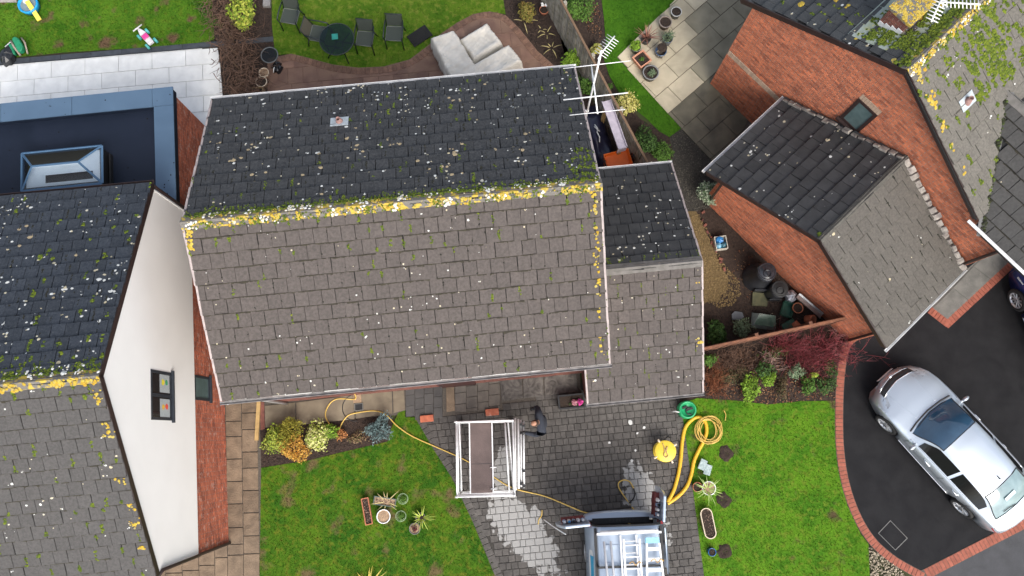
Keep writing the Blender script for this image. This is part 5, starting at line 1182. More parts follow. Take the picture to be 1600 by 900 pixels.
def wheel(parent, x, y, side, r=.33, w=.21, rim=m_alloy):
    o = bpy.data.objects.new('wheel', None); C.objects.link(o); o.parent = parent; o.location = (x, y, r); o.rotation_euler = (R(90)*-side, 0, 0); o.empty_display_size = .1
    MB().lathe([(r*.68,-w/2),(r*.93,-w/2),(r,-w*.36),(r,w*.36),(r*.93,w/2),(r*.70,w/2),(r*.68,w*.40),(r*.68,-w/2)], 36).build('tyre', m_tyre, o, True)
    mb = MB().lathe([(.02,w*.36),(.055,w*.40),(.06,w*.32),(.07,w*.30)], 18).lathe([(r*.60,w*.30),(r*.66,w*.46),(r*.70,w*.50),(r*.70,w*.36)], 36)
    for k in range(10):
        a = 2*math.pi*k/10; ca, sa = math.cos(a), math.sin(a); q = []
        for rr, hw, z in ((.05,.020,w*.37),(r*.64,.013,w*.44)):
            q += [(rr*ca-hw*sa, rr*sa+hw*ca, z), (rr*ca+hw*sa, rr*sa-hw*ca, z)]
        mb.add(q+[(p[0],p[1],p[2]-.03) for p in q], [(0,1,3,2),(4,6,7,5),(0,2,6,4),(1,5,7,3)])
    mb.build('rim', rim, o, True)
    MB().lathe([(0.001,w*.1),(r*.66,w*.1)], 24).build('brake_disc', m_black, o); return o
def car(name, label, loc, rz, paint, L=4.84, W=.905):
    t = thing(name, label, 'car', loc, rz); hl = L/2
    ST = sorted(set(list(np.round(np.linspace(-hl, hl, 59),3)) + [1.02,.90,.30,-.32,-.42,-1.18,-1.58,-1.86]))
    xsT = [-hl,-2.36,-2.25,-1.9,-1.2,-.6,-.1,.35,1.05,1.6,2.15,2.34,hl]; zsT = [.80,.98,1.03,1.09,1.385,1.455,1.465,1.425,.985,.90,.77,.68,.52]
    wx = [-hl,-2.3,-1.9,-1,0,1,1.7,2.1,2.3,hl]; wy = [.80,.88,.93,.99,1,.995,.965,.92,.87,.80]
    fx, rx_ = 1.42, -1.40
    rows = []
    for x in ST:
        w = W*pch(x, wx, wy); zt = pch(x, xsT, zsT); cab = max(0, min(1, pch(x, [-hl,-2.1,-1.75,-1.2,.3,.98,1.1,hl], [0,.0,.25,1,1,.12,0,0])))
        belt = min(pch(x, [-hl,-2.2,-1,0,1,1.9,2.2,hl], [.78,.97,.96,.93,.90,.80,.66,.48]), zt-.02)
        yr = w*(.80 - .17*cab)
        zb = .20
        for xc in (fx, rx_):
            dd = abs(x-xc)
            if dd < .40: zb = max(zb, .33+math.sqrt(.40**2-dd*dd)-.02)
        zb = min(zb, .71); z2 = max(.52, zb+.05) if zt > .7 else min(.45, zt-.06); z1 = zb+.03
        z5 = zt-.025-.045*cab
        pts = [(.72*w, zb), (.95*w, z1), (1.0*w, min(max(z2,.62), belt-.04)), (.988*w, belt), (.935*w, belt+(.028 if cab > .05 else min(.02, (zt-belt)*.4))), (yr, max(z5, belt+(.03 if cab > .05 else .022))), (yr*.55, zt-.006), (0, zt)]
        ps = []
        for j, (y, z) in enumerate(pts):
            xx = x; k = max(0, (x-1.55)/(hl-1.55)); xx -= .42*k*(y/W)**2; k2 = max(0, (-x-1.8)/(hl-1.8)); xx += .22*k2*(y/W)**2
            if j >= 5 and .25 < x < 1.25: xx += .17*(1-(y/(.72*W))**2)*math.sin((x-.25)*math.pi)
            if j >= 5 and -1.95 < x < -1.1: xx -= .12*(1-(y/(.72*W))**2)*math.sin((-x-1.1)*math.pi/.85)
            ps.append((xx, y, z))
        rows.append(ps)
    parts = dict(body=MB(), windscreen=MB(), rear_window=MB(), side_window=MB()); nj = 8
    def sel(x, j):
        if j in (5,6) and .30 < x < 1.02: return 'windscreen'
        if j in (5,6) and -1.86 < x < -1.18: return 'rear_window'
        return 'body'
    for sd in (1,-1):
        for i in range(len(ST)-1):
            xm = (ST[i]+ST[i+1])/2
            for j in range(nj-1):
                q = [rows[i][j], rows[i+1][j], rows[i+1][j+1], rows[i][j+1]]; q = [(a, b*sd, c) for a, b, c in q]
                if sd < 0: q = q[::-1]
                k = sel(xm, j)
                parts[k].quad(*q)
    # end caps
    for i, flip in ((0, 1), (len(ST)-1, 0)):
        P = [(a,b,c) for a,b,c in rows[i]] + [(a,-b,c) for a,b,c in rows[i][::-1]][1:]
        parts['body'].add(P, [tuple(range(len(P)))[::-1] if not flip else tuple(range(len(P)))])
    for k, mt, sm in (('body', paint, 1), ('windscreen', m_cglass, 1), ('rear_window', m_rglass, 1)):
        o = parts[k].build(k, mt, t, True)
        bm = __import__('bmesh').new(); bm.from_mesh(o.data); __import__('bmesh').ops.remove_doubles(bm, verts=bm.verts, dist=.0005); bm.to_mesh(o.data); bm.free(); o.data.shade_smooth()
    ix = lambda x: int(np.argmin(np.abs(np.array(ST)-x)))
    def surfp(x, j, f, sd=1, off=.006):      # point on the flank between rail j and j+1
        i = ix(x); a, b = Vector(rows[i][j]), Vector(rows[i][j+1]); p = a.lerp(b, f); nrm = Vector((0,.9,.45)).normalized(); p = p + nrm*off; return Vector((p.x, p.y*sd, p.z))
    for sd in (1, -1):                       # side glass, chrome line, handles, mirror
        for x0, x1 in ((-.36,.72), (-1.42,-.42)):
            xs = [x for x in ST if x0 <= x <= x1]; mb = MB(); vs = []
            for x in xs:
                e = max(0, (x-.35)/.62) if x0 > -.4 else 0; e2 = max(0, (-1.12-x)/.5)
                vs += [surfp(x, 4, .10, sd, .008), surfp(x, 4, .90-.45*e-.25*e2, sd, .008)]
            mb.add(vs, [((2*i,2*i+2,2*i+3,2*i+1) if sd < 0 else (2*i,2*i+1,2*i+3,2*i+2)) for i in range(len(xs)-1)]); mb.build('side_window', m_sglass, t)
        xs = [x for x in ST if -1.5 <= x <= .95]
        MB().tube([surfp(x, 4, .04, sd, .010) for x in xs], .009, 5).build('chrome_trim', m_chrome, t, True)
        MB().tube([surfp(x, 1, .15, sd, .012) for x in ST if -.95 <= x <= .95], .014, 5).build('sill_trim', m_chrome, t, True)
        for x in (.18, -.80): MB().tube([surfp(x+dx, 2, .72, sd, o_) for dx, o_ in ((-.10,.01),(-.06,.04),(.06,.04),(.10,.01))], .017, 6).build('door_handle', m_chrome, t, True)
        for x in (.88,-.36,-1.25):
            MB().tube([surfp(x, 2, f, sd, .002) for f in (-.0,.35,.7,.97)], .005, 4).build('door_gap', m_black, t)
        p = surfp(.72, 3, .9, sd, .0); mm = rotm((p.x, p.y+.13*sd, p.z+.05), 0)
        mb = MB().lathe([(.001,-.06),(.06,-.055),(.075,0),(.065,.05),(.001,.06)], 14, sx=.6, sy=1.35, mat=mm).box(-.025,.025,-.14,.0,-.06,-.02, 0, mm if sd > 0 else mm @ Matrix.Rotation(math.pi,4,'Z')); mb.build('door_mirror', paint, t, True)
        lp = [surfp(x, 2, f, sd, .012) for x, f in ((2.20,.55),(2.05,.72),(1.86,.90))]; lq = [surfp(x, 4, f, sd, .014) for x, f in ((2.24,.55),(2.08,.35),(1.90,.12))]
        hx_ = [x for x in ST if 1.90 <= x <= 2.27]; lp = [surfp(x, 3, .2, sd, .010) for x in hx_]; lq = []
        for x in hx_:
            i = ix(x); p = Vector(rows[i][5]).lerp(Vector(rows[i][6]), .25+.5*(x-1.9)/.37); lq.append(Vector((p.x, p.y*sd, p.z+.008)))
        n_ = len(hx_); MB().add(lp+lq, [(k,k+1,n_+k+1,n_+k) if sd < 0 else (k,n_+k,n_+k+1,k+1) for k in range(n_-1)]).build('headlight', m_lamp, t, True)
        lp = [surfp(x, 2, f, sd, .012) for x, f in ((-2.05,.72),(-2.2,.6),(-2.36,.5))]; lq = [surfp(x, 3, f, sd, .014) for x, f in ((-2.05,.6),(-2.2,.9),(-2.36,.9))]
        MB().add(lp+lq, [(0,1,4,3),(1,2,5,4)] if sd < 0 else [(3,4,1,0),(4,5,2,1)]).build('tail_light', m_tail, t, True)
        for xc in (fx, rx_):
            MB().lathe([(.02,0),(.385,0)], 24, mat=rotm((xc, sd*(W-.25), .34), 0, R(90))).build('wheel_well', m_black, t)
            wheel(t, xc, sd*(W-.115), sd)
    def cent(x, f=0, off=.012):
        i = ix(x); a = abs(f); p = Vector(rows[i][7]).lerp(Vector(rows[i][6]), a/.55) if a < .55 else Vector(rows[i][6]).lerp(Vector(rows[i][5]), (a-.55)/.45)
        return Vector((p.x+(off if x > 2.1 else 0), p.y*(1 if f >= 0 else -1), p.z+off))
    fr = [cent(2.33, f, .0)+Vector((.02,0,-.05)) for f in (-.72,-.35,0,.35,.72)]; fb = [p+Vector((.03,0,-.14)) for p in fr]
    gx = [x for x in ST if 2.16 <= x <= 2.36]; mb = MB(); vs = []; FF = (-.84,-.6,-.3,0,.3,.6,.84)
    for x in gx: vs += [cent(x, f, .010) for f in FF]
    mb.add(vs, [(7*i+j,7*i+7+j,7*i+8+j,7*i+1+j) for i in range(len(gx)-1) for j in range(6)]); mb.build('grille', m_black, t)
    for x in (gx[0], gx[-1]): MB().tube([cent(x, f, .014) for f in FF], .013, 6).build('grille_surround', m_chrome, t, True)
    MB().tube([p+Vector((.008,0,.01)) for p in fr], .014, 6).build('grille_trim', m_chrome, t, True)
    MB().tube([p+Vector((.02,0,-.02)) for p in fb], .012, 6).build('bumper_trim', m_chrome, t, True)
    c = cent(2.30,0,.012); MB().lathe([(.001,.012),(.045,.010),(.05,0)], 14, tuple(c)).build('badge', m_chrome, t, True)
    p0 = fr[2]+Vector((.065,0,-.17)); MB().box(-.004,.004,-.26,.26,-.055,.055,0,rotm(p0)).build('number_plate', m_white, t)
    for f in (-.62,.62): MB().tube([cent(x, f*(.72+.28*(x-1.0)), .001) for x in ST if 1.12 < x < 2.15], .005, 4).build('bonnet_crease', paint, t, True)
    MB().tube([cent(2.17, f, .001) for f in (-.98,-.5,0,.5,.98)], .006, 4).build('bonnet_gap', m_black, t)
    MB().tube([cent(.28, f, .004) for f in (-1,-.6,0,.6,1)], .010, 4).build('screen_seal', m_black, t); MB().tube([cent(1.06, f, .006) for f in (-1,-.6,0,.6,1)], .022, 5).build('scuttle', m_black, t)
    MB().tube([cent(-1.17, f, .004) for f in (-1,-.6,0,.6,1)], .013, 4).build('rear_seal', m_black, t); MB().tube([cent(-1.88, f, .003) for f in (-1,-.6,0,.6,1)], .014, 4).build('rear_seal', m_black, t)
    for sd in (1,-1):
        MB().tube([cent(x, sd*1.0, .004) for x in ST if -1.88 < x < -1.16], .016, 4).build('rear_seal', m_black, t); MB().tube([cent(x, sd*1.0, .004) for x in ST if .28 < x < 1.06], .012, 4).build('screen_seal', m_black, t)
    MB().tube([cent(-1.84,.0,.02), cent(-1.78,.35,.025), cent(-1.72,.62,.03)], .010, 5).build('rear_wiper', m_black, t)
    for f0, f1 in ((-.1,.75), (-.75,-.05)): MB().tube([cent(1.02,f0,.03), cent(.98,f1,.03)], .009, 4).build('wiper', m_black, t)
    c = cent(-1.0,0,.0); MB().add([(c.x-.07,-.018,c.z),(c.x+.07,-.012,c.z),(c.x+.07,.012,c.z),(c.x-.07,.018,c.z),(c.x-.06,0,c.z+.06)], [(0,1,4),(1,2,4),(2,3,4),(3,0,4)]).build('aerial_fin', m_black, t)
    c = cent(-1.38,0,.0); MB().box(-.05,.05,-.17,.17,-.004,.004,0,rotm((c.x-.03,.05,c.z+.01),0,0,R(-20))).build('window_sticker', M('pale_sticker', (.55,.66,.66), rough=.3), t)
    # dashboard and seats seen through the glass as darker and paler shapes
    return t
def car_paint(name, c):
    m = M(name, c, tuple(x*.97 for x in c), 1.0, rough=.36, metal=.7, coat=.35); return m
pf, pr = G(1384,590,.4), G(1588,806,.6); d = pf-pr; cc_ = (pf+pr)/2
car('parked_car', 'silver saloon parked on the black asphalt driveway', (cc_.x, cc_.y, .002), math.atan2(d.y, d.x), car_paint('silver_paint', (.58,.64,.70)))
pw = G(1592,468,.33); bz = R(108); fw = Vector((1.42, .79, 0)); fw.rotate(Euler((0,0,bz)))
car('parked_car', 'dark blue car cut off at the right edge below white gutter', (pw.x-fw.x, pw.y-fw.y, .002), bz, car_paint('deep_blue_paint', (.012,.028,.16)))

# ---- the work van: back doors open, ladders on the roof
vx = (G(935,860,1.85).x + G(1028,860,1.85).x)/2; vy = G(960,806,.55).y - .08
VN = thing('work_van', 'silver blue van with open back doors and ladders on roof', 'van', (vx, vy, .02), R(2.0))
m_van = M('silver_blue_paint', (.46,.54,.64), (.44,.52,.62), 1.0, rough=.3, metal=.3, coat=.5); m_vdark = M('van_interior', (.02,.02,.022), (.03,.03,.032), 5, rough=.8)
LV = 4.9; sec = [(.90,.32),(.945,.45),(.955,.80),(.94,1.05),(.89,1.40),(.81,1.74),(.76,1.84),(.66,1.895),(.35,1.925),(0,1.93)]
def vsec(y):          # y runs from 0 (rear) to -LV (nose)
    k = pch(-y, [0,.25,3.0,3.5,4.1,4.6,LV], [.985,1,1,.985,.97,.94,.80]); zt = pch(-y, [0,2.9,3.25,4.0,4.35,4.75,LV], [1.0,1.0,.97,.60,.55,.48,.38])
    return [(x*k*(1 if z < 1.06 else (1-.10*(1-zt))), z if z*1 < 1.0 else 1.0+(z-1.0)*max(0,(zt*1.93-1.0)/.93) if zt*1.93 > 1.0 else min(z, zt*1.93)) for x, z in sec]
YS = list(np.round(np.linspace(0,-LV,44),3)); mb = MB(); prev = None
for sd in (1,-1):
    for a, b in zip(YS[:-1], YS[1:]):
        A, B = vsec(a), vsec(b)
        for j in range(len(sec)-1):
            q = [(A[j][0]*sd,a,A[j][1]),(A[j+1][0]*sd,a,A[j+1][1]),(B[j+1][0]*sd,b,B[j+1][1]),(B[j][0]*sd,b,B[j][1])]
            ym = (a+b)/2
            mb.quad(*(q if sd < 0 else q[::-1]))
A = vsec(-LV); mb.add([(x,-LV,z) for x,z in A]+[(-x,-LV,z) for x,z in A[::-1]], [tuple(range(2*len(A)))])
o = mb.build('body', m_van, VN, True); sm = o.modifiers.new('thick', 'SOLIDIFY'); sm.thickness = .03; sm.offset = -1
bmm = __import__('bmesh'); bm = bmm.new(); bm.from_mesh(o.data); bmm.ops.remove_doubles(bm, verts=bm.verts, dist=.0005); bmm.ops.recalc_face_normals(bm, faces=bm.faces); bm.to_mesh(o.data); bm.free(); o.data.shade_smooth()
MB().box(-.86,.86,-2.6,-.05,.42,.47).box(-.80,.80,-2.62,-2.56,.47,1.75).build('load_floor', m_vdark, VN)
ring = vsec(-.001); R2 = [(x,.004,z) for x,z in ring]+[(-x,.004,z) for x,z in ring[::-1]][1:]
MB().tube([Vector((p[0]*.985,-.01,p[2]-.01)) for p in R2], .030, 6).build('door_aperture_seal', m_black, VN, True)
bp_ = catmull([(-.96,-.02,.5),(-.90,.14,.5),(-.5,.20,.5),(0,.215,.5),(.5,.20,.5),(.90,.14,.5),(.96,-.02,.5)], 5); mb = MB(); vs = []
for p in bp_: vs += [(p.x,p.y,.34),(p.x,p.y+.0,.55),(p.x*.99,p.y-.05,.585),(p.x*.97,min(p.y-.14,-.0),.585)]
mb.add(vs, [(4*i+k,4*i+k+1,4*i+5+k,4*i+4+k) for i in range(len(bp_)-1) for k in range(3)]); mb.build('rear_bumper', m_van, VN, True)
MB().box(-.74,.74,-.10,.045,.587,.61).build('step_plate', m_black, VN)
mb = MB(); 
for k in range(8): mb.box(-.30+k*.085,-.25+k*.085,-.06,.02,.612,.618)
mb.build('step_grip', M('dark_grey_rubber', (.05,.05,.05), rough=.9), VN)
for sd in (1,-1):
    for yc in (-.85,-3.95): 
        MB().lathe([(.02,0),(.37,0)], 24, mat=rotm((sd*.72,yc,.33), R(90), R(90))).build('wheel_well', m_black, VN)
        w_ = wheel(VN, sd*.85, yc, 1, .32, .20); w_.rotation_euler = (R(90), 0, R(90)*sd) ; w_.location = (sd*.85, yc, .32)
    MB().box(sd*.80-.03,sd*.80+.03,-2.7,-.06,1.80,1.865,0).build('roof_channel', m_black, VN)
    MB().box(sd*.90-.02,sd*.90+.035,-.06,.03,.95,1.45,0).build('tail_light', m_tail, VN)
for k in range(5): MB().box(-.60,.60,-.55-k*.42,-.45-k*.42,1.915,1.94).build('roof_rib', m_van, VN)
MB().add([(x*.99,-3.30,1.84) if 0 else (x,y,z) for x,y,z in ((-.66,-3.22,1.80),(.66,-3.22,1.80),(.74,-3.95,1.22),(-.74,-3.95,1.22))], [(0,1,2,3)]).build('windscreen', m_cglass, VN)
# side graphics on the left flank: pale panel, cyan flash, small illegible marks
def flank(y, f, off=.006):
    A = vsec(y); n = len(A)-1; j = int(f); a, b = Vector((A[j][0],y,A[j][1])), Vector((A[j+1][0],y,A[j+1][1])); p = a.lerp(b, f-j); return Vector((-(p.x+off), y, p.z+off*.3))
ys = np.linspace(-.62,-2.3,14)
mb = MB(); vs = []
for i, y in enumerate(ys): k = min(1, i/2); vs += [flank(y,3.7-.25*k), flank(y,4.4+.35*k)]
mb.add(vs, [(2*i,2*i+1,2*i+3,2*i+2) for i in range(13)]); mb.build('white_side_panel', m_white, VN)
mb = MB(); vs = []
for i, y in enumerate(ys[1:]): vs += [flank(y,3.85+.12*math.sin(i*.9),.010), flank(y,4.62-.03*i,.010)]
mb.add(vs, [(2*i,2*i+1,2*i+3,2*i+2) for i in range(12)]); mb.build('cyan_side_flash', M('cyan_vinyl', (.0,.38,.62), (.0,.30,.55), 4, rough=.35), VN)
mb = MB()
for k in range(16):
    y = -.75-k*.09
    if k % 5 == 3: continue
    mb.add([flank(y,2.6,.008), flank(y,2.9,.008), flank(y-.05,2.9,.008), flank(y-.05,2.6,.008)], [(0,1,2,3)])
mb.build('side_lettering_marks', M('grey_vinyl', (.12,.14,.20), rough=.4), VN, kind='stuff')
# open back doors with bottle racks
def back_door(sd, ang, n_b, caps):
    h = bpy.data.objects.new('back_door', None); C.objects.link(h); h.parent = VN; h.location = (sd*.90, .02, 0); h.rotation_euler = (0,0,ang); h.empty_display_size = .2
    mb = MB(); prof = [(.0,.55),(.80,.55),(.80,1.05),(.72,1.55),(.62,1.80),(.0,1.80)]       # x along the door, z up; thickness in y
    n = len(prof); mb.add([(x,-.035,z) for x,z in prof]+[(x,.035,z) for x,z in prof], [tuple(range(n)), tuple(range(2*n-1,n-1,-1))]+[(i,n+i,n+(i+1)%n,(i+1)%n) for i in range(n)])
    o = mb.build('door_skin', m_van, h); bevel(o, .02, 2)
    s = -sd
    y0, y1 = (.036,.150) if s < 0 else (-.150,-.036)
    MB().box(.08,.66,y0,y1,1.18,1.20).build('rack_shelf', M('brown_red_plastic', (.24,.05,.04), (.16,.035,.03), 9, rough=.6), h); MB().box(.08,.66,y0,y1,.80,.82).build('rack_shelf', MATS['brown_red_plastic'], h)
    ym = (y0+y1)/2
    MB().tube([(.08,y1 if s < 0 else y0,1.30),(.66,y1 if s < 0 else y0,1.30)], .012, 5).build('rack_rail', MATS['brown_red_plastic'], h)
    for k in range(n_b):
        x = .14+k*.115; cm = caps[k % len(caps)]
        b = MB().lathe([(.001,0),(.045,0),(.048,.02),(.048,.20),(.02,.25),(.018,.27)], 12, (x,ym,1.20)).build('spray_bottle', m_white if k % 2 else M('clear_blue_bottle', (.35,.45,.60), rough=.2), h, True)
        MB().lathe([(.03,0),(.034,.035),(.001,.045)], 12, (x,ym,1.462)).build('bottle_cap', cm, b, True)
    return h
cw, cb, cbl = m_white, m_black, M('blue_cap', (.03,.25,.55), rough=.4)
back_door(-1, R(180+4), 5, (cw, cw, m_black, cbl)); back_door(1, R(84), 4, (cw, cw, cb))
# sliding door pushed back along the right flank
mb = MB(); A = vsec(-1.0)
vs = []
for y in (-.12,-1.2): vs += [(x+.10,y,z) for x,z in A[:6]]
n = 6; vs2 = [(x+.035,y,z) for x,y,z in vs]
mb.add(vs+vs2, [(i,i+1,n+i+1,n+i) for i in range(5)]+[(12+i+1,12+i,12+n+i,12+n+i+1) for i in range(5)]+[(0,12,13,1),(5,11,23,17),(0,6,18,12)]+[(i,12+i,13+i,i+1) for i in range(5)]+[(6+i,7+i,19+i,18+i) for i in range(5)])
mb.build('sliding_door', m_van, VN, True)
MB().box(.98,1.06,-.05,.06,.9,1.25).build('door_mirror', m_black, VN)
# ---- roof bars and ladders
RB = thing('roof_rack', 'white crossbar roof rack fixed on the van', 'roof rack', (vx, vy, .02), R(2.0))
for y in (-.18,-.95,-1.9): MB().box(-.78,.78,y-.025,y+.025,1.99,2.03).build('crossbar', m_alu if y > -.5 else m_black, RB)
for sd in (1,-1):
    for y in (-.18,-.95,-1.9): MB().box(sd*.77-.02,sd*.77+.02,y-.03,y+.03,1.86,1.99).build('bracket', m_black, RB)
MB().tube([(-.70,-.14,2.04),(.70,-.14,2.04)], .04, 10).build('loading_roller', m_gutter, RB, True)
def ladder(label, x0, x1, y0, y1, z, rung=.27, taper=0., steps=False, name='ladder'):
    t = thing(name, label, 'ladder', (vx, vy, .02), R(2.0), 'ladders on the van roof'); mb = MB()
    for x, tx in ((x0,-taper),(x1,taper)):
        MB().add([(x-.022,y0,z),(x+.022,y0,z),(x+.022+tx,y1,z),(x-.022+tx,y1,z),(x-.022,y0,z+.065),(x+.022,y0,z+.065),(x+.022+tx,y1,z+.065),(x-.022+tx,y1,z+.065)], [(3,2,1,0),(4,5,6,7),(0,1,5,4),(1,2,6,5),(2,3,7,6),(3,0,4,7)]).build('stile', m_alu, t)
    n = int(abs(y1-y0)/rung)
    for k in range(n):
        y = y0 - .14 - k*rung; f_ = (y-y0)/(y1-y0)
        if steps: MB().box(x0-taper*f_+.02,x1+taper*f_-.02,y-.04,y+.04,z+.015,z+.045).build('tread', m_alu, t)
        else: MB().tube([(x0-taper*f_+.02,y,z+.033),(x1+taper*f_-.02,y,z+.033)], .016, 6).build('rung', m_alu, t)
    return t
ladder('long aluminium ladder in middle of the van roof', -.22,.16,-.22,-3.3,2.035)
ladder('aluminium ladder resting on top of the middle ladder', -.16,.22,-.30,-3.0,2.105)
ladder('stepladder with flat treads on right of the van roof', .40,.70,-.42,-2.2,2.035,.24,.10,True,'stepladder')
t = thing('pole', 'pair of slim aluminium poles on left of the van roof', 'pole', (vx, vy, .02), R(2.0)); 
for a, b in ((-.62,-.50),(-.46,-.36)): MB().tube([(a,-.35,2.065),(b,-2.9,2.065)], .028, 8).build('tube', m_alu, t, True)
t = thing('tarp_bundle', 'light blue folded sheet under the stepladder top', 'sheet', (vx, vy, .02), R(2.0))
MB().box(.36,.70,-.42,-.30,2.105,2.13).box(.37,.69,-.40,-.28,2.13,2.145).build('folded_sheet', M('light_blue_sheet', (.30,.55,.68), (.24,.48,.62), 12, rough=.7, bump=.6, bscale=30), t)
for px, (x, y) in (('orange cord tying down the middle ladder', (.10,-.86)), ('orange cord tying down the stepladder', (.62,-.80))):
    t = tag(MB().tube(catmull([(x-.14,y,2.19),(x-.05,y+.05,2.2),(x+.02,y-.03,2.2),(x+.10,y+.05,2.19),(x+.16,y,2.15),(x+.2,y+.01,2.04)],4), .013, 5).build('tie_cord', M('orange_cord', (.50,.30,.10), rough=.8), None, True, loc=(vx,vy,.02)), px, 'cord', 'cords on the ladders')
# ------------------------------------------------------------------ pots and planters
m_compost = M('potting_soil', (.040,.026,.018), (.022,.014,.010), 30, rough=1, bump=1, bscale=80, speck=(60,.6,.64,(.25,.2,.15)))
m_grit = M('gritty_topsoil', (.40,.28,.18), (.28,.19,.12), 40, rough=1, bump=.8, bscale=90)
def pot(px, py, r, h, mat, label, soil=m_compost, rim=None, name='plant_pot', group=None, taper=.75, sx=1, z=0., rz=0, n=28):
    P = G(px, py, h+z); t = thing(name, label, 'pot', (P.x, P.y, z), rz, group)
    MB().lathe([(.001,.0),(r*taper,0),(r*.97,h-.03),(r,h-.025),(r,h),(r*.88,h),(r*.86,h-.05)], n, sx=sx).build('pot_body', mat, t, True)
    if rim: MB().lathe([(r*.985,h-.02),(r*1.02,h-.012),(r*1.02,h+.006),(r*.87,h+.006),(r*.87,h-.012)], n, sx=sx).build('rim', rim, t, True)
    if soil:
        mb = MB(); k = 16; ring = [(r*.875*math.cos(6.283*i/k)*sx, r*.875*math.sin(6.283*i/k), h-.035) for i in range(k)]; mid = [(x*.5,y*.5,h-.02+random.uniform(-.006,.008)) for x,y,z_ in ring]
        mb.add(ring+mid+[(0,0,h-.018)], [(i,(i+1)%k,k+(i+1)%k,k+i) for i in range(k)]+[(k+i,k+(i+1)%k,2*k) for i in range(k)]); mb.build('soil', soil, t, True)
    return t
def trough(px, py, L, W, h, rz, mat, label, rnd=0., soil=m_compost, group=None):
    P = G(px, py, h); t = thing('planter_trough', label, 'planter', (P.x, P.y, 0), rz, group)
    def outl(k, g=0.):
        l, w = L/2*k-g, W/2*k-g
        if rnd: return [(math.copysign(l-w,c)+w*math.cos(a) if abs(c) > 1e-6 else 0, w*math.sin(a)) for a in np.linspace(0,2*math.pi,28,endpoint=False) for c in (math.cos(a) if abs(math.cos(a)) > 1e-6 else 1e-3,)]
        return [(l,w),(-l,w),(-l,-w),(l,-w)]
    rs = [(outl(.86),0),(outl(.985),h-.03),(outl(1.0),h-.028),(outl(1.0),h),(outl(1.0,.022),h),(outl(1.0,.026),h-.045)]; n = len(rs[0][0]); vs = [(x,y,z) for o,z in rs for x,y in o]
    MB().add(vs, [tuple(range(n-1,-1,-1))]+[(k*n+i,k*n+(i+1)%n,(k+1)*n+(i+1)%n,(k+1)*n+i) for k in range(len(rs)-1) for i in range(n)]).build('trough_body', mat, t)
    o = outl(1.0,.025); MB().add([(x,y,h-.035) for x,y in o], [tuple(range(n))]).build('soil', soil, t)
    mb = MB()
    for _ in range(60):
        x, y, r = random.uniform(-L/2+.05,L/2-.05), random.uniform(-W/2+.04,W/2-.04), random.uniform(.008,.02); mb.add([(x+r*math.cos(k*1.26),y+r*math.sin(k*1.26),h-.036) for k in range(5)]+[(x,y,h-.036+r)], [(k,(k+1)%5,5) for k in range(5)])
    mb.build('soil_crumbs', M('pale_crumbs', (.22,.15,.11), (.12,.08,.06), 40, rough=1, rand=.5), t, kind='stuff'); return t
trough(573,799,.70,.20,.18,R(102),m_terra,'long terracotta trough of dark soil on the front lawn')
t = trough(601,784,.60,.22,.18,R(-8),M('grey_green_plastic', (.10,.13,.11), (.08,.10,.09), 9, rough=.6),'grey trough with withered bulbs on the front lawn', soil=m_grit)
straps(t, m_straw, 9, .38, .025, c=(.05,0,.15), each=True, droop=1.0, spread=.08, up=.7)
pot(599,807,.185,.22,m_white,'white round pot filled with gritty soil on the front lawn',m_grit)
def wire_pot(px, py, label):
    P = G(px, py, .1); t = thing('wire_basket', label, 'basket', (P.x,P.y,0), 0, 'green wire baskets on the front lawn'); mg = M('pale_green_wire', (.30,.40,.24), (.22,.32,.17), 20, rough=.6)
    for z, r in ((.02,.10),(.10,.125),(.18,.14)): MB().tube([(r*math.cos(a),r*math.sin(a),z) for a in np.linspace(0,6.283,20,endpoint=False)], .006, 5, closed=True).build('hoop', mg, t, True)
    mb = MB()
    for k in range(10): a = k*.628; mb.tube([(.10*math.cos(a),.10*math.sin(a),.02),(.14*math.cos(a),.14*math.sin(a),.18)], .004, 4)
    mb.build('upright_wires', mg, t)
    leaves('foliage', lm_mid, t, (0,0,.1), (.10,.10,.10), 160, .02, .4); return t
wire_pot(630,779,'pale green wire basket nearest the withered trough'); wire_pot(627,806,'pale green wire basket below the other, right of white pot')
t = pot(648,826,.15,.20,M('grey_stone_pot', (.20,.19,.18), (.14,.13,.12), 14, rough=.8),'grey pot with dark red rosette on the front lawn',m_grit)
leaves('foliage', leafmat('dark_red_leaf', (.20,.03,.04), (.10,.02,.03), (.05,.07,.03)), t, (0,0,.22), (.09,.09,.06), 110, .022, .5)
t = pot(657,809,.13,.20,MATS['grey_stone_pot'],'grey pot tilted with yellow green strap leaves on the front lawn')
straps(t, M('lime_strap', (.36,.42,.06), (.26,.34,.05), 14, rough=.6, rand=.3), 20, .36, .022, c=(.03,0,.18), each=True, droop=1.1)
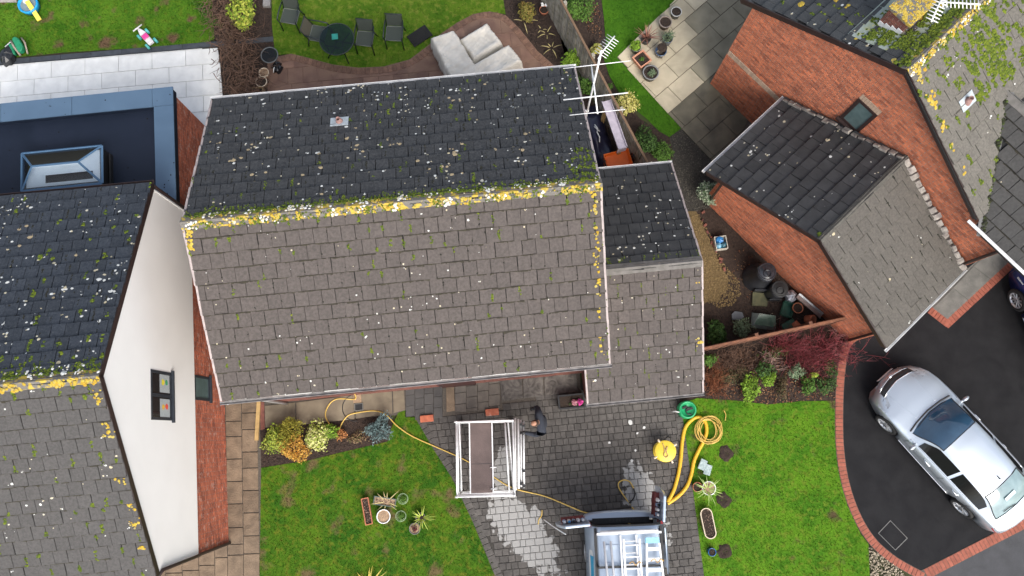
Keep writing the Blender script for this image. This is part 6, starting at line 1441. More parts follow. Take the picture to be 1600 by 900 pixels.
# pots on the right lawn
pot(1090,761,.13,.17,m_terra,'terracotta pot touching the white pot on the right lawn')
t = pot(1108,763,.185,.20,m_white,'white pot with pale spider plant on the right lawn',m_grit)
straps(t, M('spider_leaf', (.42,.50,.18), (.30,.42,.10), 14, rough=.6, rand=.3), 26, .42, .018, c=(-.04,-.03,.18), each=True, droop=1.2)
trough(1107,818,.80,.32,.20,R(100),m_cream,'cream round ended trough on the right lawn',1)
t = pot(1113,863,.105,.16,M('cobalt_glaze', (.01,.12,.36), (.008,.08,.26), 12, rough=.15, coat=.6),'small cobalt blue glazed pot on the right lawn',m_compost,taper=1.15)
for k, (px, py) in enumerate(((1098,726),(1106,734))):
    P = G(px, py, .14); t = thing('clear_tub', ('clear plastic tub with lid nearer the thick yellow hose','clear plastic tub behind the first, nearer the soil hole')[k], 'tub', (P.x,P.y,0), R(65+6*k), 'clear tubs on the right lawn')
    o = MB().box(-.13,.13,-.08,.08,0,.13).build('tub_body', M('cloudy_plastic', (.36,.42,.42), (.26,.31,.31), 10, rough=.25, spec=.6), t); bevel(o, .02)
    o = MB().box(-.14,.14,-.09,.09,.132,.15).build('lid', M('cloudy_lid', (.40,.48,.47), (.22,.28,.28), 22, rough=.25), t); bevel(o, .008)
# black planter with pink flowers by the garage corner
P = G(893,627,.4); t = thing('planter_box', 'black rectangular planter with pink flowers at the garage corner', 'planter', (P.x,P.y,0), .096)
MB().box(-.34,.34,-.17,.17,0,.36).box(-.36,.36,.15,.19,.36,.40).box(-.36,.36,-.19,-.15,.36,.40).box(-.36,-.32,-.15,.15,.36,.40).box(.32,.36,-.15,.15,.36,.40).build('box', m_black, t); MB().box(-.31,.31,-.145,.145,.361,.37).build('soil', m_compost, t)
for x, mc in ((.06,leafmat('pale_pink_petal', (.55,.16,.24), (.62,.35,.38), (.40,.08,.14))),(.22,leafmat('magenta_petal', (.62,.03,.26), (.70,.10,.36), (.45,.02,.18)))):
    leaves('flower_head', mc, t, (x,-.05,.46), (.085,.085,.07), 150, .022, .7)
leaves('foliage', lm_dark, t, (.14,-.04,.40), (.2,.09,.06), 200, .025, .5)
# patio pots of the neighbour
t = pot(1057,18,.16,.26,M('dark_grey_pot', (.10,.10,.10), rough=.7),'dark pot with pale rim farthest along the patio edge',rim=M('pale_rim', (.5,.5,.48), rough=.7))
t = pot(1040,34,.19,.26,M('taupe_pot', (.20,.15,.12), rough=.7),'broad taupe pot of bare soil on the patio edge',rim=M('taupe_rim', (.28,.23,.20), rough=.7))
t = pot(1010,59,.15,.24,M('charcoal_pot', (.05,.05,.055), rough=.7),'pot with spiky purple brown cordyline on the patio'); straps(t, M('purple_strap', (.17,.06,.05), (.26,.13,.08), 12, rough=.6, rand=.45), 34, .46, .022, c=(0,0,.24), each=True, droop=.45, spread=.02, lo=.8)
t = pot(1044,60,.14,.30,M('slate_blue_pot', (.08,.11,.16), rough=.3),'pot with small olive green bush behind blue pot'); leaves('foliage', lm_grey, t, (0,0,.40), (.19,.19,.16), 320, .034, .3, spiky=1)
t = pot(1033,79,.17,.26,M('blue_glaze', (.05,.10,.19), (.035,.07,.14), 12, rough=.15, coat=.5),'glossy blue pot with brown dead plant on the patio'); twigs('dead_stems', m_tw, t, 40, (.05,.05), 1, .26, .004, 1.0, .6, 2); t.children[-1].location = (0,0,.22)
t = pot(994,73,.15,.24,M('sage_pot', (.16,.18,.14), rough=.7),'pot with fresh green lettuce like plant at patio corner'); leaves('foliage', lm_bright, t, (0,0,.28), (.16,.16,.10), 300, .036, .7)
P = G(1003,92,.24); t = thing('plant_pot', 'square terracotta pot with seedling on the patio corner', 'pot', (P.x,P.y,0), R(37))
w_ = .21; MB().add([(x*k,y*k,z) for k,z in ((.16,0),(w_,.22),(w_,.26),(w_-.035,.26),(w_-.04,.20)) for x,y in ((1,1),(-1,1),(-1,-1),(1,-1))], [(3,2,1,0)]+[(4*k+i,4*k+(i+1)%4,4*k+4+(i+1)%4,4*k+4+i) for k in range(4) for i in range(4)]).build('pot_body', M('pale_terracotta', (.58,.28,.18), (.48,.22,.14), 12, rough=.85), t)
MB().box(-.17,.17,-.17,.17,.20,.215).build('soil', m_compost, t); leaves('foliage', lm_mid, t, (0,0,.24), (.08,.08,.05), 50, .03, .5)
t = pot(1017,113,.235,.28,m_black,'large black pot with grey stalks nearest the fence side of patio',rim=M('worn_grey_rim', (.22,.22,.22), rough=.6)); leaves('foliage', lm_grey, t, (.02,-.02,.30), (.13,.12,.07), 130, .035, .4)
# back corner of the main garden
pot(412,113,.15,.24,m_cream,'smaller cream rimmed pot by the back gutter',m_grit,taper=.7); pot(408,127,.17,.26,m_cream,'larger cream rimmed pot below the smaller one',m_compost,taper=.7)
P = G(401,145,.25); t = thing('wooden_crate', 'wooden slatted crate of leaves at the gutter corner', 'crate', (P.x,P.y,0), .1)
for k in range(3):
    for s in (1,-1): MB().box(-.18,.18,s*.16-.008,s*.16+.008,.02+k*.09,.09+k*.09).build('slat', M('crate_wood', (.34,.24,.12), (.24,.17,.09), 14, rough=.85, rand=.2), t); MB().box(s*.18-.008,s*.18+.008,-.15,.15,.02+k*.09,.09+k*.09).build('slat', MATS['crate_wood'], t)
MB().box(-.17,.17,-.15,.15,.0,.2).build('leaf_fill', m_compost, t); leaves('leaves', lm_litter, t, (0,0,.2), (.15,.13,.03), 90, .025, .5)
P = G(421,86,.55); t = thing('round_side_table', 'small round glass topped wire table beside the back patio', 'table', (P.x,P.y,0))
MB().tube([(.24*math.cos(a),.24*math.sin(a),.55) for a in np.linspace(0,6.283,28,endpoint=False)], .018, 8, closed=True).build('rim', M('grey_wire', (.10,.11,.11), rough=.4), t, True)
MB().lathe([(.001,.548),(.225,.548),(.225,.554),(.001,.554)], 28).build('glass_top', thin_glass('smoked_glass', (.40,.43,.40), .0, .1), t)
for k in range(3): a = k*2.094; MB().tube([(.22*math.cos(a),.22*math.sin(a),.54),(.08*math.cos(a),.08*math.sin(a),.28),(.2*math.cos(a),.2*math.sin(a),0)], .010, 6).build('leg', MATS['grey_wire'], t, True)
P = G(432,103,.12); t = thing('plastic_bag', 'crumpled black plastic bag on the patio corner', 'bag', (P.x,P.y,0)); mb = MB(); n = 14
vs = [(.16*math.cos(6.283*i/n)*random.uniform(.7,1.2), .22*math.sin(6.283*i/n)*random.uniform(.7,1.2), .002) for i in range(n)]; mid = [(x*.75,y*.75,random.uniform(.07,.16)) for x,y,z in vs]; top = [(x*.35,y*.35,random.uniform(.1,.17)) for x,y,z in vs]
mb.add(vs+mid+top+[(0,0,.14)], [(i,(i+1)%n,n+(i+1)%n,n+i) for i in range(n)]+[(n+i,n+(i+1)%n,2*n+(i+1)%n,2*n+i) for i in range(n)]+[(2*n+i,2*n+(i+1)%n,3*n) for i in range(n)]); mb.build('crumpled_film', M('shiny_black_film', (.012,.013,.015), rough=.25, spec=.6), t)
MB().tube([(-.05,-.06,.155),(-.07,-.12,.15),(-.08,-.2,.10)], .016, 6).build('white_tie', m_white, t, True)
t = pot(850,15,.14,.14,m_terra,'shallow brown dish pot with white butterfly ornament near fence',taper=.85)
mb = MB()
for s in (1,-1): mb.add([(0,0,.24),(s*.05,.07,.27),(s*.11,.05,.28),(s*.09,-.01,.27),(s*.10,-.05,.26),(s*.04,-.05,.25)], [(0,1,2,3,4,5)]).add([(0,0,.235),(s*.05,.07,.265),(s*.11,.05,.275),(s*.09,-.01,.265),(s*.10,-.05,.255),(s*.04,-.05,.245)], [(5,4,3,2,1,0)])
mb.tube([(0,.05,.10),(0,.0,.24)], .006, 5); o = mb.build('butterfly_ornament', m_white, t); o.location = (.01,.09,0)
P = G(418,7); tag(bevel(MB().box(-.11,.11,-.12,.12,0,.12).build('stone_block', M('grey_block', (.24,.23,.22), (.17,.165,.16), 14, rough=.9), None, loc=(P.x,P.y,0)), .012), 'single grey stone block on the brown soil strip', 'stone')

# ------------------------------------------------------------------ garden furniture
m_chair = M('dark_green_metal', (.018,.026,.028), (.013,.019,.02), 12, rough=.45)
m_sling = M('grey_green_mesh_fabric', (.050,.062,.052), (.040,.050,.042), 60, rough=.8)
def garden_chair(px, py, rz, label, brown=False):
    """seat centre pixel; the chair faces its local -y"""
    P = G(px, py, .44); t = thing('garden_chair', label, 'chair', (P.x,P.y,0), rz, 'garden chairs round the glass table')
    MB().add([(-.23,-.22,.43),(.23,-.22,.43),(.23,.22,.41),(-.23,.22,.41),(-.23,-.22,.422),(.23,-.22,.422),(.23,.22,.402),(-.23,.22,.402)], [(0,1,2,3),(7,6,5,4),(0,4,5,1),(2,6,7,3)]).build('seat', m_sling, t)
    MB().add([(-.22,.23,.46),(.22,.23,.46),(.22,.36,.86),(-.22,.36,.86),(-.22,.24,.455),(.22,.24,.455),(.22,.37,.855),(-.22,.37,.855)], [(3,2,1,0),(4,5,6,7),(2,3,7,6),(0,1,5,4)]).build('backrest', M('tan_grey_mesh', (.085,.078,.055), (.07,.063,.045), 60, rough=.8) if brown else m_sling, t)
    MB().tube([(-.24,.22,.43),(-.24,.37,.88),(.24,.37,.88),(.24,.22,.43)], .014, 7).build('back_frame', m_chair, t, True)
    MB().tube([(-.24,-.23,.43),(.24,-.23,.43),(.24,.23,.41),(-.24,.23,.41)], .014, 7, closed=True).build('seat_frame', M('pale_worn_frame', (.16,.17,.16), rough=.5), t, True)
    for s in (1,-1):
        MB().tube([(s*.25,.30,.66),(s*.275,.0,.65),(s*.275,-.24,.63),(s*.265,-.27,.58)], .020, 7).build('arm', m_chair, t, True)
        MB().tube([(s*.265,-.26,.60),(s*.25,-.25,.43),(s*.255,-.29,0)], .017, 7).build('leg', m_chair, t, True); MB().tube([(s*.25,.22,.43),(s*.255,.33,0)], .017, 7).build('leg', m_chair, t, True)
    return t
garden_chair(453,25,R(-10),'green mesh garden chair farthest left at the lawn edge'); garden_chair(497,52,R(78),'garden chair pushed under the round table with brown back', True)
garden_chair(570,60,R(-6),'green mesh garden chair just right of the round table'); garden_chair(616,52,R(-3),'green mesh garden chair beside the black mat')
P = G(526,61,.73); t = thing('garden_table', 'round dark green glass garden table on back lawn', 'table', (P.x,P.y,0))
MB().lathe([(.001,.715),(.49,.715),(.50,.722),(.49,.73),(.001,.73)], 40).build('glass_top', thin_glass('green_tinted_glass', (.32,.50,.48), .0, .12), t)
MB().tube([(.495*math.cos(a),.495*math.sin(a),.722) for a in np.linspace(0,6.283,40,endpoint=False)], .014, 7, closed=True).build('rim', m_chair, t, True)
for k in range(4): a = .5+k*1.571; MB().tube([(.40*math.cos(a),.40*math.sin(a),.71),(.12*math.cos(a+.2),.12*math.sin(a+.2),.40),(.46*math.cos(a),.46*math.sin(a),0)], .016, 7).build('leg', m_chair, t, True)
MB().tube([(.11*math.cos(a),.11*math.sin(a),.40) for a in np.linspace(0,6.283,16,endpoint=False)], .012, 6, closed=True).build('brace_ring', m_chair, t, True)
P = G(523,57,.75); tag(bevel(MB().box(-.09,.09,-.09,.09,0,.018).build('coaster_tray', M('teal_plastic', (.02,.22,.18), (.015,.17,.14), 9, rough=.4), None, loc=(P.x,P.y,.733)), .006), 'small teal square tray lying on the round table', 'tray').rotation_euler = (0,0,.1)
P = G(656,57); t = thing('rubber_mat', 'black ribbed rubber mat lying on back lawn beside covered sofa', 'mat', (P.x,P.y,.03), R(36))
MB().box(-.33,.33,-.21,.21,0,.012).build('base_sheet', m_rubber, t)
for k in range(9): MB().box(-.32,.32,-.20+k*.046,-.172+k*.046,.0121,.026).build('rib', m_rubber, t)
# covered corner sofa and covered table
m_cover = M('stained_white_cover', (.66,.625,.56), (.54,.51,.45), 3.5, 8, rough=.8, bump=.35, bscale=14)
def cover(name, label, poly, h, dip, cat):
    """loose fabric cover: a draped height field over the furniture outline"""
    c = sum(poly, Vector())/len(poly); t = thing(name, label, cat, (c.x,c.y,0)); P = np.array([(p.x-c.x,p.y-c.y) for p in poly]); st = .03
    lo, hi = P.min(0)-.1, P.max(0)+.1; xs = np.arange(lo[0],hi[0],st); ys = np.arange(lo[1],hi[1],st); X, Y = np.meshgrid(xs, ys, indexing='ij')
    d = np.full(X.shape, 9.); ins = np.zeros(X.shape, bool)
    for i in range(len(P)):
        a, b = P[i], P[i-1]; e = b-a; q = np.clip(((X-a[0])*e[0]+(Y-a[1])*e[1])/(e@e), 0, 1); d = np.minimum(d, np.hypot(X-a[0]-q*e[0], Y-a[1]-q*e[1]))
        tt = (a[1] > Y) != (b[1] > Y); ins ^= tt & (X < e[0]*(Y-a[1])/(e[1]+1e-12)+a[0])
    sd = np.where(ins, d, -d); ss = lambda x: np.clip(x,0,1)**2*(3-2*np.clip(x,0,1))
    wr = .010*np.sin(X*17+2*np.sin(Y*9))+.008*np.sin(Y*23+X*11)+.006*np.sin((X-Y)*41+3*np.sin(X*6))
    z = np.where(sd < 0, .03+(h-.09)*ss(1+sd/.075), h-.06+.06*ss(sd/.05)-dip*ss((sd-.04)/.22)) + wr*np.where(sd < 0, 1.2, ss(sd/.1)*.9+.2); z = np.maximum(z, .02)
    keep = sd > -.085; idx = -np.ones(X.shape, int); idx[keep] = np.arange(keep.sum()); vs = np.stack([X[keep]+wr[keep]*.5, Y[keep]+wr[keep]*.5, z[keep]], 1)
    f = [(idx[i,j],idx[i+1,j],idx[i+1,j+1],idx[i,j+1]) for i in range(len(xs)-1) for j in range(len(ys)-1) if keep[i,j] and keep[i+1,j] and keep[i+1,j+1] and keep[i,j+1]]
    me = bpy.data.meshes.new('fabric_cover'); me.from_pydata(vs.tolist(), [], [tuple(int(k) for k in q) for q in f]); me.materials.append(m_cover); me.shade_smooth(); me.update(); link('fabric_cover', me, t); return t
SF = [G(*p,.72) for p in ((673,58),(709,46),(741,99),(795,68),(815,94),(718,152))]
cover('covered_corner_sofa', 'corner sofa under a stained white cover at back patio', SF, .72, .05, 'sofa')
cover('covered_table', 'square table under a white cover inside the corner sofa', [G(*p,.62) for p in ((718,61),(760,35),(784,65),(741,92))], .62, .09, 'table')

# ------------------------------------------------------------------ fences
def fence(label, A, B, h, mat, bw=.14, posts=5, thick=.02, capmat=None, face=1):
    A = Vector((A[0],A[1],0)); B = Vector((B[0],B[1],0)); d = B-A; L = d.length; t = thing('fence', label, 'fence', tuple(A), math.atan2(d.y,d.x)); n = int(L/bw)
    me = bpy.data.meshes.new('board'); mb = MB().box(-bw*.48,bw*.48,-thick/2,thick/2,.03,h); me.from_pydata([tuple(v) for v in mb.v], [], mb.f); me.materials.append(mat); me.update()
    for i in range(n): put('board', me, t, ((i+.5)*bw, random.gauss(0,.004)+(i % 2)*.012, random.uniform(-.012,.012)), random.gauss(0,.015))
    MB().box(0,L,-.018,.045,h+.005,h+.03).build('capping_rail', capmat or mat, t)
    for z in (.35,h*.82): MB().box(0,L,.03*face,.075*face,z,z+.07).build('rail', mat, t) if face > 0 else MB().box(0,L,-.075,-.03,z,z+.07).build('rail', mat, t)
    for i in range(posts): x = L*i/(posts-1); MB().box(x-.045,x+.045,.035,.12,0,h+.06).build('post', mat, t)
    return t
fa, fb = G(876,0,1.7), G(1013,258,1.7); dd_ = (fa-fb).normalized()
fence('weathered grey vertical board fence between the two back gardens', fa+dd_*1.6, fb, 1.68, m_wood, .115, 5, capmat=M('brown_capping', (.16,.10,.06), rough=.9))
fence('low brown board fence from attached garage to brick garage', G(1098,546,1.15), G(1352,491,1.15), 1.12, m_woodbr, .13, 4)

# ------------------------------------------------------------------ things in the side passage
P = G(960,194,1.5); d_ = (G(947,157,1.5)-G(973,231,1.5)); t = thing('plastic_trunking', 'long lilac white plastic box section leaning along the fence', 'plastic section', (P.x,P.y,0), math.atan2(d_.y,d_.x))
L_ = d_.length/2; m_lil = M('lilac_white_plastic', (.42,.38,.44), (.34,.31,.36), 8, rough=.5)
MB().box(-L_,L_,-.13,.13,1.46,1.48).box(-L_,L_,-.13,-.11,1.48,1.54).box(-L_,L_,.11,.13,1.48,1.54).build('channel', m_lil, t); MB().box(-L_,-L_+.02,-.13,.13,1.2,1.459).build('end_panel', m_lil, t)
for x in (-L_+.1,L_-.1): MB().box(x-.04,x+.04,-.05,.05,0,1.458).build('support_post', m_timber, t)
P = G(936,215,.25); t = thing('tarpaulin_heap', 'dark navy tarpaulin heaped against the house side wall', 'tarpaulin', (P.x,P.y,0), R(105)); nx, ny = 22, 12; mb = MB(); vs = []
for i in range(nx):
    for j in range(ny):
        x, y = (i/(nx-1)-.5)*2.1, (j/(ny-1)-.5)*.66; e = min(1, 4*min(i/(nx-1),1-i/(nx-1))+.05)*min(1, 4*min(j/(ny-1),1-j/(ny-1))+.05)
        vs.append((x+random.gauss(0,.015), y+random.gauss(0,.015), .02+e*(.34+.06*math.sin(x*5+y*7)+random.gauss(0,.018))))
mb.add(vs, [(i*ny+j,(i+1)*ny+j,(i+1)*ny+j+1,i*ny+j+1) for i in range(nx-1) for j in range(ny-1)]); mb.build('folded_sheet', M('navy_tarpaulin', (.012,.012,.035), (.018,.017,.045), 6, rough=.35, bump=.5, bscale=12), t, True)
MB().tube([(.35,.05,.43),(.20,.0,.45),(.1,.05,.44),(-.05,.02,.44),(-.2,.06,.43)], .018, 5).tube([(.3,.08,.43),(.1,-.03,.45)], .014, 5).build('white_cord', m_white, t, True)
P = G(967,250,.95); t = thing('orange_tub', 'bright orange flexible tub beside the fence at garage corner', 'tub', (P.x,P.y,0), R(15)); m_or = M('orange_plastic', (.85,.17,.02), (.78,.14,.015), 6, rough=.5)
MB().add([(-.26,-.20,0),(.26,-.20,0),(.26,.20,0),(-.26,.20,0),(-.36,-.28,.46),(.36,-.28,.46),(.36,.28,.46),(-.36,.28,.46),(-.34,-.26,.46),(.34,-.26,.46),(.34,.26,.46),(-.34,.26,.46),(-.30,-.22,.40),(.30,-.22,.40),(.30,.22,.42),(-.30,.22,.42)], [(3,2,1,0),(0,1,5,4),(1,2,6,5),(2,3,7,6),(3,0,4,7),(4,5,9,8),(5,6,10,9),(6,7,11,10),(7,4,8,11),(8,9,13,12),(9,10,14,13),(10,11,15,14),(11,8,12,15),(12,13,14,15)]).build('tub_body', m_or, t)
for s in (1,-1): MB().tube([(s*.36,-.09,.45),(s*.41,-.06,.50),(s*.41,.06,.50),(s*.36,.09,.45)], .022, 6).build('handle', m_black, t, True)
for o in t.children: o.scale = (1,1,2.0)

# ------------------------------------------------------------------ compost corner
def dalek(px, py, r0, r1, h, label, lid):
    P = G(px, py, h); t = thing('compost_bin', label, 'compost bin', (P.x,P.y,0)); mk = M('grey_black_plastic', (.020,.022,.026), (.028,.030,.035), 9, rough=.42)
    MB().lathe([(r0,0),(r0,.05),(r0*.96,.08),(r1*1.06,h-.14),(r1*1.10,h-.12),(r1*1.10,h-.08),(r1,h-.06)], 32).build('bin_body', mk, t, True)
    l = MB().lathe([(r1*1.04,h-.07),(r1*1.06,h-.02),(r1*.97,h),(r1*.85,h-.02),(r1*.80,h-.012),(.001,h-.005)], 32).build('lid', lid, t, True)
    for k, (x, rr) in enumerate(((-.0,.10),)): MB().tube([(x+rr*math.cos(a),-.06+rr*math.sin(a),h+.004) for a in np.linspace(0,6.283,18,endpoint=False)], .016, 6, closed=True).build('lid_ring', lid, l, True)
    MB().box(-.17,.17,-r0*1.0,-r0*.90,.06,.30).build('hatch', mk, t); return t
dalek(1199,424,.42,.24,.92,'tall dark grey compost bin with glossy round lid by garage wall', M('grey_glossy_lid', (.026,.029,.035), (.017,.019,.024), 9, rough=.16, spec=.6))
dalek(1219,451,.24,.22,.70,'shorter black round bin next to the tall compost bin', M('matt_black_lid', (.013,.014,.015), rough=.6))
P = G(1238,461,.30); t = thing('foil_bag', 'crumpled silvery bag beside the black round bin', 'bag', (P.x,P.y,0)); mb = MB(); n = 16
R_ = [[(r*math.cos(6.283*i/n)*random.uniform(.85,1.15), r*math.sin(6.283*i/n)*random.uniform(.85,1.15), z+random.uniform(-.03,.03)) for i in range(n)] for r, z in ((.13,.03),(.17,.14),(.15,.25),(.07,.32))]
mb.add([p for q in R_ for p in q]+[(0,0,.36)], [(k*n+i,k*n+(i+1)%n,(k+1)*n+(i+1)%n,(k+1)*n+i) for k in range(3) for i in range(n)]+[(3*n+i,3*n+(i+1)%n,4*n) for i in range(n)]); mb.build('crumpled_foil', M('silver_foil', (.55,.57,.62), (.35,.37,.42), 16, rough=.25, metal=.4), t)
a_, b_ = G(1246,462,.35), G(1283,494,.22); d_ = b_-a_; t = thing('steel_channel', 'length of grey galvanised channel leaning over the flowerpots', 'channel', tuple((a_+b_)/2), math.atan2(d_.y,d_.x)); l_ = d_.length/2; sl_ = math.atan2(b_.z-a_.z, d_.length)
o = MB().box(-l_,l_,-.085,.085,0,.012).box(-l_,l_,-.085,-.073,.012,.07).box(-l_,l_,.073,.085,.012,.07).build('profile', m_grey_steel, t); o.rotation_euler = (0,-sl_,0)
for k, (px, py, r, lab, tilt) in enumerate(((1247,481,.15,'upright terracotta flowerpot under the steel channel',0.),(1243,503,.13,'terracotta flowerpot lying on its side by the brown fence',1.4),(1262,497,.14,'terracotta flowerpot leaning at end of the steel channel',.7))):
    t = pot(px, py, r, .24, m_terra, lab, None if tilt else m_compost, group='terracotta pots in the compost yard'); t.rotation_euler = (tilt, 0, .6*k); t.location.z = .10 if tilt else 0
P = G(1232,483,.2); t = thing('green_crate', 'dark green mesh crate between bins and flowerpots', 'crate', (P.x,P.y,0), R(70)); mg = M('bottle_green_plastic', (.012,.09,.06), (.010,.07,.045), 12, rough=.5)
for z in (.03,.10,.17): MB().box(-.2,.2,-.15,-.14,z,z+.03).box(-.2,.2,.14,.15,z,z+.03).box(-.2,-.19,-.14,.14,z,z+.03).box(.19,.2,-.14,.14,z,z+.03).build('side_slat', mg, t)
MB().box(-.19,.19,-.139,.139,.01,.03).build('base', mg, t)
for x in (-.195,.195):
    for y in (-.145,.145): MB().box(x-.012,x+.012,y-.012,y+.012,0,.2).build('corner_post', mg, t)
P = G(1197,501,.25); t = thing('cold_frame', 'small green cold frame with sloping clear lid by brown fence', 'cold frame', (P.x,P.y,0), R(-8))
MB().add([(-.34,-.20,0),(.34,-.20,0),(.34,.22,0),(-.34,.22,0),(-.30,-.14,.20),(.30,-.14,.20),(.22,.16,.32),(-.22,.16,.32)], [(3,2,1,0),(0,1,5,4),(1,2,6,5),(2,3,7,6),(3,0,4,7)]).build('frame', M('pale_polycarbonate', (.30,.36,.34), (.22,.27,.25), 9, rough=.3), t)
MB().add([(-.30,-.14,.203),(.30,-.14,.203),(.22,.16,.323),(-.22,.16,.323)], [(0,1,2,3)]).build('lid', M('green_translucent_lid', (.07,.13,.09), (.05,.10,.07), 9, rough=.25), t)
for x, y in ((-.22,.1),(.05,.15),(.26,.05)): MB().tube([(x,y,0),(x+.02,y+.02,.55)], .006, 5).build('cane', M('pale_cane', (.35,.30,.22), rough=.8), t)
P = G(1231,509,.02); tag(bevel(MB().box(-.2,.2,-.12,.12,0,.14).build('green_box', mg, None, loc=(P.x,P.y,0)), .02), 'dark green plastic box at foot of the brown fence', 'box').rotation_euler = (0,0,.5)
P = G(1186,468); tag(MB().prism([(-.22,-.18),(.2,-.2),(.24,.16),(-.18,.2)], 0, .06).build('stone_slab', M('mossy_slab', (.12,.115,.06), (.08,.08,.045), 9, rough=.95), None, loc=(P.x,P.y,0)), 'square mossy paving slab in front of the bins', 'slab')
P = G(1152,494); tag(MB().prism([(-.16,-.10),(.02,-.13),(.17,-.04),(.12,.10),(-.08,.13),(-.17,.04)], 0, .07).build('stone_slab', M('slate_slab', (.16,.17,.18), (.12,.13,.14), 9, rough=.8), None, loc=(P.x,P.y,0)), 'flat grey stone beside the grey green bush', 'stone')
P = G(1127,379,.2); t = thing('crate', 'white crate heaped with blue bags beside the gravel path', 'crate', (P.x,P.y,0), R(8)); mk = M('offwhite_plastic', (.50,.47,.40), (.42,.39,.33), 12, rough=.6)
MB().box(-.17,.17,-.19,.19,0,.02).box(-.17,.17,-.19,-.17,.02,.2).box(-.17,.17,.17,.19,.02,.2).box(-.17,-.15,-.17,.17,.02,.2).box(.15,.17,-.17,.17,.02,.2).build('crate_body', mk, t)
for x, y, r, c in ((-.03,.08,.13,(.03,.22,.55)),(.05,-.06,.10,(.02,.10,.14)),(-.08,-.08,.09,(.20,.45,.62))):
    mb = MB(); n = 12; q = [[(x+rr*r*math.cos(6.283*i/n)*random.uniform(.8,1.2), y+rr*r*math.sin(6.283*i/n)*random.uniform(.8,1.2), z+random.uniform(-.015,.015)) for i in range(n)] for rr, z in ((.8,.06),(1,.16),(.7,.24))]
    mb.add([p for k in q for p in k]+[(x,y,.27)], [(k*n+i,k*n+(i+1)%n,(k+1)*n+(i+1)%n,(k+1)*n+i) for k in range(2) for i in range(n)]+[(2*n+i,2*n+(i+1)%n,3*n) for i in range(n)]); mb.build('bag', M('bag%.2f' % c[2], c, tuple(k*.7 for k in c), 20, rough=.4), t)
for k in range(11):
    f_ = k/10; px = 1096+f_*36+random.uniform(-3,3); py = 335+f_*85+random.uniform(-4,4); P = G(px, py); s = random.uniform(.03,.06)
    o = bevel(MB().box(-s,s,-s*.6,s*.6,-.01,.05).build('broken_brick', m_brick_d, None, loc=(P.x,P.y,0)), .01); o.rotation_euler = (0,0,random.random()*3)
    tag(o, ('first','second','third','fourth','fifth','sixth','seventh','eighth','ninth','tenth','last')[k]+' broken red brick along gravel path counted from the silvery bush', 'brick', 'broken bricks along the gravel path')

# ------------------------------------------------------------------ roof aerials
B_ = G(917,177,4.9); t = thing('tv_aerial', 'tall mast with long horizontal aerial rods at back of central house', 'aerial', (B_.x,B_.y,0)); TOP = 7.9
MB().tube([(0,0,4.0),(0,0,TOP)], .022, 8).build('mast', m_alu, t, True); MB().box(-.22,.03,-.02,.02,5.0,5.05).box(-.22,.03,-.02,.02,4.4,4.45).build('wall_bracket', m_alu, t)
zA = 6.55
for (a, b, r) in (((880,107),(985,95),.010),((880,156),(981,145),.014),((890,180),(977,171),.009)):
    p, q = G(*a,zA)-B_, G(*b,zA)-B_; MB().tube([(p.x,p.y,zA),(q.x,q.y,zA)], r, 6).build('rod', m_alu, t, True)
p, q = G(924,100,zA)-B_, G(934,177,zA)-B_; MB().tube([(p.x,p.y,zA-.03),(q.x,q.y,zA-.03)], .018, 6).build('boom', m_alu, t, True)
z2 = TOP-.15; MB().tube([(0,0,z2),(.28,.38,z2)], .014, 6).tube([(0,0,z2),(-.05,-.1,z2)], .014, 6).build('boom', m_alu, t, True)
for k in range(8): c = Vector((.0+.035*k,.0+.048*k,z2)); MB().tube([c+Vector((.11,-.08,0)), c-Vector((.11,-.08,0))], .007, 5).build('element', m_alu, t, True)
MB().tube([(.05,.1,z2),(.02,.25,z2+.05),(.1,.35,z2+.03),(.12,.1,z2-.3)], .008, 5).build('cable', m_black, t, True)
hp = I5 @ G(1466,4,7.3); B_ = HM5 @ Vector((cx_+.40, cy5-.20, 6.70)); t = thing('tv_aerial', 'white toothed television aerial mounted on the mossy chimney', 'aerial', (B_.x,B_.y,B_.z)); za = .75
MB().tube([(0,0,0),(0,0,za+.1)], .022, 7).build('mast', m_alu, t, True)
def yagi(pa, pb, n, half, z):
    a, b = G(*pa,B_.z+z)-B_, G(*pb,B_.z+z)-B_; a.z = b.z = z; d = (b-a).normalized(); s = Vector((-d.y,d.x,0)); MB().tube([a,b], .018, 6).build('boom', m_white, t, True)
    for k in range(n): c = a.lerp(b, (k+.5)/n); MB().tube([c-s*half,c+s*half], .012, 5).build('element', m_white, t, True)
    return a
e_ = yagi((1470,3),(1532,7),10,.11,za); yagi((1472,-4),(1455,34),7,.13,za); MB().tube([(0,0,za),(e_.x,e_.y,za)], .016, 6).build('cross_arm', m_white, t, True)

# ------------------------------------------------------------------ scaffold tower, hoses, reels, bricks
q = [G(711,658,2.0), G(804,655,2.0), G(805,776,2.0), G(712,778,2.0)]; c = sum(q, Vector())/4
TW = thing('scaffold_tower', 'aluminium scaffold tower with brown deck on the block driveway', 'scaffold tower', (c.x,c.y,.02), R(1.5)); hx, hy = .70, .90
for sx in (-1,1):
    for sy in (-1,1):
        MB().tube([(sx*hx,sy*hy,.12),(sx*hx,sy*hy,2.05)], .027, 8).build('upright', m_alu, TW, True); MB().lathe([(.06,.0),(.07,.02),(.07,.08),(.05,.12),(.001,.12)], 12, (sx*hx,sy*hy,0)).build('castor', m_rubber, TW, True)
for sy in (-1,1):
    for z in (.35,.85,1.35,1.62,1.98): MB().tube([(-hx-.05,sy*hy,z),(hx,sy*hy,z)], .024, 8).build('rung', m_alu, TW, True)
for z, x in ((.4,-hx),(1.5,-hx),(1.95,-hx),(1.95,hx),(1.2,hx)): MB().tube([(x,-hy,z),(x,hy,z)], .023, 8).build('guard_rail', m_alu, TW, True)
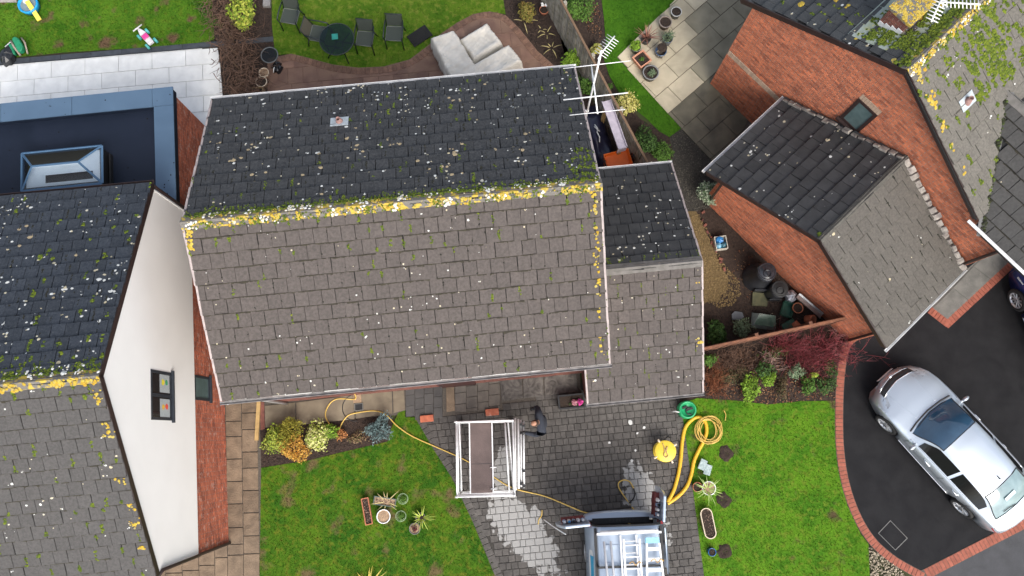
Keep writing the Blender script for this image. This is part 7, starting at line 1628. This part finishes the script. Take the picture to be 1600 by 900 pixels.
MB().tube([(hx-.12,hy-.02,1.25),(hx-.02,-hy+.02,.45)], .022, 8).build('brace', m_alu, TW, True); MB().tube([(-hx+.03,hy,1.3),(-hx+.01,-hy,.3)], .020, 8).build('brace', m_alu, TW, True)
MB().tube([(hx-.20,hy-.02,1.2),(hx-.13,-hy+.02,1.2)], .022, 8).build('brace', m_alu, TW, True)
MB().box(-.40,.15,-.88,.88,1.14,1.165).build('deck_board', M('brown_ply_deck', (.13,.095,.088), (.095,.07,.065), 3, 8, rough=.85, bump=.3, bscale=60), TW)
MB().box(-.43,-.40,-.89,.89,1.11,1.19).box(.15,.18,-.89,.89,1.11,1.19).build('deck_frame', m_alu, TW); MB().box(-.40,.15,-.16,-.15,1.1651,1.168).build('deck_hatch_line', m_black, TW)
for y in (-.25,-.78): MB().tube([(.10,y,1.19),(.26,y,1.19)], .014, 6).build('hatch_clip', m_alu, TW, True)
b0 = G(812,656,.9); P = thing('scaffold_pole_stack', 'upright bundle of spare scaffold frames resting against right of tower', 'scaffold poles', (b0.x,b0.y,0))
for k, (x, y0, y1, z, r) in enumerate(((-.12,.05,-1.78,1.0,.030),(-.04,.02,-1.74,1.05,.030),(.03,.0,-1.70,.95,.028),(.10,-.05,-1.72,1.0,.024))):
    MB().tube([(x,y0,z),(x+.01,y1,z)], r, 8).build('pole', m_alu, P, True)
for x in (-.12,.10):
    for y in (-.05,-1.68): MB().tube([(x,y,.0),(x,y,.98)], .022, 7).build('leg', m_alu, P, True)
for x, y in ((.03,-.12),(.10,-.15),(.10,-1.3),(.03,-1.62),(.10,-1.68)): MB().box(x-.035,x+.035,y-.03,y+.03,.93,1.06).build('clip', m_black, P)
m_hose = M('yellow_hose', (.62,.42,.10), (.54,.36,.08), 8, rough=.5); m_fat = M('ribbed_yellow_hose', (.68,.40,.02), (.58,.33,.015), 25, rough=.5)
def hose(label, pts, r, mat, z=.035, name='hose', n=8):
    P = [G(p[0],p[1],p[2] if len(p) > 2 else z) for p in pts]; o = P[0].copy(); o.z = 0
    return tag(MB().tube([p-o for p in catmull(P, n)], r, 8).build(name, mat, None, True, loc=tuple(o)), label, 'hose')
hose('thin yellow hose from house wall across lawn and driveway to the van', [(531,676,.05),(533,664),(543,650),(558,645),(585,642),(603,648,.05),(620,665),(645,682),(690,702),(725,718),(760,738),(800,762),(850,775),(885,789),(915,801),(945,804),(960,805),(978,815,.55),(998,827,.65)], .016, m_hose)
hose('thin yellow hose looping from outside tap into the front bed', [(552,612,.6),(556,620,.2),(552,624),(530,623),(518,628),(510,640),(509,652),(516,664),(524,672)], .016, m_hose)
hose('loop of yellow hose behind the open van', [(998,808,.5),(990,796),(975,775),(967,762),(967,754),(975,750),(984,753),(990,763)], .016, m_hose)
hose('dark red tipped end of the hose loop behind the van', [(990,763),(992,772),(989,780),(983,786)], .017, m_rubber)
hose('thick yellow ribbed hose bent double beside the driveway edge', [(1043,785),(1053,765),(1060,740),(1064,715),(1066,690),(1071,668),(1082,655),(1093,652),(1102,660),(1104,674),(1100,688),(1091,705),(1084,722),(1080,742),(1073,760),(1060,775),(1043,787)], .050, m_fat, .055)
b = G(1038,789,.055); tag(MB().tube([G(1045,784,.055)-b, Vector((0,0,0)), G(1035,791,.05)-b], [.05,.04,.03], 8).build('hose_nozzle', m_rubber, None, True, loc=tuple(b)), 'black cuff joining both ends of the thick yellow hose', 'nozzle')
cpt = G(1106,672); mb = MB(); pts = []
for k in range(150): a = k*.30; r = .30+.07*math.sin(k*.11)+.02*math.sin(k*.7); pts.append((r*math.cos(a)*.95+.03*math.sin(k*.05), r*math.sin(a)*1.05, .03+.0009*k))
tag(MB().tube(pts, .013, 6).build('coiled_hose', m_hose, None, True, loc=tuple(cpt)), 'coil of thin pale yellow hose on lawn by thick hose', 'hose')
hose('short loose yellow hose scrap on lawn right of the coil', [(1131,641),(1134,648),(1133,657)], .012, m_hose)
hose('short bent yellow pipe lying on the pale wet patch', [(847,797),(846,806),(842,812),(841,819)], .014, m_hose)
hose('pale thin lance resting against the left van door', [(850,812,.1),(868,825,.5),(884,835,.9)], .014, m_alu)
P = G(1075,640,.35); t = thing('hose_reel', 'green round hose reel standing at the lawn corner', 'hose reel', (P.x,P.y,0), .4); mg = M('bright_green_plastic', (.02,.34,.13), (.015,.27,.10), 9, rough=.4)
MB().lathe([(.001,0),(.21,0),(.24,.04),(.24,.30),(.22,.34),(.19,.34),(.19,.31),(.001,.30)], 32).build('drum', mg, t, True)
MB().box(-.12,.02,.06,.11,.302,.345).box(-.05,.14,-.03,.02,.302,.35).build('dark_insert', m_black, t); MB().tube([(.09*math.cos(a)+.02,.09*math.sin(a)-.05,.335) for a in np.linspace(0,5,16)], .015, 6).build('inner_hose', m_black, t, True)
MB().tube([(-.22,.02,.30),(-.30,.08,.20),(-.36,.10,.06)], .018, 6).build('lead_hose', m_white, t, True)
P = G(1040,705,.42); t = thing('cable_reel', 'round yellow reel with four white handles on the driveway', 'reel', (P.x,P.y,.02), .25); my = M('yellow_plastic', (.72,.52,.05), (.64,.46,.04), 9, rough=.45)
MB().lathe([(.001,.34),(.27,.34),(.285,.35),(.285,.385),(.27,.395),(.001,.40)], 36).build('top_disc', my, t, True); MB().lathe([(.14,.02),(.14,.34)], 24).build('hub', m_hose, t, True); MB().lathe([(.001,.0),(.27,.0),(.27,.03),(.001,.03)], 36).build('base_disc', my, t, True)
for k in range(4): a = k*1.571+.3; MB().tube([(.26*math.cos(a),.26*math.sin(a),.37),(.36*math.cos(a),.36*math.sin(a),.37)], .028, 7).build('handle', m_cream, t, True)
MB().tube(catmull([(-.02,.22,.41),(-.01,.10,.42),(-.04,-.02,.42),(-.08,-.10,.42),(-.03,-.16,.42),(.03,-.12,.42),(.01,-.02,.43),(.08,.10,.42),(.02,.05,.43),(-.05,-.05,.42)],5), .011, 6).build('loose_lead', M('tan_lead', (.45,.30,.14), rough=.6), t, True)
MB().tube([(.05,.28,.30),(.20,.34,.12),(.30,.28,.05)], .018, 6).build('gun_handle', m_black, t, True)
for (px, py, lab) in ((667,654,'loose red brick at tip of the front lawn'), (769,644,'loose red brick at end of the slab path')):
    P = G(px, py, .05); o = bevel(MB().box(-.18,.18,-.09,.09,0,.075).build('loose_brick', m_brick, None, loc=(P.x,P.y,.02)), .008); o.rotation_euler = (0,0,.1); tag(o, lab, 'brick', 'loose red bricks by the path')
P = G(561,636); t = thing('drain', 'open square drain gully in the concrete path under the eaves', 'drain', (P.x,P.y,.023), .1)
MB().box(-.12,.12,-.10,-.08,0,.03).box(-.12,.12,.08,.10,0,.03).box(-.12,-.10,-.08,.08,0,.03).box(.10,.12,-.08,.08,0,.03).build('kerb', m_conc, t); MB().box(-.10,.10,-.08,.08,.0,.006).build('opening', m_black, t); MB().box(-.14,.08,.12,.34,0,.015).build('pale_patch', m_grit, t)
o = tag(MB().tube([(.36*math.cos(a),.36*math.sin(a),.03) for a in np.linspace(1.9,4.9,16)], .012, 5).build('cable', m_black, None, True, loc=tuple(G(556,637))), 'thin black cable curved round the drain', 'cable')

# ------------------------------------------------------------------ toys on the left lawn
P = G(227,57,.2); d_ = G(222,50,.2)-G(240,70,.2); t = thing('ride_on_toy', 'white and pink ride on toy with turquoise wheels on the grass', 'toy', (P.x,P.y,.02), math.atan2(d_.y,d_.x)); mw = M('toy_white', (.74,.72,.72), rough=.4); mp = M('toy_pink', (.70,.06,.30), rough=.4); mq = M('toy_turquoise', (.10,.50,.48), rough=.4)
bevel(MB().prism([(-.30,-.09),(.12,-.10),(.34,-.03),(.34,.03),(.12,.10),(-.30,.09)], .10, .22).build('body', mw, t), .03); bevel(MB().box(-.12,.04,-.095,.095,.222,.27).build('seat', mp, t), .02)
MB().tube([(.24,-.16,.36),(.24,.16,.36)], .02, 7).tube([(.24,0,.2),(.24,0,.36)], .02, 7).build('handlebar', mw, t, True)
for x in (-.24,.16):
    for s in (1,-1): MB().lathe([(.001,-.035),(.085,-.035),(.09,0),(.085,.035),(.001,.035)], 16, mat=rotm((x,s*.15,.09),0,R(90))).build('wheel', mq, t, True)
P = G(29,70,.15); t = thing('garden_toy', 'green plastic toy lying on its side at lawn edge', 'toy', (P.x,P.y,.02), .5); mg2 = M('toy_green', (.02,.26,.12), (.015,.2,.09), 9, rough=.4)
bevel(MB().prism([(-.08,-.26),(.04,-.28),(.12,-.14),(.10,.14),(.02,.26),(-.09,.22)], .03, .22).build('shell', mg2, t), .04); bevel(MB().prism([(-.30,-.20),(-.20,-.24),(-.14,.06),(-.22,.18),(-.30,.10)], .02, .16).build('shell', mg2, t), .03)
MB().tube([(-.16,.24,.10),(-.12,-.05,.20),(-.10,-.30,.06)], .032, 7).tube([(.10,-.34,.05),(.20,-.05,.16),(.14,.20,.08)], .026, 7).build('handle', M('toy_tan', (.40,.33,.26), rough=.6), t, True); MB().tube([(-.40,.18,.06),(-.18,.22,.10)], .018, 6).build('spike', m_gutter, t, True)
P = G(43,6,.25); t = thing('water_play_tray', 'round blue play tray with yellow slide at top left', 'toy', (P.x,P.y,.02)); mb_ = M('toy_blue', (.02,.34,.66), (.015,.28,.58), 9, rough=.35)
MB().lathe([(.001,.12),(.22,.12),(.25,.24),(.29,.25),(.30,.22),(.26,.02),(.001,.02)], 30).build('tray', mb_, t, True); MB().lathe([(.001,.20),(.23,.20)], 26).build('water', M('play_water', (.20,.26,.28), rough=.08), t)
MB().add([(-.02,.0,.34),(.10,.06,.34),(.36,-.40,.06),(.24,-.46,.06),(-.02,.0,.32),(.10,.06,.32),(.36,-.40,.04),(.24,-.46,.04)], [(0,3,2,1),(4,5,6,7),(0,1,5,4),(1,2,6,5),(2,3,7,6),(3,0,4,7)]).build('slide', M('toy_yellow', (.78,.60,.06), rough=.4), t)
bevel(MB().box(-.10,.04,.0,.12,.2,.32).build('tower', mw, t), .02)
P = G(14,0,.02); tag(bevel(MB().box(-.5,.25,-.08,.10,0,.06).build('paving_slab', M('pale_slab', (.36,.34,.31), (.27,.25,.23), 8, rough=.9), None, loc=(P.x,P.y,0)), .01), 'pale paving slab in the corner behind the blue play tray', 'slab')
P = G(6,83,.25); t = thing('plastic_sheet', 'black plastic sheet gathered at left edge beside green toy', 'sheet', (P.x,P.y,0)); mb = MB(); n = 14; q = [[(r*math.cos(6.283*i/n)*random.uniform(.8,1.2), r*1.3*math.sin(6.283*i/n)*random.uniform(.8,1.2), z+random.uniform(-.03,.03)) for i in range(n)] for r, z in ((.24,.03),(.2,.18),(.1,.26))]
mb.add([p for k in q for p in k]+[(0,0,.27)], [(k*n+i,k*n+(i+1)%n,(k+1)*n+(i+1)%n,(k+1)*n+i) for k in range(2) for i in range(n)]+[(2*n+i,2*n+(i+1)%n,3*n) for i in range(n)]); mb.build('film', MATS['shiny_black_film'], t)

# ------------------------------------------------------------------ the worker
def skin(name, V, E, rad, sub=2):
    me = bpy.data.meshes.new(name); me.from_pydata([tuple(v) for v in V], E, []); o = bpy.data.objects.new(name, me); C.objects.link(o)
    m = o.modifiers.new('skin', 'SKIN'); m.use_smooth_shade = True
    for i, r in enumerate(rad): me.skin_vertices[0].data[i].radius = (r if isinstance(r, tuple) else (r, r))
    me.skin_vertices[0].data[0].use_root = True
    s = o.modifiers.new('sub', 'SUBSURF'); s.levels = sub; s.render_levels = sub
    dg = bpy.context.evaluated_depsgraph_get(); ev = bpy.data.meshes.new_from_object(o.evaluated_get(dg)); bpy.data.objects.remove(o); return ev
ft = G(846,660); W_ = thing('person', 'worker in dark navy sweatshirt gripping the scaffold poles', 'person', (ft.x,ft.y,.02), R(180+12))
def lw(px, py, z): p = Matrix.Rotation(-R(192),4,'Z') @ (G(px,py,z)-Vector((ft.x,ft.y,0))); p.z = z; return p
hd = Vector((.20,.0,1.60)); hL = lw(834,638,1.15); hR = lw(819,676,1.08)
if hL.y < hR.y: pass
V = [(0,0,.96),(.03,0,1.12),(.08,0,1.30),(.11,0,1.42),(.15,0,1.50),(.18,0,1.57)]; E = [(0,1),(1,2),(2,3),(3,4),(4,5)]; rad = [(.17,.15),(.18,.15),(.20,.16),(.17,.13),(.066,.066),(.058,.058)]
for s, hand in ((1, max((hL,hR), key=lambda p: p.y)), (-1, min((hL,hR), key=lambda p: p.y))):
    sh = Vector((.08,s*.23,1.42)); el = sh.lerp(hand, .5)+Vector((-.06,s*.09,-.13)); k = len(V)
    V += [tuple(sh), tuple(el), tuple(el.lerp(hand,.85)), tuple(hand)]; E += [(3,k),(k,k+1),(k+1,k+2),(k+2,k+3)]; rad += [.098,.074,.052,.042]
    k = len(V); V += [(.0,s*.10,.88),(.04,s*.12,.50),(-.02,s*.13,.10),(-.03,s*.13,.05),(.14,s*.15,.04)]; E += [(0,k),(k,k+1),(k+1,k+2),(k+2,k+3),(k+3,k+4)]; rad += [(.105,.105),(.075,.075),(.055,.055),(.05,.05),(.048,.035)]
me = skin('body', V, E, rad)
m_navy = M('navy_sweatshirt', (.028,.033,.046), (.020,.024,.034), 14, rough=.9, bump=.4, bscale=30); m_trou = M('black_trousers', (.012,.012,.014), (.018,.018,.02), 12, rough=.9); m_skin = M('skin_tone', (.42,.22,.14), (.36,.18,.11), 18, rough=.6)
for m in (m_navy, m_trou, m_skin, m_black): me.materials.append(m)
for p in me.polygons:
    c = p.center; hand = min((c-hL).length, (c-hR).length) < .06
    p.material_index = 2 if (c.z > 1.53 and abs(c.y) < .12) else (3 if hand or c.z < .09 else (1 if c.z < .94 and abs(c.y) < .26 and (c-hL).length > .3 and (c-hR).length > .3 else 0))
me.shade_smooth(); body = link('body', me, W_)
# head with nose, ears, eyes and short hair; gloved hands with five fingers
tilt = rotm((.225,0,1.655), 0, 0, R(24))
mb = MB().lathe([(.001,-.125),(.045,-.115),(.062,-.08),(.074,-.03),(.080,.02),(.076,.065),(.055,.10),(.028,.117),(.001,.122)], 20, sx=1.18, mat=tilt)
mb.add([(.088,-.012,-.035),(.088,.012,-.035),(.118,0,-.035),(.092,0,.015)], [(0,1,2),(0,2,3),(1,3,2)], 0, tilt)
for s in (1,-1): mb.lathe([(.001,-.006),(.026,0),(.001,.008)], 10, mat=tilt @ rotm((-.005,s*.082,-.01),0,R(90)*-s), sy=1.4)
head = mb.build('head', m_skin, W_, True)
for s in (1,-1): MB().lathe([(.001,.004),(.009,0)], 8, mat=tilt @ rotm((.089,s*.03,.01),0,0,R(90))).build('eye', m_black, head)
MB().tube([tilt @ Vector((.083,y,-.065)) for y in (-.025,0,.025)], .005, 5).build('mouth', M('lip_tone', (.30,.10,.08), rough=.6), head)
mb = MB(); k = 18
for a0, z0, a1, z1, x in ((0,0,0,0,0),):
    prof = [(.081,-.03),(.086,.02),(.081,.066),(.066,.092)]; vs = []
    for i in range(k+1):
        a = R(55)+R(250)*i/k; vs += [tuple(tilt @ Vector((r*1.18*math.cos(a)*1.01, r*math.sin(a)*1.01, z))) for r, z in prof]
    mb.add(vs, [(4*i+j,4*i+4+j,4*i+5+j,4*i+1+j) for i in range(k) for j in range(3)])
mb.build('hair', M('short_brown_hair', (.050,.028,.018), (.03,.018,.012), 60, rough=.9), head, True)
for hnd, s in ((hL, 1 if hL.y > hR.y else -1), (hR, 1 if hR.y > hL.y else -1)):
    d = Vector((.85,-s*.15,-.35)).normalized(); x = d.cross(Vector((0,0,1))).normalized(); u = x.cross(d); hv = MB()
    hv.tube([hnd-d*.02, hnd+d*.03, hnd+d*.075], [.036,.042,.036], 8)
    for i, l in enumerate((.062,.072,.068,.052)):
        o = hnd+d*.07+x*(-.030+i*.020); hv.tube([o, o+d*l*.5, o+d*l*.8-u*l*.35, o+d*l*.7-u*l*.75], [.0095,.009,.0085,.007], 6)
    o = hnd+d*.01-x*s*.036; hv.tube([o, o+d*.03-x*s*.018-u*.012, o+d*.055-x*s*.010-u*.035], [.012,.010,.008], 6)
    hv.build('gloved_hand', m_black, W_, True)
MB().lathe([(.075,0),(.082,.02),(.070,.05),(.060,.045)], 18, (.155,0,1.475)).build('collar', m_navy, W_, True)
